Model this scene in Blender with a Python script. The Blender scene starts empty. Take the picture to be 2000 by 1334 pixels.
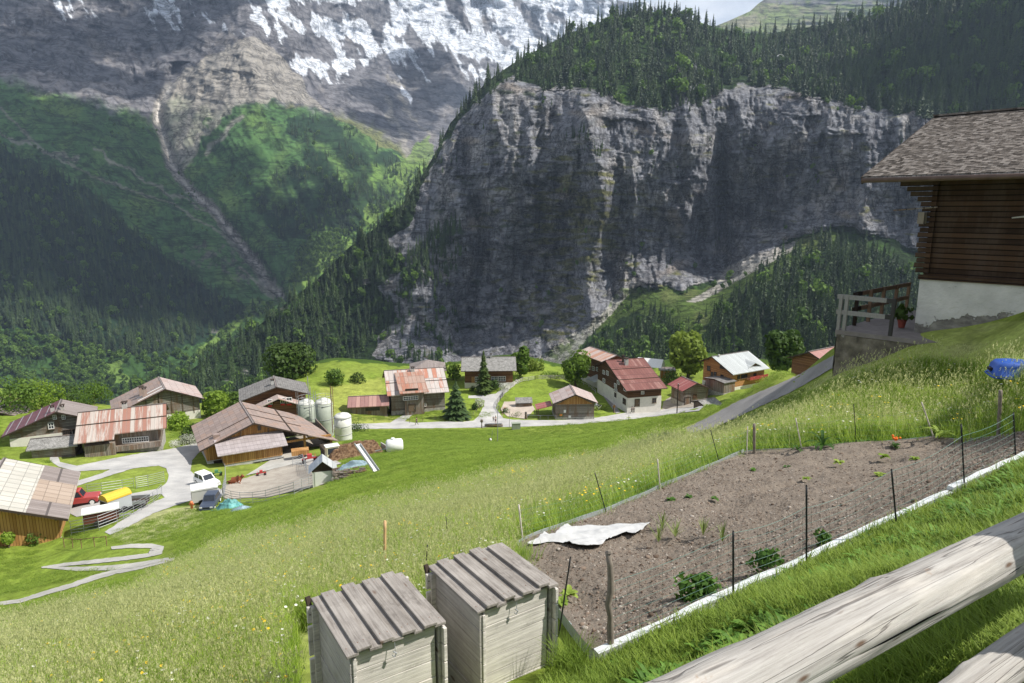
import bpy, math, random
import numpy as np
from mathutils import Vector, Matrix
random.seed(7); rng = np.random.default_rng(11)
R = math.radians
scene = bpy.context.scene
# ---------------------------------------------------------------- camera
PITCH = R(11.0); FOC = 1333.0
cam_d = bpy.data.cameras.new('camera'); cam = bpy.data.objects.new('camera', cam_d)
scene.collection.objects.link(cam); scene.camera = cam
cam_d.sensor_width = 36; cam_d.lens = 24; cam_d.clip_start = .05; cam_d.clip_end = 30000
cam.location = (0, 0, 0); cam.rotation_euler = (R(90) - PITCH, 0, 0)
# ---------------------------------------------------------------- light
SUN_AZ = R(6); SUN_EL = R(50)          # azimuth: from +x towards the camera side
SUNV = Vector((math.cos(SUN_AZ)*math.cos(SUN_EL), -math.sin(SUN_AZ)*math.cos(SUN_EL), math.sin(SUN_EL)))
sl = bpy.data.lights.new('sun', 'SUN'); sl.energy = 5.0; sl.angle = R(.5); sl.color = (1, .955, .88)
so = bpy.data.objects.new('sun', sl); scene.collection.objects.link(so)
so.rotation_euler = SUNV.to_track_quat('Z', 'Y').to_euler()
w = bpy.data.worlds.new('World'); scene.world = w; w.use_nodes = True
nt = w.node_tree; nt.nodes.clear()
def wn(t, **k):
    n = nt.nodes.new(t)
    for a, b in k.items(): setattr(n, a, b)
    return n
sky = wn('ShaderNodeTexSky', sky_type='NISHITA', sun_disc=False, sun_elevation=SUN_EL,
         sun_rotation=math.atan2(SUNV.x, SUNV.y), altitude=1400, air_density=1.0, dust_density=.6, ozone_density=1.2)
tc = wn('ShaderNodeTexCoord'); mp = wn('ShaderNodeMapping'); mp.inputs['Scale'].default_value = (1, 1, 3)
no = wn('ShaderNodeTexNoise'); no.inputs['Scale'].default_value = 2.2; no.inputs['Detail'].default_value = 9; no.inputs['Roughness'].default_value = .6
cr = wn('ShaderNodeValToRGB'); cr.color_ramp.elements[0].position = .42; cr.color_ramp.elements[1].position = .62
cr.color_ramp.elements[0].color = (.1, .1, .1, 1); cr.color_ramp.elements[1].color = (1, 1, 1, 1)
mx = wn('ShaderNodeMixRGB'); mx.inputs[2].default_value = (11.5, 11.8, 12.2, 1)
bg = wn('ShaderNodeBackground'); bg.inputs[1].default_value = .062; out = wn('ShaderNodeOutputWorld')
L = nt.links.new
L(tc.outputs['Generated'], mp.inputs[0]); L(mp.outputs[0], no.inputs['Vector']); L(no.outputs[0], cr.inputs[0])
L(cr.outputs[0], mx.inputs[0]); L(sky.outputs[0], mx.inputs[1]); L(mx.outputs[0], bg.inputs[0]); L(bg.outputs[0], out.inputs[0])
scene.view_settings.view_transform = 'Standard'; scene.view_settings.look = 'None'
scene.view_settings.exposure = .55; scene.view_settings.gamma = 1
# ---------------------------------------------------------------- picture <-> place helpers
CP, SP = math.cos(PITCH), math.sin(PITCH)
def P(px, py, t):
    u = (px-1000)/FOC; v = (667-py)/FOC
    return np.array([u*t, (CP+v*SP)*t, (-SP+v*CP)*t])
def Pn(px, py, t):
    u = (px-1000)/FOC; v = (667-py)/FOC
    return np.stack([u*t, (CP+v*SP)*t, (-SP+v*CP)*t], -1)
def proj(x, y, z):
    d = y*CP - z*SP; return 1000+FOC*x/d, 667-FOC*(y*SP+z*CP)/d, d
# ---------------------------------------------------------------- noise
_pt = np.random.default_rng(3).permutation(256); _pt = np.concatenate([_pt, _pt, _pt])
_g3 = np.random.default_rng(5).normal(size=(256, 3)); _g3 /= np.linalg.norm(_g3, axis=1)[:, None]
def perlin(x, y, z=0.):
    x, y, z = np.broadcast_arrays(np.asarray(x, float), np.asarray(y, float), np.asarray(z, float))
    xi, yi, zi = np.floor(x).astype(int), np.floor(y).astype(int), np.floor(z).astype(int)
    xf, yf, zf = x-xi, y-yi, z-zi
    f = lambda t: t*t*t*(t*(t*6-15)+10)
    u, v, w_ = f(xf), f(yf), f(zf); r = 0
    for dx in (0, 1):
        for dy in (0, 1):
            for dz in (0, 1):
                h = _pt[(_pt[(_pt[(xi+dx) & 255]+yi+dy) & 255]+zi+dz) & 255]
                g = _g3[h]
                d = g[..., 0]*(xf-dx)+g[..., 1]*(yf-dy)+g[..., 2]*(zf-dz)
                r = r+d*(u if dx else 1-u)*(v if dy else 1-v)*(w_ if dz else 1-w_)
    return r*1.6
def fbm(x, y, z=0., o=4, g=.5):
    s = 0; a = 1; n = 0
    for i in range(o):
        s = s+a*perlin(x*2**i+i*17.3, y*2**i+i*5.1, z*2**i+i*9.7); n += a; a *= g
    return s/n
def ridged(x, y, z=0., o=4, g=.5):
    s = 0; a = 1; n = 0
    for i in range(o):
        s = s+a*(1-2*abs(perlin(x*2**i+i*17.3, y*2**i+i*5.1, z*2**i+i*9.7))); n += a; a *= g
    return s/n
def sstep(a, b, x):
    t = np.clip((x-a)/(b-a), 0, 1); return t*t*(3-2*t)
class TPS:
    def __init__(s, X, v, lam=1e-4):
        X = np.asarray(X, float); n = len(X); s.X = X
        K = s.k(X, X)+lam*np.eye(n); Q = np.hstack([np.ones((n, 1)), X]); m = Q.shape[1]
        A = np.zeros((n+m, n+m)); A[:n, :n] = K; A[:n, n:] = Q; A[n:, :n] = Q.T
        s.w = np.linalg.solve(A, np.concatenate([np.asarray(v, float), np.zeros(m)]))
    def k(s, A, B):
        d2 = ((A[:, None, :]-B[None])**2).sum(-1); return .5*d2*np.log(d2+1e-9)
    def __call__(s, Y):
        Y = np.asarray(Y, float); o = np.empty(len(Y)); n = len(s.X)
        for i in range(0, len(Y), 40000):
            y = Y[i:i+40000]; o[i:i+40000] = s.k(y, s.X)@s.w[:n]+np.hstack([np.ones((len(y), 1)), y])@s.w[n:]
        return o
def inpoly(x, y, poly):
    x = np.asarray(x); y = np.asarray(y); c = np.zeros(x.shape, bool); n = len(poly)
    for i in range(n):
        x0, y0 = poly[i]; x1, y1 = poly[(i+1) % n]
        if y0 == y1: continue
        c ^= ((y0 > y) != (y1 > y)) & (x < (x1-x0)*(y-y0)/(y1-y0)+x0)
    return c
# ---------------------------------------------------------------- near ground height
W_ = [(0,-30,4),(25,-12,3.5),(-25,-20,-2),(0,-3,-1.5),(0,.4,-1.75),(3,.3,-1.45),(-3,0,-2.7),(2.2,2.8,-2.2),(1.5,3.45,-2.95),
      (.77,5.4,-4.3),(-.9,4.6,-4.42),(-2.2,4.6,-4.8),(6,3,-1.5),(9,5,-1.3),(14,8,-.8),(12,14,-2.8),(20,18,-1.6),(-10,3,-5.5)]
PX = [(0,1334,9),(400,1334,7.5),(0,1240,17),(0,1195,33),(0,1172,50),(300,1100,50),(200,1080,58),(250,1200,19),(500,1150,15.5),
 (500,1050,31),(500,1000,58),(500,975,76),(750,1100,12.5),(750,1000,24),(750,940,46),(750,890,88),(700,830,138),(1000,1000,19),
 (1000,930,32),(1000,870,85),(1000,832,144),(1015,1060,10.5),(1285,963,13.5),(1473,893,16),(1700,870,15.5),(1953,858,13),
 (2000,905,9.2),(1575,1115,7.4),(1600,800,19),(1900,760,17),(1785,652,21),(2000,612,19),(1640,692,24.5),(1720,678,23),(1400,860,21),(1300,850,38),
 (1200,842,72),(1630,681,27.5),(1530,724,37),(1440,766,48),(1390,790,58),(1345,816,70),(1630,697,26),(1530,748,34),(1440,792,43),(1380,824,52),(1450,822,30),(1550,770,27),
 (1260,798,163),(1450,760,165),(1330,800,158),(1100,815,150),(955,751,175),(850,747,178),(700,760,172),(750,800,158),(890,810,152),
 (620,870,108),(690,882,98),(670,856,118),(400,922,92),(350,880,105),(220,900,98),(60,890,100),(330,830,135),(540,808,145),
 (170,980,76),(90,1068,66),(0,1077,64),(150,1020,70),(280,1000,72),(360,985,75),(430,960,80),(560,915,93)]
_dp = R(12.9)-PITCH
W_ = [(x, y*math.cos(_dp)-z*math.sin(_dp), y*math.sin(_dp)+z*math.cos(_dp)) if y > 1 else (x, y, z) for x, y, z in W_]
def _c(pts):
    for p in pts: W_.append(tuple(P(*p)))
_c(PX)
def below(px, t, dz, ref):      # a point further out on the same bearing, hidden below the crest line
    p = P(px, ref, t); W_.append((p[0], p[1], p[2]-dz))
below(1530,46,3,726); below(1530,80,9,728); below(1530,120,9,740)
below(1440,60,2.5,768); below(1440,90,5,772); below(1440,125,4,780)
below(1630,36,3,682); below(1630,60,12,682); below(1630,110,18,700)
below(1360,92,3,812); below(1360,125,2,808)
below(1800,40,2,650); below(1800,90,10,660); below(2000,60,2,600)
for x, y, z in [(-160,180,-62),(-150,130,-48),(-110,100,-40),(-90,60,-34),(-60,20,-22),(60,170,-50),(110,170,-48),(130,90,-22),(60,60,-8),
                (40,25,-1),(-60,215,-56),(0,215,-54),(60,215,-53),(120,230,-60),
                (-250,260,-200),(-120,300,-160),(0,330,-160),(130,340,-150),(250,300,-110),
                (-500,500,-320),(-200,700,-340),(0,720,-330),(300,650,-270),(600,600,-160),(-400,200,-250),(300,120,10),(500,300,40)]:
    W_.append((x, y*math.cos(_dp)-z*math.sin(_dp), y*math.sin(_dp)+z*math.cos(_dp)))
_W = np.array(W_)
def _uv(x, y):
    r = np.hypot(x, y+4)+.5; return np.stack([np.arctan2(x, y+4)*2.2, np.log(r)], -1)
_r = np.hypot(_W[:, 0], _W[:, 1]+4)+.5
_hT = TPS(_uv(_W[:, 0], _W[:, 1]), _W[:, 2]/_r, 2e-4)
def H(x, y):
    x = np.asarray(x, float); y = np.asarray(y, float); sh = x.shape
    x = x.ravel(); y = y.ravel(); r = np.hypot(x, y+4)+.5
    z = _hT(_uv(x, y))*r
    z = z+fbm(x/9, y/9, 0, 3)*.012*np.minimum(r, 40)+perlin(x/1.7, y/1.7)*.03
    return z.reshape(sh)
def h(x, y): return float(H(np.array([x]), np.array([y]))[0])
_ts = np.exp(np.linspace(np.log(2.), np.log(330), 900))
def G(px, py, tmin=2.):
    q = Pn(np.full(900, px), np.full(900, py), _ts); d = q[:, 2]-H(q[:, 0], q[:, 1])
    for i in range(1, 900):
        if _ts[i] > tmin and d[i] <= 0 < d[i-1]:
            a = d[i-1]/(d[i-1]-d[i]); return q[i-1]*(1-a)+q[i]*a
    return P(px, py, 170.)
def Gn(px, py, tmin=2.):
    px = np.asarray(px, float); py = np.asarray(py, float); ts = np.exp(np.linspace(np.log(tmin), np.log(330), 260)); out = np.zeros((len(px), 3))
    for i in range(0, len(px), 400):
        a, b = px[i:i+400], py[i:i+400]; q = Pn(a[:, None], b[:, None], ts[None]); d = q[..., 2]-H(q[..., 0], q[..., 1])
        m = (d[:, 1:] <= 0) & (d[:, :-1] > 0); j = np.where(m.any(1), m.argmax(1), len(ts)-2); r_ = np.arange(len(a)); f = d[r_, j]/(d[r_, j]-d[r_, j+1]+1e-12)
        lo, hi = ts[j], ts[j+1]; t = lo+(hi-lo)*np.clip(f, 0, 1)
        for _ in range(5):
            q = Pn(a, b, t); e = q[:, 2]-H(q[:, 0], q[:, 1]); q2 = Pn(a, b, t*1.001); e2 = q2[:, 2]-H(q2[:, 0], q2[:, 1]); st = np.clip(-e/((e2-e)/(t*.001)+1e-9), -.02*t, .02*t); t = np.clip(t+st, lo*.98, hi*1.02)
        out[i:i+400] = Pn(a, b, t)
    return out
def Gt(px, py, tmin=2.):
    g = G(px, py, tmin); return proj(*g)[2]
#---END-A
# ---------------------------------------------------------------- materials
class MT:
    def __init__(s, name, rough=.85, spec=.3):
        s.m = bpy.data.materials.new(name); s.m.use_nodes = True; s.t = s.m.node_tree
        s.b = s.t.nodes['Principled BSDF']; s.b.inputs['Roughness'].default_value = rough
        s.b.inputs['Specular IOR Level'].default_value = spec
        s.tc = None
    def n(s, t, **k):
        n = s.t.nodes.new('ShaderNode'+t)
        for a, b in k.items():
            if a.startswith('_'):
                n.inputs[a[1:].replace('_', ' ')].default_value = b
            else: setattr(n, a, b)
        return n
    def l(s, a, b): s.t.links.new(a, b)
    def obj(s, scale=(1, 1, 1), geo=False):
        if geo:
            g = s.n('NewGeometry').outputs['Position']
        else:
            g = s.n('TexCoord').outputs['Object']
        m = s.n('Mapping'); m.inputs['Scale'].default_value = scale; s.l(g, m.inputs[0]); return m.outputs[0]
    def noise(s, vec, scale, detail=5, rough=.6, dist=0.):
        n = s.n('TexNoise', _Scale=scale, _Detail=detail, _Roughness=rough, _Distortion=dist); s.l(vec, n.inputs['Vector']); return n.outputs[0]
    def ramp(s, fac, stops):
        c = s.n('ValToRGB'); e = c.color_ramp.elements
        while len(e) < len(stops): e.new(.5)
        for i, (p, col) in enumerate(stops):
            e[i].position = p; e[i].color = (*col, 1) if not isinstance(col, (int, float)) else (col, col, col, 1)
        s.l(fac, c.inputs[0]); return c.outputs[0]
    def mix(s, f, a, b, mode='MIX'):
        m = s.n('MixRGB', blend_type=mode)
        for i, v in enumerate((f, a, b)):
            if isinstance(v, (int, float)) and i == 0: m.inputs[0].default_value = v
            elif isinstance(v, (int, float)): m.inputs[i].default_value = (v, v, v, 1)
            elif isinstance(v, tuple): m.inputs[i].default_value = (*v[:3], 1)
            else: s.l(v, m.inputs[i])
        return m.outputs[0]
    def math(s, op, a, b=0., c=0.):
        m = s.n('Math', operation=op)
        for i, v in enumerate((a, b, c)):
            if isinstance(v, (int, float)): m.inputs[i].default_value = v
            else: s.l(v, m.inputs[i])
        return m.outputs[0]
    def sep(s, v):
        n = s.n('SeparateXYZ'); s.l(v, n.inputs[0]); return n.outputs
    def comb(s, x, y, z=0.):
        n = s.n('CombineXYZ')
        for i, v in enumerate((x, y, z)):
            if isinstance(v, (int, float)): n.inputs[i].default_value = v
            else: s.l(v, n.inputs[i])
        return n.outputs[0]
    def bump(s, hgt, st=.3, d=.02):
        n = s.n('Bump', _Strength=st, _Distance=d); s.l(hgt, n.inputs['Height']); s.l(n.outputs[0], s.b.inputs['Normal'])
    def col(s, c):
        if isinstance(c, tuple): s.b.inputs['Base Color'].default_value = (*c[:3], 1)
        else: s.l(c, s.b.inputs['Base Color'])
        return s
def m_plain(name, c, rough=.7, metal=0., var=.25, scale=3., spec=.3):
    m = MT(name, rough, spec); v = m.obj(); f = m.noise(v, scale, 6, .65)
    a = tuple(x*(1-var) for x in c); b = tuple(min(1, x*(1+var)) for x in c)
    m.col(m.ramp(f, [(.3, a), (.7, b)])); m.b.inputs['Metallic'].default_value = metal
    m.bump(f, .15, .02); return m.m
def m_planks(name, dark, light, axis='v', w=.2, rough=.85, groove=.06, grime=None, knots=False):
    """weathered boards: axis v = upright boards, h = lying boards/logs; tone per board, grain, dark joints"""
    m = MT(name, rough, .2); o = m.obj(); x, y, z = m.sep(o)
    q = m.math('ADD', x, y) if axis == 'v' else z
    if axis == 'x': q = x
    if axis == 'y': q = y
    u = m.math('DIVIDE', q, w); fr = m.math('FRACT', u); idx = m.math('FLOOR', u)
    wn_ = m.n('TexWhiteNoise', noise_dimensions='1D'); m.l(idx, wn_.inputs['W'])
    st = {'v': (14, 14, .8), 'h': (.8, .8, 14), 'x': (25, 1.2, 8), 'y': (1.2, 25, 8)}[axis]
    gn = m.noise(m.obj(st), 1.6, 8, .7, .3); big = m.noise(o, .45, 4, .6)
    f = m.math('ADD', m.math('MULTIPLY', gn, .55), m.math('MULTIPLY', wn_.outputs[0], .35)); f = m.math('ADD', f, m.math('MULTIPLY', big, .3))
    c = m.ramp(f, [(.32, dark), (.85, light)])
    if grime:
        g = m.ramp(m.noise(m.obj((1, 1, .25)), .9, 6, .7), [(.45, 0.), (.65, 1.)]); c = m.mix(g, c, grime)
    e = m.math('LESS_THAN', m.math('ABSOLUTE', m.math('SUBTRACT', fr, .5)), .5-groove)
    c = m.mix(e, tuple(k*.25 for k in dark), c)
    m.col(c); m.bump(m.math('ADD', m.math('MULTIPLY', gn, .4), e), .5, .02); return m.m
def m_roof(name, a, b, rust=None, rust_amt=.5, w=.9, rough=.5, metal=0., course=0., streak=1.):
    """sheet roof: joints down the slope every w along the ridge (local x), rust in blotches and streaks"""
    m = MT(name, rough, .4); o = m.obj(); x, y, z = m.sep(o)
    u = m.math('DIVIDE', x, w); fr = m.math('FRACT', u); idx = m.math('FLOOR', u)
    wn_ = m.n('TexWhiteNoise', noise_dimensions='2D'); m.l(m.comb(idx, m.math('FLOOR', m.math('DIVIDE', y, course)) if course else 0.), wn_.inputs['Vector'])
    n1 = m.noise(m.obj((3, .5*streak, .5)), 1.3, 7, .7)
    c = m.ramp(m.math('ADD', m.math('MULTIPLY', n1, .7), m.math('MULTIPLY', wn_.outputs[0], .3)), [(.3, a), (.75, b)])
    if rust:
        f = m.math('ADD', m.math('MULTIPLY', m.noise(m.obj((4, .35*streak, .4)), 1.1, 8, .75), .7), m.math('MULTIPLY', wn_.outputs[0], .3))
        c = m.mix(m.ramp(f, [(.62-rust_amt*.3, 0.), (.72-rust_amt*.3, .9)]), c, rust)
    e = m.math('LESS_THAN', m.math('ABSOLUTE', m.math('SUBTRACT', fr, .5)), .46)
    c = m.mix(e, tuple(k*.55 for k in a), c)
    if course:
        e2 = m.math('LESS_THAN', m.math('FRACT', m.math('DIVIDE', y, course)), .96); c = m.mix(e2, tuple(k*.5 for k in a), c)
    m.col(c); m.b.inputs['Metallic'].default_value = metal; m.bump(e, .4, .03); return m.m
def m_shingle(name, a, b, w=.16, course=.22, slope=.45):
    m = MT(name, .9, .15); o = m.obj(); x, y, z = m.sep(o)
    n = m.n('TexBrick', _Scale=1.0, _Mortar_Size=.014, _Bias=0.); n.offset = .5
    n.inputs['Brick Width'].default_value = w; n.inputs['Row Height'].default_value = course
    n.inputs['Color1'].default_value = (*a, 1); n.inputs['Color2'].default_value = (*b, 1); n.inputs['Mortar'].default_value = tuple(k*.2 for k in a)+(1,)
    n.inputs['Mortar Smooth'].default_value = .3
    wob = m.noise(o, 3, 3); m.l(m.comb(x, m.math('ADD', y, m.math('MULTIPLY', wob, .12))), n.inputs['Vector'])
    g = m.noise(o, 1.4, 7, .7); c = m.mix(m.ramp(g, [(.35, 0.), (.7, .7)]), n.outputs[0], tuple(k*1.5 for k in b))
    c = m.mix(m.ramp(m.noise(o, 9, 4), [(.45, 0.), (.62, .5)]), c, tuple(k*.45 for k in a))
    saw = m.math('FRACT', m.math('DIVIDE', y, course))
    m.col(c); m.bump(m.math('ADD', m.math('MULTIPLY', n.outputs[1], -1.), m.math('MULTIPLY', saw, 1.)), .8, .03); return m.m
def m_foliage(name, dark, light, trans=.3, seed=0):
    m = MT(name, .6, .25); oi = m.n('ObjectInfo'); g = m.noise(m.obj((1, 1, 1), geo=True), .8, 3)
    f = m.math('ADD', m.math('MULTIPLY', g, .6), m.math('MULTIPLY', oi.outputs['Random'], .45))
    c = m.ramp(f, [(.25, dark), (.8, light)]); m.col(c)
    tr = m.n('BsdfTranslucent'); m.l(c, tr.inputs[0]); mx_ = m.n('MixShader', _Fac=trans)
    o = m.t.nodes['Material Output']; m.l(m.b.outputs[0], mx_.inputs[1]); m.l(tr.outputs[0], mx_.inputs[2]); m.l(mx_.outputs[0], o.inputs[0]); return m.m
# ---------------------------------------------------------------- mesh builder
class MB:
    def __init__(s): s.v = []; s.f = []
    def add(s, vs, fs):
        k = len(s.v); s.v += [tuple(p) for p in vs]; s.f += [tuple(i+k for i in f) for f in fs]; return s
    def box(s, a, b, M=None):
        (x0, y0, z0), (x1, y1, z1) = a, b
        v = [(x0, y0, z0), (x1, y0, z0), (x1, y1, z0), (x0, y1, z0), (x0, y0, z1), (x1, y0, z1), (x1, y1, z1), (x0, y1, z1)]
        if M is not None: v = [tuple(M@Vector(p)) for p in v]
        return s.add(v, [(0, 3, 2, 1), (4, 5, 6, 7), (0, 1, 5, 4), (1, 2, 6, 5), (2, 3, 7, 6), (3, 0, 4, 7)])
    def bar(s, p, q, w, t=None, up=(0, 0, 1)):
        p = Vector(p); q = Vector(q); d = (q-p).normalized(); u = Vector(up)
        if abs(d.dot(u)) > .98: u = Vector((0, 1, 0))
        a = d.cross(u).normalized(); b = a.cross(d).normalized(); t = t or w; a = a*w/2; b = b*t/2
        v = [p-a-b, p+a-b, p+a+b, p-a+b, q-a-b, q+a-b, q+a+b, q-a+b]
        return s.add(v, [(0, 3, 2, 1), (4, 5, 6, 7), (0, 1, 5, 4), (1, 2, 6, 5), (2, 3, 7, 6), (3, 0, 4, 7)])
    def tube(s, pts, rad, n=8, cap=True):
        pts = [Vector(p) for p in pts]; m = len(pts)
        if not hasattr(rad, '__len__'): rad = [rad]*m
        k = len(s.v); a0 = None
        for i in range(m):
            d = (pts[min(i+1, m-1)]-pts[max(i-1, 0)]).normalized()
            if a0 is None:
                a0 = d.cross(Vector((0, 0, 1)) if abs(d.z) < .95 else Vector((0, 1, 0))).normalized()
            a0 = (a0-d*a0.dot(d)).normalized(); b0 = d.cross(a0)
            for j in range(n):
                t = 2*math.pi*j/n; s.v.append(tuple(pts[i]+(a0*math.cos(t)+b0*math.sin(t))*rad[i]))
        for i in range(m-1):
            for j in range(n):
                s.f.append((k+i*n+j, k+i*n+(j+1) % n, k+(i+1)*n+(j+1) % n, k+(i+1)*n+j))
        if cap:
            s.f.append(tuple(k+j for j in reversed(range(n)))); s.f.append(tuple(k+(m-1)*n+j for j in range(n)))
        return s
    def lathe(s, prof, n=24, c=(0, 0, 0)):
        k = len(s.v); m = len(prof)
        for r, z in prof:
            for j in range(n):
                t = 2*math.pi*j/n; s.v.append((c[0]+r*math.cos(t), c[1]+r*math.sin(t), c[2]+z))
        for i in range(m-1):
            for j in range(n): s.f.append((k+i*n+j, k+i*n+(j+1) % n, k+(i+1)*n+(j+1) % n, k+(i+1)*n+j))
        s.f.append(tuple(k+j for j in reversed(range(n)))); s.f.append(tuple(k+(m-1)*n+j for j in range(n))); return s
    def prism(s, poly, y0, y1, ax='y'):
        """poly in the plane across the axis (x,z for y; y,z for x; x,y for z)"""
        n = len(poly); f = {'y': lambda a, b, t: (a, t, b), 'x': lambda a, b, t: (t, a, b), 'z': lambda a, b, t: (a, b, t)}[ax]
        v = [f(a, b, y0) for a, b in poly]+[f(a, b, y1) for a, b in poly]
        return s.add(v, [tuple(range(n)), tuple(reversed(range(n, 2*n)))]+[(i, i+n, (i+1) % n+n, (i+1) % n) for i in range(n)])
    def build(s, name, m, parent=None, smooth=False):
        me = bpy.data.meshes.new(name); me.from_pydata(s.v, [], s.f)
        return link(name, me, m, parent, smooth)
def link(name, me, m, parent=None, smooth=False, fix=True):
    if m is not None: me.materials.append(m)
    if fix:
        import bmesh
        b = bmesh.new(); b.from_mesh(me); bmesh.ops.recalc_face_normals(b, faces=b.faces); b.to_mesh(me); b.free()
    if smooth:
        me.polygons.foreach_set('use_smooth', [True]*len(me.polygons))
    me.update(); o = bpy.data.objects.new(name, me); scene.collection.objects.link(o)
    if parent: o.parent = parent
    return o
def tag(o, label, cat, group=None, kind=None):
    if label: o['label'] = label
    if cat: o['category'] = cat
    if group: o['group'] = group
    if kind: o['kind'] = kind
    return o
def thing(name, label, cat, loc=(0, 0, 0), rz=0., group=None, kind=None):
    o = bpy.data.objects.new(name, None); scene.collection.objects.link(o); o.empty_display_size = .2
    o.location = loc; o.rotation_euler = (0, 0, rz); return tag(o, label, cat, group, kind)
def dup(root, loc, rz=None, label=None, scale=None):
    r = root.copy(); scene.collection.objects.link(r); r.location = loc
    if rz is not None: r.rotation_euler = (0, 0, rz)
    if scale is not None: r.scale = (scale,)*3 if not hasattr(scale, '__len__') else scale
    if label: r['label'] = label
    for c in list(root.children):
        d = c.copy(); scene.collection.objects.link(d); d.parent = r
        for e in list(c.children):
            g = e.copy(); scene.collection.objects.link(g); g.parent = d
    return r
def grid_mesh(name, V, m, col=None, wrap=False, flip=False):
    """V: (nu, nv, 3)"""
    nu, nv = V.shape[:2]; me = bpy.data.meshes.new(name); me.vertices.add(nu*nv); me.vertices.foreach_set('co', V.reshape(-1).astype(np.float32))
    i = np.arange(nu-1)[:, None]*nv+np.arange(nv-1)[None]; q = np.stack([i, i+nv, i+nv+1, i+1], -1).reshape(-1, 4)
    if flip: q = q[:, ::-1]
    n = len(q); me.loops.add(4*n); me.polygons.add(n)
    me.loops.foreach_set('vertex_index', q.reshape(-1).astype(np.int32)); me.polygons.foreach_set('loop_start', np.arange(0, 4*n, 4, dtype=np.int32))
    me.polygons.foreach_set('use_smooth', np.ones(n, bool)); me.update(calc_edges=True)
    if col is not None:
        a = me.color_attributes.new('Col', 'FLOAT_COLOR', 'POINT'); a.data.foreach_set('color', np.concatenate([col, np.ones(col.shape[:-1]+(1,))], -1).reshape(-1).astype(np.float32))
    return link(name, me, m, fix=False)
def m_vcol(name, scales, amt=.35, rough=.95, bump=.4, bd=1., crack=0.):
    m = MT(name, rough, .1); a = m.n('VertexColor', layer_name='Col'); v = m.obj(geo=True); c = a.outputs[0]; hs = None
    for s_ in scales:
        n = m.noise(v, s_, 6, .65); k = m.ramp(n, [(.3, 1-amt), (.7, 1+amt)]); c = m.mix(1., c, k, 'MULTIPLY'); hs = n if hs is None else m.math('ADD', hs, n)
    if crack:
        a1 = m.math('ABSOLUTE', m.math('SUBTRACT', m.noise(m.obj((1, 1, .28), geo=True), .05*crack, 6, .62, .6), .5)); a2 = m.math('ABSOLUTE', m.math('SUBTRACT', m.noise(m.obj((.3, .3, 1.6), geo=True), .07*crack, 6, .62, .8), .5))
        k1 = m.ramp(a1, [(.0, .42), (.035, 1.)]); k2 = m.ramp(a2, [(.0, .36), (.035, 1.)]); k = m.mix(1., k1, k2, 'MULTIPLY'); c = m.mix(1., c, k, 'MULTIPLY'); hs = m.math('ADD', hs, m.math('MULTIPLY', k, 1.6))
    m.col(c); m.bump(hs, bump, bd); return m.m
def blend(c, col, f):
    f = np.clip(f, 0, 1)[..., None]; return c*(1-f)+np.array(col)*f
# ---------------------------------------------------------------- near ground
TALL = [(-900,1700),(-900,1260),(0,1215),(130,1180),(250,1150),(380,1090),(420,1060),(560,1035),(700,985),(860,950),(960,925),(1080,900),(1200,880),(1290,850),
        (1340,828),(1400,830),(1480,800),(1600,740),(1700,690),(1800,650),(2000,625),(2600,560),(2600,860),(1960,862),(1820,862),(1480,885),
        (1280,960),(1010,1060),(1000,1240),(1000,1700)]
def near_ground():
    na, nr = 720, 640
    az = np.linspace(R(-78), R(78), na); r = np.exp(np.linspace(np.log(2.6), np.log(760), nr))
    A, Rr = np.meshgrid(az, r, indexing='ij'); X = Rr*np.sin(A); Y = Rr*np.cos(A)-4; Z = H(X, Y)
    px, py, d = proj(X, Y, np.minimum(Z, 1e9)); n1 = fbm(X/6, Y/6, 0, 4); n2 = fbm(X/25, Y/25, 3, 4); n3 = fbm(X/1.5, Y/1.5, 7, 3)
    c = np.zeros(X.shape+(3,))+np.array((.165, .225, .032))
    c = blend(c, (.215, .26, .05), sstep(-.2, .5, n2)); c = blend(c, (.125, .19, .026), sstep(0, .6, n1)*.7)
    c = blend(c, (.20, .26, .05), sstep(.1, .7, n3)*.5)
    ww = 12*n1; tall = inpoly(px+ww, py+ww, TALL) & (Y > 3)
    c = blend(c, (.26, .31, .07), tall*.9*(1-.25*n1))
    c = blend(c, (.36, .36, .16), tall*sstep(0, .5, n2+.5*n3)*.6)
    hay = inpoly(px+ww*.6, py+ww*.3, [(215,1045),(270,1005),(390,985),(400,1020),(330,1050),(250,1062)]); c = blend(c, (.34, .34, .17), hay*.8)
    dry = inpoly(px+ww, py+ww*.3, [(625,760),(745,738),(760,800),(800,830),(640,830),(620,800)]); c = blend(c, (.28, .30, .07), dry*.7)
    wild = (Y > 195+10*n1) | (d > 215); c = blend(c, (.035, .07, .012), wild*.9)
    sc = (X < 5) & (Y < 3.4); c = blend(c, (.10, .17, .03), sc*1.)
    o = grid_mesh('ground', np.stack([X, Y, Z], -1), m_vcol('ground_turf', (6., 1.1, .35), .28, .95, .5, .05), c, flip=True)
    tag(o, None, None, kind='structure'); return o
near_ground()
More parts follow.
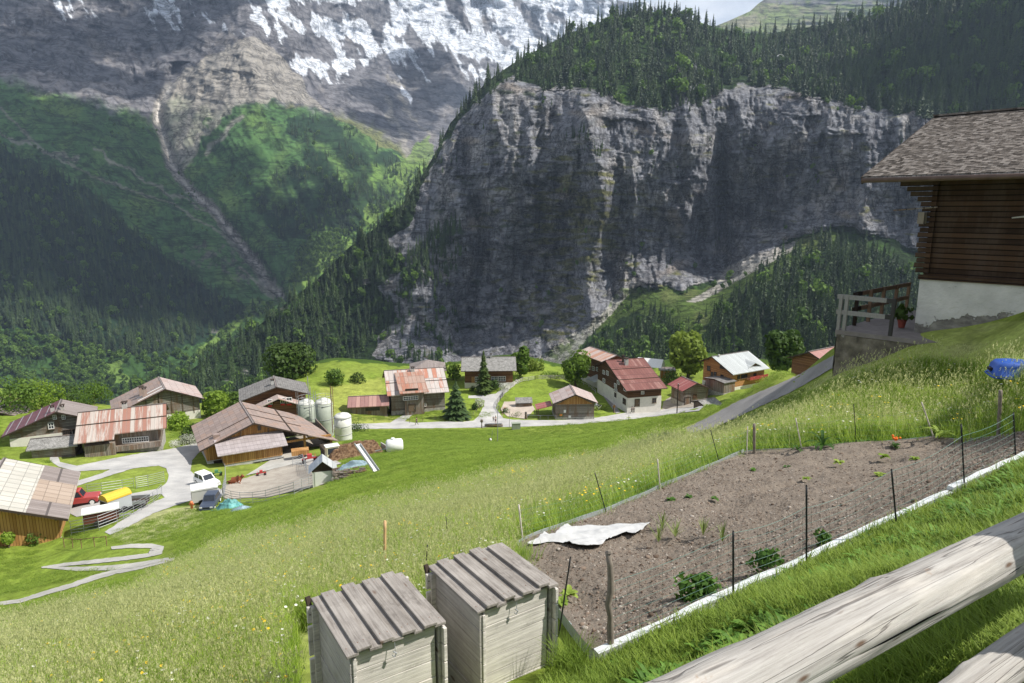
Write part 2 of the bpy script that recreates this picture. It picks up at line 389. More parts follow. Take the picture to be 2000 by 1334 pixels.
# ---------------------------------------------------------------- far terrain
def upsamp(f, PXg, PYg, k=8):
    nx, ny = PXg.shape; a = np.unique(np.append(np.arange(0, nx, k), nx-1)); b = np.unique(np.append(np.arange(0, ny, k), ny-1))
    c = f(np.stack([PXg[np.ix_(a, b)].ravel(), PYg[np.ix_(a, b)].ravel()], -1)/400).reshape(len(a), len(b))
    c = np.stack([np.interp(np.arange(nx), a, c[:, j]) for j in range(len(b))], 1)
    return np.stack([np.interp(np.arange(ny), b, c[i]) for i in range(nx)], 0)
class Sheet:
    def __init__(s, name, ctrl, top, bot, x0, x1, nx, ny, disp, color, mat, back=None):
        C_ = np.array(ctrl, float); s.tps = TPS(C_[:, :2]/400, np.log(C_[:, 2]), 1e-3)
        s.top = top; s.bot = bot; s.x0, s.x1, s.nx, s.ny = x0, x1, nx, ny
        xs = np.linspace(x0, x1, nx); tp = np.interp(xs, *zip(*top)); bt = np.interp(xs, *zip(*bot)); s.tp, s.bt, s.xs = tp, bt, xs
        v = np.linspace(0, 1, ny); PXg = np.repeat(xs[:, None], ny, 1); PYg = tp[:, None]+(bt-tp)[:, None]*v[None]
        Yd = np.exp(upsamp(s.tps, PXg, PYg))
        Yd = Yd*(1+disp(PXg, PYg)); vv = (667-PYg)/FOC; T = Yd/(CP+vv*SP); V = Pn(PXg, PYg, T); s.V = V
        col = color(PXg, PYg, V)
        # back side: the crest rolls over and falls away behind
        k = 14; B = np.zeros((nx, k, 3)); dirv = V[:, 0]/np.linalg.norm(V[:, 0], axis=1)[:, None]; sc = np.median(Yd[:, 0])
        for i in range(k):
            q = (k-i)/k; B[:, i] = V[:, 0]+dirv*sc*.35*q; B[:, i, 2] = V[:, 0, 2]-sc*.30*q**1.3-0*q
        VV = np.concatenate([B, V], 1); CC = np.concatenate([np.repeat(col[:, :1], k, 1), col], 1)
        s.o = grid_mesh(name, VV, mat, CC); tag(s.o, None, None, kind='structure')
    def at(s, px, py):
        px = np.asarray(px, float); py = np.asarray(py, float); i = (px-s.x0)/(s.x1-s.x0)*(s.nx-1); i = np.clip(i, 0, s.nx-1.001)
        tp = np.interp(px, s.xs, s.tp); bt = np.interp(px, s.xs, s.bt); j = np.clip((py-tp)/(bt-tp)*(s.ny-1), 0, s.ny-1.001)
        a = i.astype(int); b = j.astype(int); fa = (i-a)[:, None]; fb = (j-b)[:, None]; V = s.V
        return (V[a, b]*(1-fa)+V[a+1, b]*fa)*(1-fb)+(V[a, b+1]*(1-fa)+V[a+1, b+1]*fa)*fb
# --- the cliff massif
CLIFF = [(815,400),(845,330),(880,262),(920,205),(1000,150),(1060,172),(1120,168),(1170,182),(1230,205),(1300,214),(1330,130),(1355,112),(1372,190),(1440,165),(1530,170),
         (1600,190),(1720,215),(1840,232),(2300,250),(2300,600),(2000,560),(1790,490),(1650,440),(1600,448),(1540,470),(1480,505),(1410,545),(1330,565),(1240,560),
         (1180,615),(1110,665),(1050,700),(1000,728),(880,735),(790,712),(730,700),(745,650),(775,620),(740,560),(790,520),(755,470),(800,440)]
def wx(px, py, a=8): return px+a*fbm(px/40, py/40, 1, 3), py+a*fbm(px/40, py/40, 6, 3)
def cmask(px, py, poly=CLIFF, a=14):
    x, y = wx(px, py, a); return inpoly(x, y, poly)
def dispA(px, py):
    m = np.zeros(px.shape)
    for dx in (-8, -3, 3, 8):
        for dy in (-6, 0, 6): m += cmask(px+dx, py+dy)
    m /= 12; m = m*sstep(765, 930, px+25*fbm(px/50, py/70, 77, 3))
    wxp = px+26*fbm(px/110, py/150, 2, 4); wyp = py+20*fbm(px/120, py/120, 44, 3)
    but = ridged(wxp/160, wyp/800, 3, 2)*.030 + ridged(wxp/58, wyp/300, 8, 3)*.018
    but += fbm(wxp/26, wyp/52, 4, 5, .6)*.022 + ridged(wxp/13, wyp/34, 39, 3)*.0045 + fbm(px/5, py/8, 9, 3)*.0025
    yy = py+14*fbm(px/140, py/90, 5, 4)-.04*px; bed = sstep(-.2, .4, fbm(px/120, py/70, 47, 3))
    led = bed*(fbm(px/90, yy/7.5, 12, 4)*.0055)+sstep(.22, .45, fbm(px/140, yy/34, 22, 4))*.011-sstep(.25, .5, fbm(wxp/30, wyp/75, 52, 3))*.012
    gul = -.035*np.exp(-((px-(1405+.03*(py-300)))/13)**2)*sstep(200, 300, py)*sstep(560, 520, py)
    gul += -.045*np.exp(-((px-(925+14*np.sin(py/60)))/24)**2)*sstep(200, 330, py)*sstep(740, 700, py)
    gul += -.03*np.exp(-((px-(1075+10*np.sin(py/45)))/30)**2)*sstep(160, 300, py)*sstep(700, 500, py)
    pil = .065*np.exp(-((px-(1165-.02*(py-200)+12*np.sin(py/50)))/24)**2)*sstep(160, 230, py)*sstep(680, 520, py)+.03*np.exp(-((px-(1345+8*np.sin(py/40)))/18)**2)*sstep(120, 200, py)*sstep(520, 380, py)
    rough = fbm(px/30, py/30, 15, 5)*.012
    return -(but+led+gul+pil)*m-rough*(1-m)
TALUS = [(1050,700),(1110,660),(1180,605),(1215,560),(1245,562),(1205,600),(1150,660),(1105,710),(1090,745),(1040,745)]
SCREE2 = [(1395,560),(1420,520),(1480,495),(1560,470),(1545,490),(1490,520),(1420,560),(1370,590),(1340,590)]
GREEN_A = [(1180,620),(1240,565),(1330,570),(1400,560),(1500,500),(1560,470),(1600,450),(1650,455),(1560,520),(1450,570),(1380,640),(1330,690),(1260,700),(1290,620),(1230,610),(1160,660)]
def colA(px, py, V):
    n1 = fbm(px/60, py/60, 0, 5); n2 = fbm(px/14, py/14, 5, 4); n3 = fbm(px/5, py/5, 9, 3)
    c = np.zeros(px.shape+(3,))+np.array((.020, .038, .012)); c = blend(c, (.055, .11, .02), sstep(.0, .5, n1+.5*n2))
    c = blend(c, (.085, .15, .028), cmask(px, py, [(1000,150),(1120,40),(1260,10),(1380,30),(1340,90),(1180,80),(1080,110)], 20)*.75)
    c = blend(c, (.09, .15, .03), sstep(.15, .6, fbm(px/45, py/25, 31, 4))*sstep(230, 160, py)*.9)
    c = blend(c, (.07, .14, .03), cmask(px, py, [(1800,150),(1880,60),(1940,20),(1960,40),(1900,110),(1860,190),(1800,190)], 30)*.9)
    k = cmask(px, py).astype(float); yy = py+9*fbm(px/160, py/90, 5, 3)-.03*px
    st = fbm(px/70, yy/6, 13, 4); vert = fbm((px+10*n2)/10, py/90, 17, 4); blk = fbm(px/26, py/34, 19, 5, .6)
    rock = np.zeros(px.shape+(3,))+np.array((.185, .188, .205))
    rock = blend(rock, (.275, .265, .26), sstep(-.05, .45, n1+.7*blk)); rock = blend(rock, (.095, .095, .11), sstep(.0, .45, vert-.35*n1)*.75)
    rock = blend(rock, (.09, .086, .09), sstep(.12, .4, st)*sstep(-.2, .4, fbm(px/120, py/70, 47, 3))*.6); rock = blend(rock, (.30, .24, .18), sstep(.16, .55, fbm(px/80, py/40, 41, 4))*.5)
    rock = blend(rock, (.36, .35, .335), sstep(.25, .5, fbm(px/16, py/30, 29, 4)+.2*n1)*.3)
    moss = sstep(.12, .4, fbm(px/45, yy/12, 51, 5)+.15*np.exp(-((px-1130)/110)**2-((py-430)/130)**2)*3-.1)
    moss = np.maximum(moss, sstep(.0, .3, fbm(px/30, yy/8, 61, 4)+.1)*cmask(px, py, [(1010,590),(1120,540),(1150,620),(1100,670),(1030,660)], 15))
    rock = blend(rock, (.13, .13, .035), moss*.85); rock = blend(rock, (.035, .05, .02), sstep(.2, .38, fbm(px/38, yy/20, 57, 5))*.8*sstep(1250, 1000, px))
    rock = blend(rock, (.07, .07, .075), sstep(.3, .55, fbm(px/70, py/35, 71, 4))*.6)
    c = c*(1-k[..., None])+rock*k[..., None]
    # ledge vegetation on the left flank
    c = blend(c, (.20, .19, .18), (1-k)*sstep(.28, .45, fbm(px/50, py/28, 81, 5))*sstep(300, 420, py)*sstep(900, 760, px)*.8)
    g = cmask(px, py, GREEN_A, 18)*(1-k); c = blend(c, (.085, .13, .028), g*.85); c = blend(c, (.16, .16, .07), g*sstep(0, .5, n1)*.6)
    t = cmask(px, py, TALUS, 8)*1.; c = blend(c, (.36, .35, .31), t*(.65+.35*(n2 > -.1))); c = blend(c, (.09, .13, .03), t*sstep(-.05, .3, n2+n1)*.8)
    t = cmask(px, py, SCREE2, 6)*1.; c = blend(c, (.40, .375, .345), t*.9)
    return c*(1+.25*n3)[..., None]
SKY_A = [(250,768),(330,752),(365,728),(430,682),(500,640),(560,592),(620,545),(680,485),(740,440),(785,400),(820,350),(850,300),(880,240),(915,200),(950,160),(1000,125),(1060,92),
         (1110,66),(1160,48),(1210,30),(1250,22),(1310,26),(1380,48),(1440,64),(1500,66),(1560,56),(1640,44),(1720,26),(1790,8),(1850,-14),(2000,-70),(2300,-150)]
A_ctrl = [(900,210,1130),(1000,155,1120),(1170,185,1060),(1300,205,1050),(1440,170,1110),(1600,190,1040),(1840,230,950),(2150,250,860),
 (900,450,1040),(1000,450,1030),(1150,400,1010),(1300,400,1000),(1400,350,1060),(1600,350,1000),(1790,400,930),(2150,450,840),
 (880,700,900),(1000,712,890),(1060,690,890),(1180,608,930),(1240,558,960),(1400,530,1040),(1540,470,970),(1650,440,940),(1790,485,900),(2150,560,800),
 (1060,92,1300),(1160,48,1330),(1250,18,1350),(1380,45,1330),(1450,60,1400),(1560,50,1400),(1700,25,1350),(1850,-20,1300),(2050,-90,1250),(2300,-150,1200),
 (1300,120,1180),(1600,120,1220),(1900,120,1080),(1100,120,1180),
 (850,300,1080),(780,400,1020),(680,480,1010),(560,590,960),(430,680,900),(360,725,870),(250,768,850),
 (780,460,1010),(830,560,975),(680,560,985),(600,640,930),(500,700,870),(740,690,930),(650,740,880),
 (1160,740,600),(1300,760,560),(1450,750,540),(1600,700,540),(1750,650,560),(2150,700,500),(1500,560,720),(1650,520,780),(1350,620,740),(1200,670,780),(1060,745,720),
 (1750,560,740),(900,780,680),(700,790,700),(400,800,720)]
mA = m_vcol('cliff_rock_and_turf', (.35, .11, .03), .22, .95, .55, 2.2, 1.)
shA = Sheet('cliff_terrain', A_ctrl, SKY_A, [(250,800),(2300,800)], 250, 2300, 1000, 420, dispA, colA, mA)
# --- the valley side, the cone with the gully and the snow mountain
B_ctrl = [(540,575,1750),(400,690,1480),(100,745,1180),(-300,760,1100),(0,770,1100),(330,770,1150),(0,400,1650),(0,250,2050),(0,100,2600),(0,-60,3100),(-300,300,1700),(-300,0,2700),
 (200,450,1720),(200,600,1420),(200,250,2250),(300,180,2650),(340,330,2300),(425,430,2050),(500,520,1850),(100,550,1400),
 (500,150,2700),(560,300,2300),(620,420,1980),(700,430,1950),(600,500,1830),(480,230,2450),(500,75,2950),(430,330,2250),(660,470,1900),(700,300,2350),(780,340,2450),
 (300,60,3100),(450,0,3300),(650,120,3700),(800,100,4300),(1000,60,5000),(1200,20,5500),(830,250,3300),(760,230,3250),(850,290,2950),(840,380,2500),(1290,25,5600),
 (450,-80,3500),(800,-80,4800),(1100,-80,5500),(900,180,4000),(1000,180,4300),(950,600,2300),(700,600,1800),(1300,200,5000),(620,190,3000)]
def dispB(px, py):
    hi = sstep(330, 120, py); wx_ = px+30*fbm(px/120, py/120, 2, 3)
    rk = ridged((wx_+.5*py)/95, (py-.3*px)/150, 4, 4, .5)*.040+fbm(px/50, py/50, 6, 3)*.020
    lo = ridged((px-.6*py)/75, (py+.2*px)/260, 14, 4)*.020+fbm(px/25, py/25, 18, 4)*.006
    led = fbm(px/110, (py-.25*px+14*fbm(px/80, py/60, 8, 3))/16, 21, 4)*.008*hi
    gx = np.interp(py, [60,150,200,240,320,370,410,440,490,560,600], [385,335,312,308,335,368,415,440,480,540,560]); gul = .03*np.exp(-((px-gx)/16)**2)*(py < 590)*(py > 120)
    return -(rk*hi+lo*(1-hi)+led)+gul
def path_d(px, py, pts):
    d = np.full(px.shape, 1e9)
    for (x0, y0), (x1, y1) in zip(pts[:-1], pts[1:]):
        t = np.clip(((px-x0)*(x1-x0)+(py-y0)*(y1-y0))/((x1-x0)**2+(y1-y0)**2), 0, 1); d = np.minimum(d, np.hypot(px-x0-t*(x1-x0), py-y0-t*(y1-y0)))
    return d
RAV = [(330,170),(312,200),(308,240),(335,320),(370,370),(420,410),(440,440),(480,490),(520,550),(548,578)]
FOR_B = [(-320,240),(0,290),(110,340),(200,395),(260,450),(330,500),(400,560),(480,600),(520,590),(430,650),(340,690),(250,700),(100,660),(0,640),(-320,640)]
FOR_C = [(560,235),(640,225),(720,275),(800,330),(850,380),(820,420),(720,430),(690,460),(640,455),(560,470),(500,430),(500,380),(540,340),(600,320),(570,270)]
LOW_B = [(-320,640),(0,650),(120,660),(250,700),(350,690),(430,650),(480,610),(540,590),(600,560),(420,760),(330,790),(-320,790)]
def colB(px, py, V):
    n1 = fbm(px/60, py/60, 0, 5); n2 = fbm(px/14, py/14, 5, 4); n3 = fbm(px/5, py/5, 9, 3); x, y = wx(px, py, 22)
    dg = fbm((px-.6*py)/14, (py+.3*px)/120, 44, 4)
    c = np.zeros(px.shape+(3,))+np.array((.058, .125, .038)); c = blend(c, (.11, .18, .046), sstep(-.1, .5, n1)); c = blend(c, (.03, .06, .018), sstep(.05, .4, n2+.5*dg)*.8)
    cr = inpoly(x, y, [(620,400),(700,330),(850,280),(860,420),(700,460),(640,560),(560,570),(600,470)]); c = blend(c, (.13, .22, .045), cr*.85)
    alp = inpoly(x, y, [(560,170),(640,150),(760,190),(860,300),(840,330),(740,280),(640,215),(560,215)]); c = blend(c, (.165, .165, .07), alp*.8)
    # bare rock and scree up high
    line = np.interp(px, [-320,0,120,200,290,330,420,500,600,680,760,860], [60,150,190,205,235,180,215,195,215,225,270,330]); up = sstep(14, -14, y-line+16*n2)
    rock = np.zeros(px.shape+(3,))+np.array((.165, .160, .168)); rock = blend(rock, (.06, .06, .07), sstep(-.1, .45, fbm(px/30, (py-.25*px)/9, 33, 5)+.3*n1)); rock = blend(rock, (.21, .19, .175), sstep(.15, .5, n1+.4*n2)*.7)
    rock = blend(rock, (.05, .05, .06), sstep(.1, .45, fbm((px-.45*py)/16, (py+.35*px)/90, 66, 5))*.75); rock = blend(rock, (.24, .225, .21), sstep(.3, .6, fbm((px-.4*py)/18, (py+.3*px)/70, 69, 4))*.5)
    c = c*(1-up[..., None])+rock*up[..., None]
    con = inpoly(x, y, [(300,200),(345,140),(420,100),(480,72),(540,100),(600,170),(640,215),(560,200),(470,195),(400,240),(350,330),(330,330),(305,240)]); c = blend(c, (.30, .275, .235), con*(.75+.25*n2))
    for pl, wd in (([(360,330),(380,270),(440,220),(520,150)], 6), ([(345,330),(360,250),(420,150)], 5), ([(400,300),(470,225)], 4), ([(800,310),(770,240),(755,190)], 5), ([(850,300),(800,220),(760,150)], 3)):
        c = blend(c, (.27, .25, .22), sstep(wd+4, wd-2, path_d(x, y, pl)+5*n2)*.8)
    d = path_d(px+8*n1, py+8*n2, RAV); c = blend(c, (.28, .26, .235), sstep(14, 6, d+3*n3)); c = blend(c, (.46, .43, .39), sstep(5, 2, d))
    d = path_d(px+9*n1, py+9*n2, [(0,210),(90,300),(220,360),(330,395),(430,455),(500,530)]); c = blend(c, (.22, .20, .17), sstep(4, 1, d)*.7)
    for pl in ([(190,300),(260,340),(380,400),(470,480)], [(0,560),(60,600),(120,645)], [(0,250),(60,290),(150,310)], [(460,520),(540,575)]):
        c = blend(c, (.24, .22, .19), sstep(5, 1, path_d(x, y, pl)+4*n2)*.75)
    crag = inpoly(x, y, [(380,470),(500,480),(545,560),(520,580),(440,530),(350,520)]); c = blend(c, (.13, .12, .11), crag*sstep(-.1, .3, n2+.4*n1)*.8)
    c = blend(c, (.012, .028, .015), inpoly(x, y, FOR_B)*.92); c = blend(c, (.014, .035, .014), inpoly(x, y, FOR_C)*sstep(.25, -.05, n1+.4*dg)*.9)
    c = blend(c, (.13, .125, .12), inpoly(x, y, FOR_B)*sstep(.28, .42, fbm(px/24, py/14, 54, 5))*.8)
    low = inpoly(x, y, LOW_B)*1.; c = blend(c, (.035, .075, .018), low*.9)
    for pg in ([(375,690),(470,610),(500,585),(525,585),(480,630),(420,680),(360,715)], [(100,690),(125,700),(150,740),(120,755)], [(195,700),(230,710),(268,745),(210,752)], [(430,760),(400,740),(450,720)], [(640,470),(700,470),(640,535),(575,560),(550,545)], [(720,400),(760,390),(740,430),(700,440)], [(830,270),(850,290),(800,400),(760,330)]):
        c = blend(c, (.14, .215, .045), inpoly(x, y, pg)*.8)
    # snow
    su = px-.45*py+16*fbm(px/60, py/60, 95, 3); sn = fbm(su/30, (py+.35*px)/120, 91, 5, .6)*1.1+fbm(px/95, (py-.3*px)/55, 93, 4, .5)*.9
    cov = np.interp(px, [-320,0,200,330,430,470,520,700,820,1000,1300], [-.45,-.32,-.28,-.22,-.28,-.38,-.10,.08,.13,.06,.02])-sstep(40, 220, py-.10*np.maximum(px-500, 0))*.75+.22*sstep(40, -20, py)*(px > 480)
    cov = np.where((px > 560) & (px < 720) & (py > 115) & (py < 165), cov+.3, cov); cov = cov+.35*np.exp(-((px-900)/70)**2-((py-60-.35*(px-900))/40)**2)
    cov = cov-1.6*sstep(175, 245, py-.06*np.maximum(px-500, 0)); s_ = sstep(.0, .09, sn+cov); s_ *= (px+.25*py > 470) | (py < 60)
    c = blend(c, (.60, .63, .68), s_); return c*(1+.2*n3*(1-s_))[..., None]
mB = m_vcol('mountain_rock_and_turf', (.08, .02), .16, .95, .3, 5., .25)
shB = Sheet('mountain_terrain', B_ctrl, [(-320,-110),(1100,-110),(1150,-40),(1185,-6),(1230,6),(1260,2),(1290,22),(1340,60)], [(-320,800),(1000,800),(1340,260)], -320, 1340, 900, 480, dispB, colB, mB)
C_ctrl = [(1300,80,3300),(1900,80,3000),(1420,42,3400),(1500,-5,3700),(1700,-10,3500),(1900,-40,3300),(2300,-40,3000),(2300,90,2800)]
def colC(px, py, V):
    n1 = fbm(px/60, py/30, 0, 5); n2 = fbm(px/12, py/8, 5, 4); c = np.zeros(px.shape+(3,))+np.array((.15, .19, .065)); c = blend(c, (.21, .20, .13), sstep(-.1, .4, n1+.5*n2))
    b = inpoly(px+6*n2, py+6*n1, [(1490,6),(1560,12),(1650,8),(1730,12),(1830,10),(1830,-60),(1490,-60)]); c = blend(c, (.17, .165, .17), b*.85*(n2 > -.15)); return c
shC = Sheet('alp_terrain', C_ctrl, [(1300,75),(1400,50),(1425,40),(1465,22),(1480,8),(1500,-6),(1560,-14),(1700,-20),(1900,-60),(2300,-80)], [(1300,110),(2300,110)], 1300, 2300, 300, 90,
            lambda px, py: -(fbm(px/60, py/20, 3, 5)*.01+fbm(px/100, py/5, 7, 3)*.006), colC, mB)
# ---------------------------------------------------------------- clouds (high above, outside the frame) and haze
def ico(sub=2):
    import bmesh
    b = bmesh.new(); bmesh.ops.create_icosphere(b, subdivisions=sub, radius=1.); v = np.array([q.co[:] for q in b.verts]); f = [[w.index for w in q.verts] for q in b.faces]; b.free(); return v, f
_iv, _if = ico(2)
def cloud(sheet, poly, n, size, z=2700, seed=0, flat=.35):
    r = np.random.default_rng(seed); xs = [p[0] for p in poly]; ys = [p[1] for p in poly]; mb = MB()
    while n > 0:
        x, y = r.uniform(min(xs), max(xs)), r.uniform(min(ys), max(ys))
        if not inpoly(np.array([x]), np.array([y]), poly)[0]: continue
        n -= 1; p = sheet.at([x], [y])[0]; k = (z-p[2])/SUNV.z; c = p+np.array(SUNV)*k; s_ = size*r.uniform(.5, 1.3)
        v = _iv*(1+.25*fbm(_iv[:, 0]*1.5+x, _iv[:, 1]*1.5+y, _iv[:, 2]*1.5, 3))[:, None]*np.array([s_, s_*r.uniform(.7, 1.2), s_*flat])+c; mb.add(v, _if)
    m = MT('cloud_white', 1., 0.); m.col((.9, .9, .9)); tr = m.n('BsdfTransparent'); mx_ = m.n('MixShader')
    f = m.ramp(m.noise(m.obj(geo=True), .004, 6, .6), [(.3, .15), (.6, .8)]); m.l(f, mx_.inputs[0]); m.l(tr.outputs[0], mx_.inputs[1]); m.l(m.b.outputs[0], mx_.inputs[2])
    m.l(mx_.outputs[0], m.t.nodes['Material Output'].inputs[0])
    o = mb.build('clouds', m.m, smooth=True); tag(o, None, None, kind='structure')
cloud(shB, [(-300,170),(120,215),(300,240),(330,330),(430,310),(470,340),(480,400),(490,450),(500,500),(520,580),(400,600),(300,610),(150,560),(0,540),(-300,520)], 170, 130, seed=1)
cloud(shB, [(-300,-60),(300,-60),(470,-60),(470,60),(300,120),(330,180),(200,200),(0,150),(-300,160)], 30, 170, seed=2)
cloud(shB, [(700,120),(900,100),(900,220),(820,250),(730,250)], 12, 150, seed=4)
cloud(shA, [(1700,230),(1650,120),(1760,60),(1900,-30),(2200,-100),(2250,250)], 26, 75, seed=3)
hz = MT('haze_air'); hz.t.nodes.remove(hz.b); pv = hz.n('VolumePrincipled'); pv.inputs['Color'].default_value = (.58, .74, 1., 1)
pv.inputs['Density'].default_value = 6.8e-5; pv.inputs['Anisotropy'].default_value = .2; hz.l(pv.outputs[0], hz.t.nodes['Material Output'].inputs['Volume'])
tag(MB().box((-6500, -900, -1700), (6500, 9000, 2250)).build('haze', hz.m), None, None, kind='stuff')
# ---------------------------------------------------------------- scatter helper (for what nobody could count)
def scatter(name, P3, S, RZ, IDX, protos, kind='stuff', label=None, cat=None, tilt=None):
    """P3 (n,3) roots, S (n,3) scales, RZ (n,) turn, IDX (n,) which prototype; protos: mesh objects kept out of the scene"""
    n = len(P3); me = bpy.data.meshes.new(name); me.vertices.add(n); me.vertices.foreach_set('co', np.asarray(P3, np.float32).ravel())
    a = me.attributes.new('sc', 'FLOAT_VECTOR', 'POINT'); a.data.foreach_set('vector', np.asarray(S, np.float32).ravel())
    rot = np.zeros((n, 3), np.float32); rot[:, 2] = RZ
    if tilt is not None: rot[:, 0] = tilt
    a = me.attributes.new('ro', 'FLOAT_VECTOR', 'POINT'); a.data.foreach_set('vector', rot.ravel())
    a = me.attributes.new('ix', 'INT', 'POINT'); a.data.foreach_set('value', np.asarray(IDX, np.int32)); me.update()
    o = bpy.data.objects.new(name, me); scene.collection.objects.link(o)
    col = bpy.data.collections.new(name+'_kinds')
    for q in protos: col.objects.link(q)
    g = bpy.data.node_groups.new(name+'_scatter', 'GeometryNodeTree')
    g.interface.new_socket('Geometry', in_out='INPUT', socket_type='NodeSocketGeometry'); g.interface.new_socket('Geometry', in_out='OUTPUT', socket_type='NodeSocketGeometry')
    N = g.nodes.new; l = g.links.new; gi = N('NodeGroupInput'); go = N('NodeGroupOutput'); ip = N('GeometryNodeInstanceOnPoints'); ci = N('GeometryNodeCollectionInfo')
    ci.inputs['Collection'].default_value = col; ci.inputs['Separate Children'].default_value = True; ci.inputs['Reset Children'].default_value = True
    def na(t, nm): q = N('GeometryNodeInputNamedAttribute'); q.data_type = t; q.inputs[0].default_value = nm; return [s_ for s_ in q.outputs if s_.enabled][0]
    ip.inputs['Pick Instance'].default_value = True
    l(gi.outputs[0], ip.inputs['Points']); l(ci.outputs[0], ip.inputs['Instance']); l(na('INT', 'ix'), ip.inputs['Instance Index'])
    l(na('FLOAT_VECTOR', 'sc'), ip.inputs['Scale']); l(na('FLOAT_VECTOR', 'ro'), ip.inputs['Rotation']); l(ip.outputs[0], go.inputs[0])
    md = o.modifiers.new('scatter', 'NODES'); md.node_group = g
    return tag(o, label, cat, kind=kind)
def proto(name, v, f, m, smooth=False):
    me = bpy.data.meshes.new(name); me.from_pydata([tuple(q) for q in v], [], f)
    for q in (m if isinstance(m, list) else [m]): me.materials.append(q)
    if smooth: me.polygons.foreach_set('use_smooth', [True]*len(me.polygons))
    me.update(); return bpy.data.objects.new(name, me)
# ---------------------------------------------------------------- far trees
M_SPR = m_foliage('spruce_needles', (.010, .024, .008), (.055, .095, .022), .12)
M_DEC = m_foliage('broad_leaves', (.045, .095, .015), (.15, .25, .035), .35)
M_BARK = m_plain('bark', (.10, .075, .055), .95, scale=8)
def spruce_geo(seed, layers=13, k=11, w=.15):
    r = np.random.default_rng(seed); v = []; f = []
    for i in range(layers):
        t = i/(layers-1); z1 = .10+.90*t; rad = w*(1-t)**.85*r.uniform(.8, 1.15)+.008; zt = z1+.11*(1-.5*t); b = len(v); ph = r.uniform(0, 6.3)
        v.append((r.normal()*.004, r.normal()*.004, min(zt, 1.02)))
        for j in range(k):
            a = ph+2*math.pi*j/k; q = rad*(r.uniform(.75, 1.25) if j % 2 else r.uniform(.30, .55)); v.append((q*math.cos(a), q*math.sin(a), z1-(.05*(1-t)+r.uniform(-.012, .012))*(1 if j % 2 else .2)))
        for j in range(k): f.append((b, b+1+j, b+1+(j+1) % k))
    b = len(v)
    for z, rr in ((-.06, .014), (.3, .01)):
        for j in range(5): v.append((rr*math.cos(j*1.2566), rr*math.sin(j*1.2566), z))
    for j in range(5): f.append((b+j, b+(j+1) % 5, b+5+(j+1) % 5, b+5+j))
    return v, f
def leafball_geo(seed, n=260, q=.085, hgt=1., wid=.42, base=.18, lobes=6):
    """a crown of many small leaf-clump faces spread through lumpy lobes"""
    r = np.random.default_rng(seed); v = []; f = []
    C_ = [(r.uniform(-.5, .5)*wid, r.uniform(-.5, .5)*wid, base+(hgt-base)*r.uniform(.25, .8), r.uniform(.35, .6)*wid) for _ in range(lobes)]+[(0, 0, (base+hgt)/2, wid*.62)]
    for i in range(n):
        cx, cy, cz, cr_ = C_[r.integers(len(C_))]; d = r.normal(size=3); d /= np.linalg.norm(d); rr = cr_*r.uniform(.75, 1.05)
        c = np.array([cx, cy, cz])+d*rr*np.array([1, 1, 1.15]); nrm = d+r.normal(size=3)*.55; nrm /= np.linalg.norm(nrm)
        a = np.cross(nrm, r.normal(size=3)); a /= np.linalg.norm(a); b = np.cross(nrm, a); s_ = q*r.uniform(.6, 1.3); k = len(v)
        for m_ in range(4):
            t = m_*math.pi/2+r.uniform(-.4, .4); v.append(tuple(c+(a*math.cos(t)+b*math.sin(t))*s_*r.uniform(.7, 1.1)))
        f.append((k, k+1, k+2, k+3))
    return v, f
FT = [proto('spruce_kind', *spruce_geo(i, w=[.15, .12, .17][i % 3]), M_SPR) for i in range(3)]
FD = [proto('broadleaf_kind', *leafball_geo(20+i, 150, .11), M_DEC) for i in range(3)]
def pick(poly, n, seed, sheet, excl=None, clump=None, dist=10):
    r = np.random.default_rng(seed); xs = [p[0] for p in poly]; ys = [p[1] for p in poly]; x = r.uniform(min(xs), max(xs), n); y = r.uniform(min(ys), max(ys), n)
    X_, Y_ = wx(x, y, dist); k = inpoly(X_, Y_, poly) & (y > np.interp(x, sheet.xs, sheet.tp)+1)
    if excl is not None: k &= ~cmask(x, y, excl)
    if clump: k &= fbm(x/clump[0], y/clump[0], seed, 3) > clump[1]+r.normal(size=n)*.08
    x, y = x[k], y[k]; return sheet.at(x, y), x, y, r
spr = []; dec = []
def forest(poly, n, seed, sheet, hgt, frac_dec=0., **k):
    p, x, y, r = pick(poly, n, seed, sheet, **k); hs = r.uniform(hgt*.5, hgt*1.25, len(p)); d = r.uniform(size=len(p)) < frac_dec+.25*(fbm(x/40, y/40, 9, 2) > .33)*(frac_dec > .05)
    for i in range(len(p)): (dec if d[i] else spr).append((*p[i], hs[i], r.uniform(0, 6.3)))
TOPF = [(900,215),(960,150),(1060,85),(1160,45),(1250,15),(1380,40),(1450,58),(1560,48),(1700,20),(1850,-22),(2300,-160),(2300,260),(1840,240),(1720,222),(1600,198),(1530,178),
        (1440,172),(1380,200),(1300,222),(1230,212),(1170,190),(1120,176),(1060,180),(1000,158),(940,200)]
forest(TOPF, 7000, 1, shA, 29, .05, excl=None)
forest([(1550,190),(1600,60),(1850,-22),(2300,-160),(2300,260),(1840,240)], 2300, 21, shA, 29, .03)
LFT = [(250,768),(365,728),(500,640),(620,545),(740,440),(820,345),(850,295),(900,212),(960,155),(900,240),(850,330),(815,405),(755,470),(800,520),(740,580),(775,620),(745,650),(700,700),(720,790),(250,800)]
forest(LFT, 5600, 2, shA, 22, .05, excl=CLIFF)
forest([(860,435),(890,440),(915,500),(880,545),(840,560),(780,560),(790,510),(830,470)], 230, 3, shA, 22)
forest([(1085,262),(1130,255),(1180,290),(1175,312),(1120,300)], 60, 4, shA, 13); forest([(1320,120),(1360,80),(1400,210),(1340,230),(1290,225)], 90, 5, shA, 18)
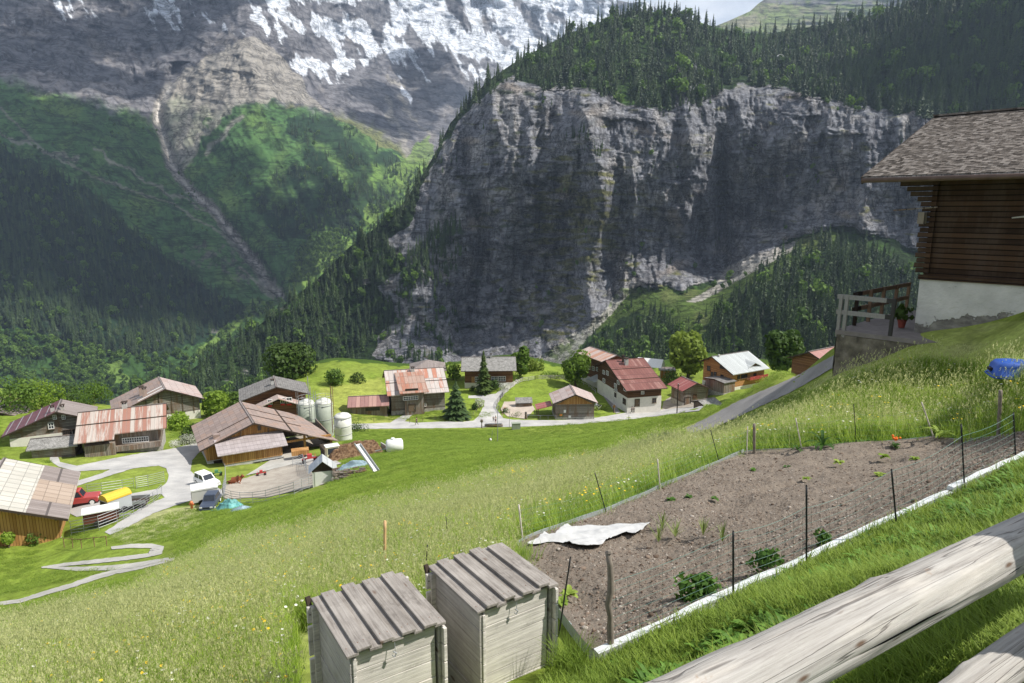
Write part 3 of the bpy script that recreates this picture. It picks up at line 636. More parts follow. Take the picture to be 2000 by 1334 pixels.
forest([(735,560),(800,520),(880,560),(900,640),(870,720),(740,725)], 420, 61, shA, 17, .2, clump=(30, -.02)); forest(CLIFF, 2600, 6, shA, 10, .3, clump=(60, .27))
LOWF = [(1120,740),(1150,670),(1230,640),(1290,600),(1330,660),(1300,760)]; LOWG = [(1370,700),(1400,620),(1470,560),(1540,500),(1600,470),(1680,480),(1790,560),(2100,600),(2100,760),(1340,760)]
forest(LOWF, 650, 7, shA, 19, .1); forest(LOWG, 1900, 8, shA, 24, .04)
forest(GREEN_A, 260, 9, shA, 13, .35); forest([(1150,720),(1250,660),(1400,650),(1500,720),(1400,780),(1150,780)], 380, 10, shA, 15, .55)
forest(FOR_B, 8500, 11, shB, 26, .05); forest(FOR_C, 3000, 12, shB, 22, .1, clump=(45, .0)); forest(LOW_B, 3800, 13, shB, 17, .85, clump=(50, -.15))
forest([(0,180),(300,250),(480,430),(560,560),(400,560),(0,300)], 1100, 14, shB, 13, .4, clump=(40, .15)); forest([(340,380),(480,330),(560,470),(560,560),(450,450)], 500, 15, shB, 13, .4, clump=(40, .1))
forest([(590,470),(700,440),(650,530),(560,560)], 1100, 16, shB, 13, .95); forest([(700,440),(850,290),(860,420),(760,470)], 700, 17, shB, 14, .7)
spr = np.array(spr); dec = np.array(dec)
q = proj(spr[:, 0], spr[:, 1], spr[:, 2]); vis = (q[0] > 0) & (q[0] < 1790) & (q[1] < 735); app = np.where(vis, spr[:, 3]/q[2], 0); near = np.argsort(-app)[:300]
for i in near:
    o = bpy.data.objects.new('spruce_tree', FT[i % 3].data); scene.collection.objects.link(o); s_ = spr[i, 3]; o.location = spr[i, :3]; o.scale = (s_*1.05, s_*1.05, s_); o.rotation_euler.z = spr[i, 4]
    lf = q[0][i] < 1060
    tag(o, 'dark spruce on the wooded ridge left of the cliff' if lf else 'tall dark spruce in the wood at the foot of the cliff, right of the scree', 'tree', 'spruces on the ridge left of the cliff' if lf else 'spruces in the wood right of the scree')
k = np.ones(len(spr), bool); k[near] = False; s2 = spr[k]
scatter('spruce_forest', s2[:, :3], np.stack([s2[:, 3]*1.1]*2+[s2[:, 3]], -1), s2[:, 4], np.arange(len(s2)) % 3, FT)
scatter('broadleaf_forest', dec[:, :3], np.stack([dec[:, 3]*.85]*3, -1), dec[:, 4], np.arange(len(dec)) % 3, FD)
# ---------------------------------------------------------------- roads and paths laid on the ground
def lay(name, poly, m, off=.05, step=9, kind='structure', label=None, cat=None, tmin=2.):
    import bmesh
    b = bmesh.new(); f = b.faces.new([b.verts.new((x, y, 0)) for x, y in poly]); bmesh.ops.triangulate(b, faces=[f])
    xs = [p[0] for p in poly]; ys = [p[1] for p in poly]
    for ax, lo, hi, st in ((0, min(xs), max(xs), step), (1, min(ys), max(ys), step*.45)):
        for v in np.arange(lo+st, hi, st):
            bmesh.ops.bisect_plane(b, geom=b.verts[:]+b.edges[:]+b.faces[:], plane_co=(v, 0, 0) if ax == 0 else (0, v, 0), plane_no=(1, 0, 0) if ax == 0 else (0, 1, 0), dist=1e-4)
    b.verts.ensure_lookup_table(); c = np.array([v.co[:] for v in b.verts]); w_ = 2.2*fbm(c[:, 0]/12, c[:, 1]/6, 3, 4); q = Gn(c[:, 0]+w_, c[:, 1]+w_*.5, tmin)
    for v, p in zip(b.verts, q): v.co = (p[0], p[1], p[2]+off)
    me = bpy.data.meshes.new(name); b.to_mesh(me); b.free()
    o = link(name, me, m, smooth=True); return tag(o, label, cat, kind=kind)
def m_gravel(name, a, b, s1=.6, s2=14., bump=.4):
    m = MT(name, .95, .15); v = m.obj(geo=True); f = m.math('ADD', m.math('MULTIPLY', m.noise(v, s1, 5, .6), .6), m.math('MULTIPLY', m.noise(v, s2, 4, .7), .4))
    m.col(m.ramp(f, [(.35, a), (.65, b)])); m.bump(m.noise(v, s2, 4, .7), bump, .03); return m.m
M_ASPH = m_gravel('road_asphalt', (.30, .295, .29), (.52, .505, .48), .35); M_GRAV = m_gravel('path_gravel', (.19, .18, .175), (.32, .305, .29))
M_YARD = m_gravel('yard_earth', (.26, .225, .19), (.44, .40, .34)); M_STEP = m_gravel('step_slabs', (.34, .33, .30), (.50, .48, .44))
lay('village_road', [(1380,791),(1290,800),(1228,805),(1165,816),(1100,821),(1040,821),(1000,820),(983,817),(968,797),(972,788),(983,772),(1002,755),(1016,743),(1008,741),(998,750),(983,759),(968,769),(945,772),(915,773),(915,778),(938,778),(947,783),(945,793),(935,812),(925,822),(900,824),(850,824),(812,826),(790,823),(812,806),(806,804),(785,812),(762,826),(700,828),(640,830),(600,838),(600,846),(640,840),(700,838),(800,837),(900,836),(1000,834),(1100,831),(1210,822),(1290,812),(1365,803)], M_ASPH)
lay('courtyard_path', [(1293,800),(1296,785),(1310,775),(1340,785),(1372,790),(1370,794)], M_YARD, .08)
lay('garden_path', [(1165,757),(1172,752),(1212,806),(1203,808)], M_GRAV, .08)
lay('farm_road', [(388,862),(372,868),(330,878),(280,885),(225,895),(150,910),(118,903),(112,890),(125,880),(140,873),(150,868),(135,866),(118,872),(100,886),(97,900),(115,912),(150,921),(215,917),(200,925),(150,940),(130,945),(130,955),(150,950),(260,915),(310,910),(325,915),(330,930),(325,945),(310,955),(200,975),(140,985),(130,1000),(150,1010),(200,1000),(250,980),(315,965),(322,972),(280,990),(205,1040),(215,1045),(250,1030),(300,1003),(350,985),(385,975),(400,985),(430,975),(440,960),(395,940),(372,920),(375,900),(392,880)], M_ASPH)
lay('farmyard_ground', [(445,945),(572,905),(622,915),(640,945),(600,955),(520,972),(440,975),(432,955)], M_YARD, .07)
lay('barn_floor', [(480,930),(560,880),(655,900),(667,906),(640,914),(572,908)], M_STEP, .10)
lay('paddock_ground', [(985,785),(1035,783),(1045,800),(1025,819),(990,813),(977,800)], m_gravel('paddock_sand', (.36, .30, .25), (.52, .45, .38)), .07)
lay('hill_path', [(1642,688),(1590,716),(1540,742),(1440,785),(1385,815),(1338,838),(1345,852),(1400,834),(1500,788),(1560,759),(1610,729),(1650,708)], M_GRAV, .03)
def ribbon(name, cl, hw, m, off=.04, step=5):
    cl = np.array(cl, float); d = np.gradient(cl, axis=0); d /= np.linalg.norm(d, axis=1)[:, None]; nn = np.stack([-d[:, 1]*1.0, d[:, 0]], -1); hw = np.interp(np.linspace(0, 1, len(cl)), np.linspace(0, 1, len(hw)), hw)[:, None]; A = cl+nn*hw; B = cl-nn*hw; lay(name, [tuple(p) for p in A]+[tuple(p) for p in B[::-1]], m, off, step)
ribbon('footpath', [(-5,1180),(40,1174),(90,1158),(140,1144),(185,1128),(225,1117),(260,1111),(300,1102),(342,1092)], [3.5, 4, 5, 4, 2.5], M_STEP, .03)
ribbon('stepped_path', [(82,1109),(130,1103),(190,1097),(245,1091),(290,1085),(316,1078),(318,1072),(296,1067),(255,1067),(218,1071)], [1.5, 4, 4, 4, 5, 4.5, 2.5], M_STEP, .05)
ribbon('stepped_path', [(92,1109),(150,1112),(215,1110),(262,1105),(300,1098),(330,1092)], [1.5, 4.5, 5, 4, 2], M_STEP, .05)
# ---------------------------------------------------------------- houses
W_DARK = m_planks('wood_dark_brown', (.035, .020, .012), (.16, .085, .045), 'h', .22)
W_BRN = m_planks('wood_brown', (.09, .042, .020), (.26, .13, .065), 'h', .22)
W_GREYV = m_planks('wood_weathered_upright', (.10, .085, .07), (.34, .30, .26), 'v', .22, grime=(.20, .12, .07))
W_GREYH = m_planks('wood_weathered_lying', (.09, .078, .066), (.33, .30, .27), 'h', .24, grime=(.17, .11, .07))
W_ORV = m_planks('wood_larch_upright', (.30, .14, .045), (.56, .32, .13), 'v', .25)
W_ORH = m_planks('wood_orange_lying', (.28, .12, .04), (.52, .27, .11), 'h', .22)
W_BEAM = m_planks('beam_wood', (.10, .07, .045), (.26, .19, .13), 'x', 5.)
PLAST = m_plain('white_plaster', (.66, .63, .57), .9, var=.14, scale=.8); STONE = m_plain('rubble_stone', (.36, .34, .31), .95, var=.45, scale=2.5); CONC = m_plain('concrete', (.42, .41, .39), .9, var=.2, scale=1.2)
R_RUST = m_roof('roof_rusty_striped', (.40, .35, .31), (.54, .48, .43), (.29, .125, .085), .6, .55, streak=.5)
R_PATCH = m_roof('roof_patchy', (.42, .37, .34), (.58, .53, .50), (.40, .15, .085), .42, 1.0, course=3.4)
R_BARN = m_roof('roof_brown_sheets', (.25, .185, .16), (.40, .32, .285), (.33, .22, .17), .35, 1.1, course=.75)
R_PINK = m_roof('roof_pale_pink', (.38, .30, .275), (.55, .47, .44), (.36, .23, .19), .25, .9, course=1.4)
R_RED = m_roof('roof_oxide_red', (.15, .055, .045), (.25, .105, .085), (.30, .18, .15), .12, .7, course=3.4)
R_RED2 = m_roof('roof_bright_red', (.24, .06, .055), (.36, .12, .105), (.42, .24, .22), .1, .35)
R_SOL = m_roof('roof_maroon_panels', (.10, .022, .030), (.17, .045, .050), None, 0, 1.0, rough=.35); R_TAUPE = m_roof('roof_taupe', (.20, .165, .15), (.31, .265, .245), None, 0, .45, course=5.)
R_GREY = m_shingle('roof_grey_tiles', (.17, .165, .155), (.30, .29, .275), .35, .35); R_ZINC = m_roof('roof_pale_zinc', (.36, .38, .38), (.50, .52, .52), None, 0, .6, rough=.4)
R_DKG = m_shingle('roof_dark_slabs', (.115, .11, .108), (.22, .21, .20), .5, .45); R_ETER = m_roof('roof_pale_fibre_cement', (.42, .40, .35), (.58, .55, .49), None, 0, 1.2, course=1.1)
M_GLASS = m_plain('window_glass', (.03, .035, .045), .12, var=.3, spec=.6); M_WFR = m_plain('white_paint', (.74, .74, .72), .6, var=.06); M_DKW = m_plain('dark_trim', (.05, .035, .025), .8)
M_STEEL = m_plain('galvanised_steel', (.34, .35, .36), .5, .3, .15, 6.); M_BLACK = m_plain('black_rubber', (.02, .02, .02), .7); M_RUSTP = m_plain('rusty_pipe', (.22, .12, .08), .8)
class House:
    def __init__(s, name, label, cat, cx, cy, zb, yaw, L, WF, WB, zr, dF, dB, oe=.9, og=.9, hf=1., wall=None, roof=None, found=PLAST, th=.16, roofK=None, group=None, sink=3., rafters=True):
        s.__dict__.update(locals()); s.root = thing(name, label, cat, (cx, cy, zb), R(yaw), group)
        s.M = Matrix.Translation((cx, cy, zb))@Matrix.Rotation(R(yaw), 4, 'Z'); s.Mi = s.M.inverted(); s.slF = dF/WF; s.slB = dB/WB
        s.x0, s.x1, s.y0, s.y1 = -L/2+og, L/2-og, -WF+oe, WB-oe
        zt = lambda y: zr-th-(s.slF*-y if y < 0 else s.slB*y); s.zt = zt
        MB().box((s.x0-.06, s.y0-.06, -sink), (s.x1+.06, s.y1+.06, hf)).build('foundation', found, s.root)
        MB().prism([(s.y0, hf), (s.y1, hf), (s.y1, zt(s.y1)), (0, zt(0)), (s.y0, zt(s.y0))], s.x0, s.x1, 'x').build('wall', wall, s.root)
        a = MB().prism([(0, zr-th), (0, zr), (-WF, zr-dF), (-WF, zr-dF-th)], -L/2, L/2, 'x'); b = MB().prism([(0, zr-th), (0, zr), (WB, zr-dB), (WB, zr-dB-th)], -L/2, L/2, 'x')
        s.roof_o = a.build('roof', roof, s.root)
        s.roof_k = b.build('roof', roofK or roof, s.root)
        MB().bar((-L/2-.02, 0, zr+.03), (L/2+.02, 0, zr+.03), .3, .07).build('ridge_cap', R_TAUPE if roof is not R_RED else roof, s.root)
        v = MB()
        for X in (-L/2-.03, L/2+.03):
            v.bar((X, 0, zr-.1), (X, -WF, zr-dF-.1), .05, .22); v.bar((X, 0, zr-.1), (X, WB, zr-dB-.1), .05, .22)
        v.build('verge_board', M_DKW, s.root)
        if rafters:
            r_ = MB()
            for y in (s.y0+.1, s.y0*.5, 0, s.y1*.5, s.y1-.1): r_.bar((-L/2+.1, y, zt(y)-.12), (L/2-.1, y, zt(y)-.12), .18, .22)
            r_.build('purlins', W_BEAM, s.root)
    def ray(s, px, py, side, off=0.):
        d = s.Mi.to_3x3()@Vector(P(px, py, 1.)); o = s.Mi@Vector((0, 0, 0)); ax, val = {'F': (1, s.y0-off), 'K': (1, s.y1+off), '0': (0, s.x0-off), '1': (0, s.x1+off)}[side]
        return o+d*((val-o[ax])/d[ax])
    def rect(s, side, x0, y0, x1, y1):
        cx, cy = (x0+x1)/2, (y0+y1)/2; a = s.ray(x0, cy, side); b = s.ray(x1, cy, side); t = s.ray(cx, y0, side); m = s.ray(cx, y1, side); k = 0 if side in 'FK' else 1
        return sorted((a[k], b[k])), (min(t.z, m.z), max(t.z, m.z))
    def slab(s, side, u, z, d0, d1, mb=None):
        mb = mb or MB(); (a, b), (c, e) = u, z
        if side == 'F': mb.box((a, s.y0-d1, c), (b, s.y0-d0, e))
        if side == 'K': mb.box((a, s.y1+d0, c), (b, s.y1+d1, e))
        if side == '0': mb.box((s.x0-d1, a, c), (s.x0-d0, b, e))
        if side == '1': mb.box((s.x1+d0, a, c), (s.x1+d1, b, e))
        return mb
    def window(s, side, x0, y0, x1, y1, fr=M_WFR, bars=1, pane=M_GLASS, sill=True, name='window'):
        (a, b), (c, e) = s.rect(side, x0, y0, x1, y1); w_ = .09; m = MB()
        for u, z in (((a-w_, b+w_), (c-w_, c)), ((a-w_, b+w_), (e, e+w_)), ((a-w_, a), (c, e)), ((b, b+w_), (c, e))): s.slab(side, u, z, .0, .14, m)
        for i in range(bars):
            q = a+(b-a)*(i+1)/(bars+1); s.slab(side, (q-.035, q+.035), (c, e), .07, .12, m)
        s.slab(side, (a, b), ((c+e)/2-.03, (c+e)/2+.03), .075, .115, m)
        f = m.build(name, fr, s.root); s.slab(side, (a, b), (c, e), .03, .065).build('pane', pane, f)
        if sill: s.slab(side, (a-.18, b+.18), (c-w_-.07, c-w_-.005), .0, .26).build('sill', W_BEAM, f)
        return f
    def door(s, side, x0, y0, x1, y1, m=W_BEAM):
        (a, b), (c, e) = s.rect(side, x0, y0, x1, y1); fr = MB(); w_ = .12
        for u, z in (((a-w_, b+w_), (e, e+w_)), ((a-w_, a), (c, e)), ((b, b+w_), (c, e))): s.slab(side, u, z, .0, .16, fr)
        f = fr.build('door', M_DKW, s.root); p = s.slab(side, (a, b), (c, e), .03, .08).build('door_leaf', m, f); s.slab(side, (b-.25, b-.12), ((c+e)/2-.1, (c+e)/2+.02), .081, .14).build('handle', M_STEEL, f); return f
    def chimney(s, x, y, w_=.7, h_=1.3, cap=True, m=None):
        z = s.zt(y); par = s.roof_o if y <= 0 else s.roof_k; c = MB().box((x-w_/2, y-w_/2, z-.4), (x+w_/2, y+w_/2, z+h_)).build('chimney', m or CONC, par)
        if cap:
            k = MB()
            for sx in (-1, 1):
                for sy in (-1, 1): k.box((x+sx*w_*.35-.06, y+sy*w_*.35-.06, z+h_), (x+sx*w_*.35+.06, y+sy*w_*.35+.06, z+h_+.3))
            k.box((x-w_*.65, y-w_*.65, z+h_+.3), (x+w_*.65, y+w_*.65, z+h_+.38)); k.build('chimney_cap', M_DKW, par)
        return c
    def seam(s, y, name='roof_joint'):
        """a stepped sheet edge running along the slope y"""
        sl = s.slF if y < 0 else s.slB; z = s.zr-sl*abs(y); MB().box((-s.L/2, y-.1, z-.02), (s.L/2, y+.1, z+.09)).build(name, M_DKW, s.root)
    def vjoint(s, x, side):
        d, n = (s.WF, -1) if side == 'F' else (s.WB, 1); sl = s.slF if side == 'F' else s.slB
        MB().bar((x, 0, s.zr+.04), (x, n*d, s.zr-sl*d+.04), .12, .08).build('roof_joint', M_DKW, s.root)
    def gutter(s, side='F'):
        y = -s.WF-.06 if side == 'F' else s.WB+.06; z = s.zr-(s.dF if side == 'F' else s.dB)-.1; MB().tube([(-s.L/2, y, z), (s.L/2, y, z)], .09, 6).build('gutter', M_DKW, s.root)
# 1 maroon panel roof house
b = House('farmhouse', 'wooden house whose left roof slope has maroon panels, behind the small slab-roofed shed', 'house', -72.6, 105.4, -36.8, 118, 8, 5.0, 7.3, 5.9, 1.95, 2.95, hf=2.2, wall=W_GREYH, roof=R_TAUPE, roofK=R_SOL)
b.window('0', 95.5, 826, 104.5, 836.5); b.window('0', 104.5, 811, 109.5, 818); b.window('0', 122, 811, 127, 818); b.window('0', 124, 840, 139, 847, bars=3, fr=M_DKW); b.window('0', 143, 838.6, 150, 845, fr=M_DKW)
b.chimney(-2.6, .6, .5, .8); b.chimney(-2.3, -.7, .5, .7, m=STONE)
for k in (1.5, 2.8, 4.1, 5.4, 6.7): MB().box((-4, k-.04, b.zr-b.slB*k), (4, k+.04, b.zr-b.slB*k+.06)).build('panel_joint', M_STEEL, b.root)
# shed with stone slab roof before it
b = House('shed', 'small low shed with a grey stone slab roof in front of the maroon roofed house', 'shed', -67.5, 96.5, -36.6, 20, 6.4, 2.6, 2.6, 3.5, .9, .9, .5, .5, .6, W_GREYH, R_GREY, STONE)
# far left grey roof
House('farmhouse', 'grey roofed house at the far left edge partly behind the maroon panelled roof', 'house', -96.5, 122, -41.5, 118, 10, 5.5, 7, 6.2, 2.3, 2.9, wall=W_GREYH, roof=R_TAUPE).chimney(-3, 2, .6, 1.2)
# 2 rust striped roof
b = House('farmhouse', 'long grey boarded farmhouse under a rust striped sheet metal roof', 'house', -60.5, 102.3, -37., 24.5, 12.0, 5.4, 5.5, 6.6, 2.4, 2.37, hf=1.5, wall=W_GREYV, roof=R_RUST, found=STONE)
for i in range(11):
    x = 240+i*4.6; b.window('F', x, 853.5+(275-x)*.08, x+3.2, 862+(275-x)*.08, bars=0, sill=False)
b.seam(-2.9); b.chimney(.2, 0.1, .7, .8); (a_, c_), z_ = b.rect('F', 208.8, 884.3, 217.2, 893); b.slab('F', (a_, c_), z_, .05, .1).build('notice_board', M_WFR, b.root)
MB().prism([(-5.35, b.zr-2.38), (-5.35, b.zr-2.26), (-6.7, b.zr-2.82), (-6.7, b.zr-2.95)], -6.0, -.9, 'x').build('lower_roof', R_RUST, b.root)
MB().box((-4.9, -5.9, -2), (-1.0, -4.4, 2.9)).build('store_room', W_GREYV, b.root); MB().box((-1.0, -5.3, 1.3), (5., -4.6, 2.1)).build('balcony', W_GREYV, b.root)
# 3 big brown roof behind
b = House('farmhouse', 'large grey gabled house with wide brown sheet roof behind the rust striped roof', 'house', -73.3, 138.6, -42.3, 122.5, 12.2, 7.1, 9.6, 6.6, 3.1, 3.95, hf=1., wall=W_GREYH, roof=R_PINK, roofK=R_BARN)
b.chimney(-1.5, 4.0, .8, 1.6, m=R_BARN); b.chimney(-3.6, 3.6, .8, 1.6, m=R_BARN)
for y in (-5, -3, -1, 1.3, 3.6, 6): MB().box((b.x0-.1, y-.08, .5), (b.x0+.01, y+.08, b.zt(y)-.1)).build('wall_post', W_BEAM, b.root)
for X in (-4.6, -1.2): MB().box((X, .1, b.zr-.05-.2), (X+.12, .2, b.zr)).build('joint', CONC, b.root) if 0 else None
for X in (-2.9, -5.): MB().bar((X, .2, b.zr-.03), (X, 5.0, b.zr-b.slB*5.0+.02), .3, .06).build('roof_joint', M_WFR, b.root)
# 4 the big barn
b = House('barn', 'big open-sided orange board barn with broad brown roof beside the silos', 'barn', -40.4, 100., -37., 119.5, 12.9, 7.5, 7.4, 6.7, 3.05, 2.95, hf=1.6, wall=W_ORV, roof=R_BARN, found=CONC, rafters=True)
# open bay: the wall on the right is left out, so rebuild wall and foundation narrower
for c_ in list(b.root.children):
    if c_.name.split('.')[0] in ('wall', 'foundation'): bpy.data.objects.remove(c_)
yb = -3.4; MB().box((b.x0, yb, -3), (b.x1, b.y1, 1.8)).build('foundation', CONC, b.root)
MB().prism([(yb, 1.8), (b.y1, 1.8), (b.y1, b.zt(b.y1)), (0, b.zt(0)), (yb, b.zt(yb))], b.x0, b.x1, 'x').build('wall', W_ORV, b.root)
MB().prism([(-11.5, .2), (yb, .2), (yb, b.zt(yb)), (-11.5, b.zt(-11.5)-.1)], b.x1-1.2, b.x1-1., 'x').build('back_wall', W_GREYV, b.root)
ex = MB(); z1 = b.zr-b.dF; ex.add([(-b.L/2, -b.WF, z1), (b.L/2, -b.WF, z1), (b.L/2-1.5, -b.WF-1.6, z1-.55), (-b.L/2+.2, -b.WF-4.6, z1-1.75), (-b.L/2, -b.WF, z1-.16), (b.L/2, -b.WF, z1-.16), (b.L/2-1.5, -b.WF-1.6, z1-.7), (-b.L/2+.2, -b.WF-4.6, z1-1.9)],
  [(0, 1, 2, 3), (7, 6, 5, 4), (0, 4, 5, 1), (1, 5, 6, 2), (2, 6, 7, 3), (3, 7, 4, 0)]); ex.build('bay_roof', R_BARN, b.root)
for y, x in ((yb-.1, b.x0), (-7.2, b.x0), (-11.2, b.x0), (-11., 1.)):
    MB().box((x, y-.15, -1), (x+.3, y+.15, b.zt(y) if y > -7.5 else z1-.16-.4*(-y-7.5)-.1)).build('post', W_ORV, b.root)
MB().box((b.x0+.4, -11.35, -1), (b.x1-1., -11.2, 2.6)).build('side_wall', W_GREYV, b.root); MB().box((b.x0+.1, -11.4, -1.5), (b.x1-1., yb-.01, .06)).build('bay_floor', M_YARD, b.root)
MB().box((b.x0+.05, -11.2, 2.55), (b.x0+.25, yb, 2.85)).build('cross_beam', W_ORV, b.root)
MB().box((b.x0-3.0, -3.3, 1.9), (b.x0-.01, 4.6, 3.75)).build('stable_wall', W_ORV, b.root); MB().box((b.x0-2.9, -3.2, -3), (b.x0-.02, 4.5, 1.9)).build('stable_foundation', CONC, b.root)
MB().add([(b.x0-3.7, -4.0, 3.55), (b.x0-3.7, 5.4, 3.55), (b.x0-.02, 5.4, 4.75), (b.x0-.02, -4.0, 4.75), (b.x0-3.7, -4.0, 3.43), (b.x0-3.7, 5.4, 3.43), (b.x0-.02, 5.4, 4.62), (b.x0-.02, -4.0, 4.62)], [(0, 1, 2, 3), (7, 6, 5, 4), (0, 4, 5, 1), (1, 5, 6, 2), (2, 6, 7, 3), (3, 7, 4, 0)]).build('stable_roof', m_roof('roof_pale_trapezoid', (.30, .26, .255), (.42, .37, .37), None, 0, .9, course=.5), b.root)
for y in (3.6, .2, -.9, -2.0, -3.0):
    f = MB().box((b.x0-2.96, y-.42, .9), (b.x0-2.9, y+.42, 1.5)).build('opening', M_DKW, b.root); MB().box((b.x0-3.02, y-.5, 1.52), (b.x0-2.9, y+.5, 1.62)).build('lintel', M_STEEL, f)
b.door('0', 420, 900, 434, 924, M_DKW); b.window('0', 406, 905, 417, 915, bars=1); b.vjoint(-2.8, 'K'); b.vjoint(-1.8, 'F'); b.vjoint(2.2, 'F'); b.seam(-5.2); b.chimney(-3.9, 4.9, .9, .5, False, R_BARN)
b.window('0', 504, 832, 508.5, 839, bars=0, fr=W_BEAM, sill=False)
for y in (-2, 1.8, 4.6): MB().prism([(b.x0-.02, b.zt(y)-1.1), (b.x0-.02, b.zt(y)-.9), (b.x0-.8, b.zt(y)-.15), (b.x0-.8, b.zt(y)-.3)], y-.07, y+.07, 'y').build('bracket', W_BEAM, b.root)
# 5 dark slab roof and the pink porch roof
b = House('farmhouse', 'dark brown house under a dark grey slab roof, behind the silos', 'house', -48.6, 135.9, -41.6, 112, 10, 6.4, 7.1, 6.9, 2.1, 2.3, hf=.8, wall=W_BRN, roof=R_DKG)
b.chimney(-1.8, .6, .6, .9); b.x0 -= 2.9
MB().prism([(-5.4, -3), (5.4, -3), (5.4, 2.55), (0, 4.6), (-5.4, 2.55)], b.x0, b.x0+2.9, 'x').build('porch_wall', W_BRN, b.root)
for s_ in (1, -1): MB().prism([(0, 5.15), (0, 5.3), (s_*6.6, 2.65), (s_*6.6, 2.5)], b.x0-1., b.x0+2.3, 'x').build('porch_roof', R_PINK, b.root)
for x0, y0, x1, y1 in ((523.5, 781, 531, 789.5), (548.4, 777.6, 556, 786.6), (560, 777, 569.5, 786.6)):
    f = b.window('0', x0, y0, x1, y1, bars=1); (a_, c_), z_ = b.rect('0', x0, y1+1, x1, y1+4); b.slab('0', (a_, c_), z_, .1, .45).build('flower_box', m_plain('red_geraniums', (.5, .03, .03), .8, var=.8, scale=9), f)
MB().box((b.x0-1.1, -5.3, 1.0), (b.x0-.02, 5.3, 1.12)).build('balcony', W_BRN, b.root); MB().box((b.x0-1.12, -5.3, 1.13), (b.x0-1.05, 5.3, 1.75)).build('balcony_rail', W_BRN, b.root)
# 6 patchy roof barn + annex
b = House('farmhouse', 'grey boarded farmhouse with patchy pink and orange rusty roof and raised gate dormer', 'house', -22.9, 155.3, -45.2, 14.5, 13.8, 8.2, 7.0, 8.5, 3.8, 3.2, hf=.8, wall=W_GREYH, roof=R_PATCH, found=STONE)
b.chimney(-.4, -1.0, .7, 1.0); b.seam(-4.3)
MB().box((-3.1, -9.0, -2), (1.1, -7.1, 5.35)).build('gate_tower', W_GREYV, b.root); b.y0 = -9.0
MB().add([(-4.3, -9.9, 5.45), (2.1, -9.9, 5.45), (1.7, -1.2, 8.15), (-4.7, -1.2, 8.15), (-4.3, -9.9, 5.3), (2.1, -9.9, 5.3), (1.7, -1.2, 8.0), (-4.7, -1.2, 8.0)], [(0, 1, 2, 3), (7, 6, 5, 4), (0, 4, 5, 1), (1, 5, 6, 2), (2, 6, 7, 3), (3, 7, 4, 0)]).build('gate_roof', m_roof('roof_orange_rust', (.34, .22, .17), (.44, .34, .29), (.34, .14, .085), .5, .9, course=3.), b.root)
b.window('F', 792, 759.5, 816, 764.5, bars=5, fr=M_DKW); b.window('F', 788, 774, 816, 780.5, bars=5, fr=M_WFR); b.door('F', 798, 790, 811, 803.5); b.y0 = -b.WF+b.oe; b.window('F', 827, 788, 832, 793)
e = House('outbuilding', 'low outbuilding with a maroon rusty roof left of the patchy roofed farmhouse', 'outbuilding', -32.2, 148.2, -45.6, 10, 9.0, 4.2, 4.0, 4.4, 1.3, 1.2, .6, .5, .5, W_GREYV, m_roof('roof_maroon_rust', (.24, .12, .105), (.34, .20, .18), (.40, .24, .20), .3, .9), STONE)
e.window('F', 715, 796, 741, 801, bars=5, fr=M_DKW, sill=False)
b = thing('house_roof_tower', None, None); bpy.data.objects.remove(b)
b = House('pavilion', 'grey hipped tent-shaped roof showing behind the patchy farmhouse ridge', 'house', -22.5, 177.5, -47.6, 8, 9, 4.5, 4.5, 6.4, .05, .05, .8, .8, 1., W_BRN, R_DKG, rafters=False)
for c_ in list(b.root.children):
    if c_.name.split('.')[0] in ('roof', 'ridge_cap', 'verge_board', 'purlins'): bpy.data.objects.remove(c_)
MB().add([(-4.8, -4.8, 6.2), (4.8, -4.8, 6.2), (4.8, 4.8, 6.2), (-4.8, 4.8, 6.2), (0, 0, 8.2), (-4.8, -4.8, 6.0), (4.8, -4.8, 6.0), (4.8, 4.8, 6.0), (-4.8, 4.8, 6.0)], [(0, 1, 4), (1, 2, 4), (2, 3, 4), (3, 0, 4), (8, 7, 6, 5), (0, 5, 6, 1), (1, 6, 7, 2), (2, 7, 8, 3), (3, 8, 5, 0)]).build('roof', R_TAUPE, b.root)
# 7 grey tiled chalet
b = House('chalet', 'brown chalet with grey tiled roof and white window shutters beside the tall narrow spruce', 'house', -6.0, 171.9, -43.8, 2, 13.9, 5.5, 5.5, 6.35, 2.4, 2.4, hf=.7, wall=W_BRN, roof=R_GREY)
b.window('F', 928.3, 736.4, 933.6, 745); b.window('F', 960, 736, 972, 743, bars=3); b.window('F', 974, 735.5, 987, 743.6, bars=3); b.chimney(.6, -.4, .5, .9); b.gutter()
(a_, c_), z_ = b.rect('F', 920.7, 736, 927, 747.4); b.slab('F', (a_, c_), z_, .02, .08).build('shutter', W_ORV, b.root)
b.root['label'] = 'brown chalet with a grey tiled roof, behind the tall narrow spruce'
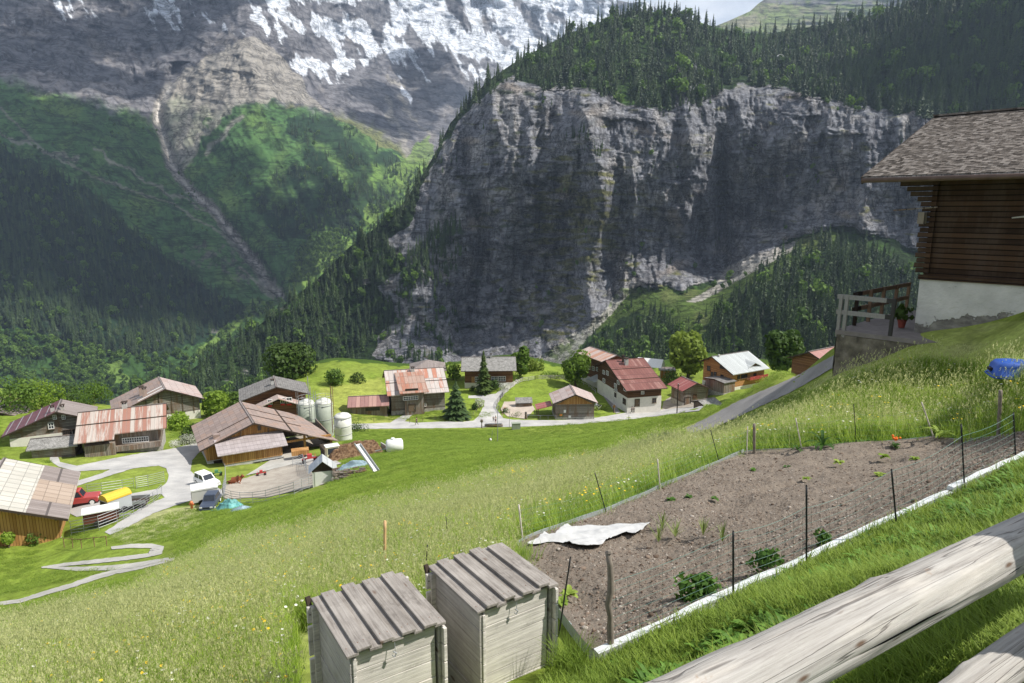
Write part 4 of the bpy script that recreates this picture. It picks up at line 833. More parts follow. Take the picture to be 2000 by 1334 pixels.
# 8 small barn by the road
b = House('barn', 'small weathered log barn with pale pink sheet roof by the paddock', 'barn', 13.4, 145.7, -44.8, 93.5, 8.3, 4.95, 4.8, 5.7, 2.0, 1.95, oe=.7, hf=.4, wall=W_GREYH, roof=R_PINK, found=STONE)
MB().prism([(-3.9, 3.3), (3.9, 3.3), (0, b.zt(0)-.2)], b.x0-.06, b.x0-.005, 'x').build('gable_boards', W_ORV, b.root)
for x0, y0, x1, y1, m_, nm in ((1101, 800.4, 1105.2, 805.8, M_WFR, 'notice_board'), (1091.4, 807.6, 1099.5, 813, m_plain('green_paint', (.03, .16, .05), .7), 'display_board'), (1110.3, 811.5, 1114.8, 815.6, M_WFR, 'notice_board')):
    (a_, c_), z_ = b.rect('0', x0, y0, x1, y1); f = b.slab('0', (a_, c_), z_, .04, .12).build(nm, m_, b.root)
    if nm == 'display_board': b.slab('0', (a_+.15, c_-.15), (z_[0]+.1, z_[0]+.55), .121, .14).build('painted_panel', m_plain('orange_paint', (.6, .2, .05), .7), f)
MB().add([(-2.0, 4.7, 2.7), (2.0, 4.7, 2.7), (2.0, 8.2, 1.9), (-2.0, 8.2, 1.9), (-2.0, 4.7, 2.6), (2.0, 4.7, 2.6), (2.0, 8.2, 1.8), (-2.0, 8.2, 1.8)], [(0, 1, 2, 3), (7, 6, 5, 4), (0, 4, 5, 1), (1, 5, 6, 2), (2, 6, 7, 3), (3, 7, 4, 0)]).build('lean_to_roof', R_RED2, b.root)
for x in (-1.8, 1.7): MB().box((x, 7.7, -1), (x+.15, 7.85, 2.)).build('lean_to_post', W_BEAM, b.root)
# 9 the large red roof house and its wing
b = House('farmhouse', 'large dark wooden house with oxide red sheet roof and white ground floor', 'house', 27.7, 164., -45.6, 14.5, 10.2, 13.0, 8., 9.3, 4.3, 3.2, hf=2.9, wall=W_DARK, roof=R_RED, oe=1.2)
b.window('F', 1274, 778, 1280.8, 786, fr=W_BEAM); b.door('F', 1240, 780, 1248, 794); b.window('F', 1252.5, 764.5, 1257, 769); b.seam(-4.2); b.seam(-8.6); b.chimney(-.6, -2.4, .8, 1.5); b.chimney(-.9, -1.2, .5, 1.5, m=M_DKW); b.gutter()
for x0, y0, x1, y1 in ((1219, 757, 1224, 763), (1200.5, 750, 1205, 755.5), (1201, 758.5, 1205.5, 763), (1178, 724, 1181.5, 730), (1185, 725, 1188.5, 732), (1178, 740, 1182, 746), (1206, 744, 1210, 750)): b.window('0', x0, y0, x1, y1)
b.door('0', 1217.5, 779, 1222.5, 790, M_DKW); b.door('0', 1201, 768, 1204, 776, M_DKW)
b = House('house_wing', 'rear wing with an orange rusted roof and brown walls joined behind the large red roof', 'house', 24.2, 178., -46., -64, 13., 4.4, 4.6, 8.9, 1.3, 1.9, .9, .9, 2., W_BRN, m_roof('roof_orange_wing', (.42, .33, .29), (.56, .48, .44), (.42, .20, .12), .45, .9), PLAST)
for x0, y0, x1, y1 in ((1157, 716, 1161, 723), (1165, 718, 1169, 724), (1149, 715, 1153, 721)): b.window('F', x0, y0, x1, y1)
MB().add([(2.6, -3.5, 3.4), (6.4, -3.5, 3.4), (6.4, -6.6, 2.5), (2.6, -6.6, 2.5), (2.6, -3.5, 3.3), (6.4, -3.5, 3.3), (6.4, -6.6, 2.4), (2.6, -6.6, 2.4)], [(0, 1, 2, 3), (7, 6, 5, 4), (0, 4, 5, 1), (1, 5, 6, 2), (2, 6, 7, 3), (3, 7, 4, 0)]).build('porch_roof', R_ZINC, b.root)
# white awning behind the red roof, little hut behind
t = thing('party_tent', 'white canvas marquee roof showing behind the big red roof', 'tent', tuple(P(1270, 716, 186)-np.array([0, 0, 2])), R(-25))
MB().add([(-3.5, -2.5, 2.4), (3.5, -2.5, 2.4), (3.5, 2.5, 2.4), (-3.5, 2.5, 2.4), (-3.5, 0, 4.3), (3.5, 0, 4.3)], [(0, 1, 5, 4), (2, 3, 4, 5), (0, 4, 3), (1, 2, 5)]).build('canvas', M_WFR, t)
for x in (-3.3, 3.3):
    for y in (-2.4, 2.4): MB().bar((x, y, -1), (x, y, 2.4), .1).build('pole', M_STEEL, t)
c_ = P(1302, 736, 190); House('hut', 'small yellow wooden hut with flat grey roof among shrubs behind the red roofs', 'hut', c_[0], c_[1], c_[2]-.5, -10, 4.6, 1.9, 1.7, 3.3, .5, .4, .4, .5, .2, W_ORV, R_TAUPE)
# 10 small red roofed barn
b = House('barn', 'small grey barn with bright red roof between red roofed house and orange chalet', 'barn', 42.6, 159., -45.8, 107, 7.0, 4.2, 3.9, 5.6, 1.83, 1.7, .7, .8, .8, W_GREYH, R_RED2, STONE)
(a_, c_), z_ = b.rect('0', 1353, 770, 1360.5, 778); b.slab('0', (a_, c_), z_, .02, .1).build('hatch', W_DARK, b.root); b.door('0', 1337, 776, 1348, 792, W_GREYV)
# 11 low shed by the bank
c_ = P(1379, 787, 150); House('shed', 'low shed with a pale grey shingle roof tucked against the grassy bank', 'shed', c_[0], c_[1], c_[2]-2.2, 28, 5., 2.6, 2.2, 3.1, .9, .7, .5, .5, .3, W_GREYV, R_GREY, STONE)
# 12 orange chalet
b = House('chalet', 'orange larch chalet with a pale zinc roof and dormer beside the round dark tree', 'house', 54.7, 167.3, -43.2, 31, 13.2, 6.9, 4.2, 7.6, 3.15, 1.95, hf=.9, wall=W_ORH, roof=R_ZINC)
for x0, y0, x1, y1 in ((1440.5, 733.5, 1444.5, 739.5), (1447.7, 732, 1452, 738), (1454, 731.2, 1458.5, 737), (1472, 729.5, 1476, 735)): b.window('F', x0, y0, x1, y1, fr=M_DKW)
for x0, y0, x1, y1 in ((1382, 715, 1387, 723), (1395, 727, 1399, 735), (1408, 732.5, 1412.5, 740), (1407, 713, 1416, 719), (1389, 727, 1392.5, 734)): b.window('0', x0, y0, x1, y1, fr=M_DKW)
MB().box((-1, b.y0-1.3, 2.3), (5.6, b.y0-.02, 2.42)).build('balcony', W_ORH, b.root); MB().box((-1, b.y0-1.35, 2.43), (5.6, b.y0-1.28, 3.2)).build('balcony_rail', m_plain('flowers_on_rail', (.30, .05, .04), .8, var=.9, scale=5), b.root); b.chimney(-4.6, -.5, .35, .8, False)
d = MB().prism([(-1.5, 4.7), (1.5, 4.7), (1.5, 5.2), (0, 5.95), (-1.5, 5.2)], -5.3, -1.4, 'y'); d.v = [(p[0]+2.4, p[1], p[2]) for p in d.v]; d = d.build('dormer', W_BRN, b.root)
for s_ in (-1, 1): MB().add([(2.4, -5.9, 6.15), (2.4, -.9, 6.6), (2.4+s_*2.3, -.9, 5.5), (2.4+s_*2.3, -5.9, 5.05), (2.4, -5.9, 6.02), (2.4, -.9, 6.45), (2.4+s_*2.3, -.9, 5.35), (2.4+s_*2.3, -5.9, 4.92)], [(0, 1, 2, 3), (7, 6, 5, 4), (0, 4, 5, 1), (1, 5, 6, 2), (2, 6, 7, 3), (3, 7, 4, 0)]).build('dormer_roof', R_ZINC, b.root)
c_ = b.M@Vector((-7.6, -4.0, 0)); f = House('shed', 'dark flat roofed lean-to shed at the left gable of the orange chalet', 'shed', c_.x, c_.y, c_.z, 31, 4.4, 3.2, 3.2, 3.2, .35, .35, .3, .3, .2, W_GREYV, R_DKG, STONE)
# 13 roof over the bank
c_ = P(1604, 697, 120); House('barn', 'small red roof peeking over the grassy bank beside the stone terrace', 'barn', c_[0], c_[1], c_[2]-4, 35, 8, 4, 4, 5.4, 1.7, 1.7, .6, .6, .5, W_BRN, m_roof('roof_dusty_red', (.30, .14, .12), (.40, .22, .19), None, 0, .6), STONE)
# near-left barn
b = House('barn', 'large orange boarded barn with pale and brown fibre cement roof at the left edge', 'barn', -52.5, 65., -32.8, 117.5, 13.7, 6.8, 6.8, 5.95, 2.87, 2.9, hf=.3, wall=W_ORV, roof=R_ETER, found=CONC)
for i, (y0, y1, x0, x1, m_) in enumerate([(-.2, -3.55, -6.85, 6.85, None), (-3.55, -6.8, 2.4, 6.85, R_TAUPE), (-3.55, -6.8, -3.4, 2.4, m_roof('roof_tan_sheets', (.34, .26, .20), (.44, .35, .28), None, 0, 1.1, course=1.1)), (-3.55, -6.8, -6.85, -3.4, R_TAUPE)]):
    if m_: MB().prism([(y0, b.zr-b.slF*-y0+.02), (y0, b.zr-b.slF*-y0+.05), (y1, b.zr-b.slF*-y1+.05), (y1, b.zr-b.slF*-y1+.02)], x0, x1, 'x').build('roof_sheets', m_, b.roof_o)
MB().prism([(-6.0, -1.6), (-3.0, -1.6), (-6.0, 1.1)], b.x0-.2, b.x0-.05, 'x').build('plinth', PLAST, b.root)
MB().tube([(-3.5, -1., b.zt(-1)), (-3.5, -1., b.zt(-1)+1.1)], .18, 10).build('vent_pipe', M_STEEL, b.roof_o)
# ---------------------------------------------------------------- trees and shrubs of the village
M_LEAF = {'dark': m_foliage('leaves_dark', (.016, .035, .008), (.07, .12, .02), .25), 'bright': m_foliage('leaves_bright', (.08, .15, .016), (.28, .40, .05), .45),
          'mid': m_foliage('leaves_mid', (.03, .065, .012), (.12, .20, .03), .3), 'yellow': m_foliage('leaves_yellow_green', (.10, .16, .02), (.32, .40, .07), .45),
          'white': m_foliage('white_blossom', (.30, .33, .22), (.75, .75, .70), .2)}
def crown_tree(name, label, cat, px, py, wpx, hpx, leaf, n=2600, group=None, tmin=60., trunk=.18, seed=0, shrub=False, q=.045, lobes=9, loc=None, size=None):
    g = loc if loc is not None else G(px, py, tmin); t = proj(*g)[2]; hh, ww = (hpx*t/FOC*1.04, wpx*t/FOC) if size is None else size
    root = thing(name, label, cat, tuple(g-np.array([0, 0, .15])), 0, group)
    base = .02 if shrub else trunk; v, f = leafball_geo(seed+px, n, q, 1., .62*ww/hh, base, lobes); v = np.array(v); v[:, 2] = np.clip(v[:, 2], .0, 1.1); v *= hh
    me = bpy.data.meshes.new('crown'); me.from_pydata([tuple(p) for p in v], [], f); link('crown', me, M_LEAF[leaf], root, fix=False)
    mb = MB(); r = random.Random(seed+int(px)); R0 = hh*.03
    mb.tube([(0, 0, -.3), (r.uniform(-.1, .1), 0, hh*trunk), (0, r.uniform(-.2, .2), hh*.62)], [R0*1.2, R0, R0*.4], 8)
    for i in range(7):
        a = i*2.4; z = hh*(trunk*.9+.06*i); mb.tube([(0, 0, z), (math.cos(a)*ww*.18, math.sin(a)*ww*.18, z+hh*.13), (math.cos(a)*ww*.33, math.sin(a)*ww*.33, z+hh*.22)], [R0*.5, R0*.3, R0*.12], 5)
    mb.build('trunk' if not shrub else 'stem', M_BARK, root); return root
def at_t(px, py, t): return P(px, py, t)
crown_tree('broadleaf_tree', 'wide dark round tree behind the dark slab roofed house, at the edge of the slope', 'tree', 585, 756, 96, 76, 'dark', 4200, loc=at_t(585, 757, 185), seed=1)
crown_tree('broadleaf_tree', 'slim bright green tree just right of the grey tiled chalet', 'tree', 1015, 748, 32, 72, 'bright', 2000, loc=at_t(1015, 748, 182), seed=2)
crown_tree('broadleaf_tree', 'olive green bushy tree behind the bend of the rail fence', 'tree', 1043, 748, 40, 50, 'yellow', 1500, loc=at_t(1043, 748, 190), seed=3)
crown_tree('broadleaf_tree', 'light green rounded tree against the left wall of the large red roofed house', 'tree', 1124, 750, 54, 62, 'bright', 2600, loc=at_t(1124, 752, 178), seed=4)
crown_tree('broadleaf_tree', 'tall yellow green tree between the red roofs and the orange chalet', 'tree', 1342, 752, 68, 100, 'yellow', 3600, loc=at_t(1342, 752, 185), seed=5)
crown_tree('broadleaf_tree', 'tall oval dark green tree right of the orange chalet above the bank', 'tree', 1523, 735, 66, 94, 'mid', 4000, loc=at_t(1523, 738, 150), seed=6)
k_ = 0
for px, py, w_, h_, lf, lb in ((22, 806, 90, 58, 'mid', 'leafy green tree at the left picture edge behind the grey roof'), (82, 800, 80, 50, 'bright', 'bright bushy tree above the ridge of the maroon panelled roof'), (135, 796, 70, 42, 'mid', 'leafy tree behind the taupe slope of the maroon panelled roof'), (185, 790, 60, 38, 'bright', 'light tree in the gap left of the wide brown roof'),
   (1075, 750, 40, 22, 'bright', 'low leafy bush by the rail fence near the light green tree')):
    crown_tree('broadleaf_tree', lb, 'tree', px, py, w_, h_, lf, 1500, loc=G(px, py, 60) if px < 300 else at_t(px, py, 185), seed=10+k_); k_ += 1
for px, py, w_, h_, lf, lb in ((425, 812, 58, 44, 'bright', 'big bright shrub between the big barn and the wide brown roofed house'), (455, 800, 50, 32, 'mid', 'green shrub behind the ridge of the big barn'), (350, 838, 50, 34, 'bright', 'light green shrub right of the rust striped roof'),
   (372, 862, 46, 30, 'mid', 'darker shrub by the road left of the big barn'), (655, 752, 44, 28, 'mid', 'roundish shrub at the meadow crest left of the patchy roof'), (700, 748, 30, 20, 'dark', 'dark low shrub at the far meadow crest'), (622, 806, 26, 18, 'dark', 'green creeper shrub beside the tall silos'),
   (885, 742, 30, 32, 'bright', 'airy light shrub between patchy roof and grey tiled chalet'), (923, 763, 14, 10, 'dark', 'small clipped dark shrub on the chalet lawn'), (966, 762, 22, 20, 'mid', 'shrub in front of the chalet windows'), (985, 762, 26, 12, 'white', 'low silvery white shrub at the chalet corner'),
   (1005, 744, 40, 14, 'bright', 'clipped hedge piece beside the chalet path'), (935, 793, 26, 14, 'white', 'white flowering bush in the garden by the junction'), (927, 800, 14, 14, 'mid', 'small round green bush by the garden bed'), (365, 868, 44, 16, 'white', 'white blossoming shrub along the farm road'), (342, 872, 24, 12, 'white', 'small white blossoming shrub at the stone steps'),
   (1310, 748, 36, 24, 'mid', 'green shrub behind the yellow hut'), (1390, 765, 30, 18, 'dark', 'dark shrub under the orange chalet gable'), (700, 842, 40, 14, 'mid', 'weedy shrub by the manure heap and the white tank'), (64, 1063, 34, 26, 'mid', 'shrub at the foot of the left orange barn wall'), (18, 1070, 22, 40, 'bright', 'slender green sapling before the left orange barn wall'), (1236, 792, 20, 22, 'dark', 'dark shrub at the white corner of the large red roofed house'),
   (1008, 814, 26, 8, 'mid', 'low hedge along the paddock edge by the junction'), (985, 806, 20, 10, 'mid', 'leafy hedge strip beside the road bend'), (1175, 800, 20, 12, 'yellow', 'flowering tuft of bushes between the log barn and garden path')):
    crown_tree('shrub', lb, 'shrub', px, py, w_, h_, lf, 500 if w_ < 40 else 1100, tmin=40., shrub=True, q=.075, lobes=6, seed=40+k_); k_ += 1
def spruce_tree(name, label, px, py, w_, h_, layers, m, seed, k=15):
    g = G(px, py, 100); t = proj(*g)[2]; hh = h_*t/FOC*1.05; r0 = thing(name, label, 'tree', tuple(g)); r = np.random.default_rng(seed); v = []; f = []
    for i in range(layers*26):
        z = r.uniform(.05, 1.); rad = (w_/h_)*.5*(1-z)**.85*r.uniform(.45, 1.3)*(1+.25*math.sin(z*46))+.012; a = r.uniform(0, 6.28); c = np.array([math.cos(a), math.sin(a), 0]); s_ = np.array([-c[1], c[0], 0]); wd = rad*.2+.004; dr = -.25*rad+r.uniform(-.02, .02); b = len(v)
        up = np.array([0, 0, .03]); v += [tuple(np.array([0, 0, z])+up), tuple(c*rad*.6+s_*wd+np.array([0, 0, z+dr*.5])), tuple(c*rad+np.array([0, 0, z+dr])), tuple(c*rad*.6-s_*wd+np.array([0, 0, z+dr*.5]))]; f.append((b, b+1, b+2, b+3))
    me = bpy.data.meshes.new('crown'); me.from_pydata([tuple(np.array(p)*hh) for p in v], [], f); link('crown', me, m, r0, fix=False)
    MB().tube([(0, 0, -.3), (0, 0, hh*.95)], [hh*.022, .02], 8).build('trunk', M_BARK, r0)
M_SPR2 = m_foliage('spruce_needles_garden', (.022, .045, .010), (.10, .15, .03), .2)
spruce_tree('spruce_tree', 'tall narrow spruce standing alone before the grey tiled chalet', 945, 768, 30, 80, 60, M_SPR2, 5)
spruce_tree('pine_tree', 'broad bushy dark conifer on the lawn left of the road junction', 891, 818, 48, 72, 75, m_foliage('pine_needles', (.02, .045, .016), (.08, .13, .04), .2), 6)
# ---------------------------------------------------------------- silos, sheds, heaps
M_SILO = m_plain('silo_grey_green', (.33, .36, .30), .6, var=.15, scale=.7); M_SILOW = m_plain('tank_off_white', (.62, .62, .57), .5, var=.12, scale=.8)
def silo(label, px, ytop, r_, hgt, t, m, dome=.5, ladder=True):
    p = P(px, ytop, t); z0 = p[2]-hgt; o = thing('silo', label, 'silo', (p[0], p[1], z0)); MB().lathe([(r_*1.0, -1.5), (r_, 0), (r_, hgt*.55), (r_*1.005, hgt*.56), (r_, hgt*.57), (r_, hgt-.25)], 32).build('shell', m, o, True)
    MB().lathe([(r_*1.0, hgt-.25), (r_*.97, hgt-.1), (r_*.75, hgt+dome*.6), (r_*.35, hgt+dome*.9), (r_*.33, hgt+dome*1.15), (.05, hgt+dome*1.2)], 32).build('cap', M_SILOW if m is not M_SILOW else m, o, True)
    for k in (.3, .62, .93): MB().lathe([(r_+.0, hgt*k-.05), (r_+.05, hgt*k-.03), (r_+.05, hgt*k+.03), (r_, hgt*k+.05)], 32).build('hoop', M_STEEL, o)
    if ladder:
        l = MB(); a = -2.3; x, y = math.cos(a)*(r_+.22), math.sin(a)*(r_+.22)
        for s_ in (-.2, .2): l.tube([(x+s_, y-s_*.5, 0), (x+s_, y-s_*.5, hgt+2.2)], .035, 5)
        for i in range(int(hgt/.35)): l.tube([(x-.2, y+.1, .3+i*.35), (x+.2, y-.1, .3+i*.35)], .02, 4)
        l.build('ladder', M_STEEL, o)
        c = MB()
        for aa in range(0, 360, 45):
            ax, ay = math.cos(R(aa))*r_*.95, math.sin(R(aa))*r_*.95; c.tube([(ax, ay, hgt-.2), (ax, ay, hgt+1.1)], .03, 4)
        for zz in (.6, 1.1): c.tube([(math.cos(R(a_*20))*r_*.95, math.sin(R(a_*20))*r_*.95, hgt+zz) for a_ in range(19)], .025, 4, False)
        c.build('guard_rail', M_STEEL, o)
    return o
silo('left one of the two tall grey green silos behind the big barn roof', 598, 786, 1.5, 7.6, 122, M_SILO)
silo('right one of the two tall grey green silos, nearer to the white tank', 632, 784, 1.48, 8.0, 119, M_SILO)
silo('short off-white round tank with rust stains beside the manure heap', 669, 811, 1.42, 4.5, 115, M_SILOW, .35, False)
for x_, lb in ((607, 'slender steel filling mast left of the right silo'), (650, 'rusty steel mast between the right silo and the white tank')):
    p = P(x_, 845, 118); m = MB(); m.tube([(0, 0, 0), (0, 0, 10 if x_ < 640 else 8.3)], .07, 6)
    for i in range(20): m.bar((0, 0, i*.45), (.35, 0, i*.45+.3), .03)
    m.tube([(.35, 0, 0), (.35, 0, 8.2)], .05, 5); o = thing('mast', lb, 'mast', tuple(p)); m.build('lattice', M_STEEL if x_ < 640 else M_RUSTP, o)
# manure heap with walls
g = G(690, 893, 60); t_ = thing('manure_heap', 'big orange brown heap of manure and straw behind the white shed', 'heap', tuple(g), R(18))
nx, ny = 90, 60; X, Y = np.meshgrid(np.linspace(-4.0, 4.4, nx), np.linspace(-1.2, 6.5, ny), indexing='ij'); ee = np.minimum.reduce([sstep(-4.0, -2.2, X), sstep(4.4, 3.2, X), sstep(-1.2, 1.2, Y), sstep(6.5, 4.6, Y)])
Z = ee*(1.9+.5*fbm(X/2, Y/2, 0, 3))+fbm(X*1.5, Y*1.5, 4, 4)*.35*ee-.7*np.exp(-((Y-.9)/.35)**2)*ee*.8-.4
wp = np.stack([X, Y], -1); M3 = np.array(Matrix.Rotation(R(18), 2)); gx = g[0]+wp@M3.T[:, 0]; gy = g[1]+wp@M3.T[:, 1]; Z = Z+(H(gx, gy)-g[2])
mh = MT('manure', .95, .1); vv = mh.obj(); mh.col(mh.ramp(mh.noise(vv, 2.2, 8, .8), [(.36, (.03, .018, .012)), (.47, (.14, .08, .045)), (.60, (.30, .20, .12)), (.8, (.18, .11, .07))])); mh.bump(mh.noise(vv, 5, 6, .8), .9, .15)
o = grid_mesh('heap', np.stack([X, Y, Z], -1), mh.m); o.parent = t_
_e = [g[:2]+np.array([[math.cos(R(18)), -math.sin(R(18))], [math.sin(R(18)), math.cos(R(18))]])@np.array(q) for q in ([4.5, 5.8], [4.8, -.8])]; MB().bar((4.5, 5.8, h(*_e[0])-g[2]+.3), (4.8, -.8, h(*_e[1])-g[2]+.2), .18, .9).build('side_wall', CONC, t_)
# ramp board on the heap
a = G(735, 923, 60); t_ = thing('ramp_board', 'long pale conveyor plank leaning from the grass up onto the manure heap', 'ramp', tuple(a)); pr = P(698, 868, proj(*a)[2]*1.03); d_ = pr-a
m = MB(); m.bar((0, 0, .15), tuple(d_), .5, .07); m.build('deck', M_WFR, t_); m = MB()
for s_ in (-.28, .28): m.bar((s_, 0, .22), (d_[0]+s_, d_[1], d_[2]+.07), .06, .2)
m.build('side_rail', M_STEEL, t_)
# white calf shed
g = G(632, 946, 60); t_ = thing('small_shed', 'little white board shed with a tall blue grey striped tin roof beside the fence', 'shed', tuple(g), R(16)); t_.scale = (.82, .6, .76)
MB().box((-1.3, 0, -.6), (1.25, 3.0, 2.05)).build('wall', m_planks('white_boards', (.45, .45, .43), (.78, .78, .76), 'v', .22, groove=.04), t_)
MB().prism([(-1.2, 2.06), (1.15, 2.06), (0, 3.3)], .05, 2.9, 'y').build('gable', M_DKW, t_)
for s_ in (-1, 1): MB().prism([(0, 3.45), (s_*1.75, 1.85), (s_*1.75, 1.78), (0, 3.37)], -.45, 3.4, 'y').build('roof', m_roof('tin_blue_grey', (.20, .24, .30), (.50, .53, .56), None, 0, .2) if s_ < 0 else R_ZINC, t_)
MB().box((-1.32, -.05, 1.9), (1.28, -.01, 2.1)).build('trim', M_DKW, t_); MB().box((-1.0, -.06, -.2), (1.0, -.02, 1.85)).build('door', M_WFR, t_)
# white round tank trailer
g = G(771, 882, 60); t_ = thing('water_tank', 'white plastic water tank lying in the bright pasture right of the heap', 'tank', tuple(g), R(15))
m = MB(); pr = [(.0, -1.15), (.62, -1.12), (.86, -.95), (.9, 0), (.86, .95), (.6, 1.12), (.0, 1.15)]; m.lathe(pr, 24); m.v = [(z, y, x+.9) for x, y, z in m.v]; m.build('tank', M_WFR, t_, True)
MB().tube([(-.2, 0, 1.75), (-.2, 0, 1.95)], .25, 12).build('lid', M_WFR, t_); MB().bar((-1.1, 0, .5), (-2.6, .2, .25), .12).build('drawbar', M_STEEL, t_)
m = MB()
for x in (-.7, .7): m.box((x-.12, -.8, 0), (x+.12, .8, .3))
m.build('cradle', M_STEEL, t_)
# tarps, pallets, logs
def cloth(name, label, cat, px, py, w_, d_, hgt, m, rz, seed, parts=None):
    g = G(px, py, 5.); n = 60; X, Y = np.meshgrid(np.linspace(-1, 1, n), np.linspace(-1, 1, n), indexing='ij'); r = np.hypot(X, Y); ed = 1+.18*fbm(X*2, Y*2, seed, 3)
    Z = hgt*(sstep(1.05, .2, r)*(.8+.5*fbm(X*1.8, Y*1.8, seed+3, 3))+.22*ridged(X*2.5+seed, Y*2.5, seed, 3)*sstep(1.2, .5, r)); c, s_ = math.cos(rz), math.sin(rz); x = X*w_/2*ed; y = Y*d_/2*ed
    xx, yy = x*c-y*s_, x*s_+y*c; zz = np.maximum(Z, .02)+H(g[0]+xx, g[1]+yy)-g[2]; o = grid_mesh(name, np.stack([xx, yy, zz], -1), m); o.location = tuple(g); tag(o, label, cat); return o
M_TARP = m_plain('blue_grey_tarp', (.25, .34, .40), .5, var=.35, scale=.9); M_TEAL = m_plain('teal_tarp', (.12, .32, .31), .5, var=.5, scale=.8)
cloth('tarpaulin', 'crumpled pale blue tarpaulin on the grass below the manure heap', 'tarpaulin', 688, 914, 4.6, 1.8, .9, M_TARP, .15, 3); cloth('tarpaulin', 'heap under teal and grey tarpaulin beside the small dark car', 'tarpaulin', 448, 992, 3.2, 2.0, 1.0, M_TEAL, -.3, 9)
cloth('tarpaulin', 'flat blue grey tarpaulin spread right of the teal covered heap', 'tarpaulin', 470, 995, 2.6, 1.4, .35, M_TARP, -.2, 12)
g = G(683, 932, 60); t_ = thing('firewood_stack', 'low stack of split pale firewood and pallets below the blue tarpaulin', 'wood pile', tuple(g), R(12)); m = MB(); r = random.Random(4)
for i in range(70): a = r.uniform(-1.5, 1.5); b_ = r.uniform(-.6, .8); z = r.uniform(.05, .75); m.bar((a-.3, b_, z), (a+.3, b_+r.uniform(-.15, .15), z+r.uniform(-.08, .08)), .13, .1)
m.build('logs', W_GREYV, t_); m = MB()
for i in range(6): m.bar((1.6+i*.02, -.5+i*.2, .02), (2.5, -.2+i*.2, .55), .12, .03)
m.build('pallet', W_GREYH, t_)
g = G(667, 932, 60); t_ = thing('timber_stack', 'dark old beams lying on the grass beside the white shed', 'timber', tuple(g), R(-35)); m = MB()
for i in range(6): m.bar((-2.2, i*.22-.5, .12+.05*(i % 3)), (1.8+.2*(i % 2), i*.25-.6, .1+.06*(i % 2)), .16, .14)
m.build('beams', W_GREYV, t_)
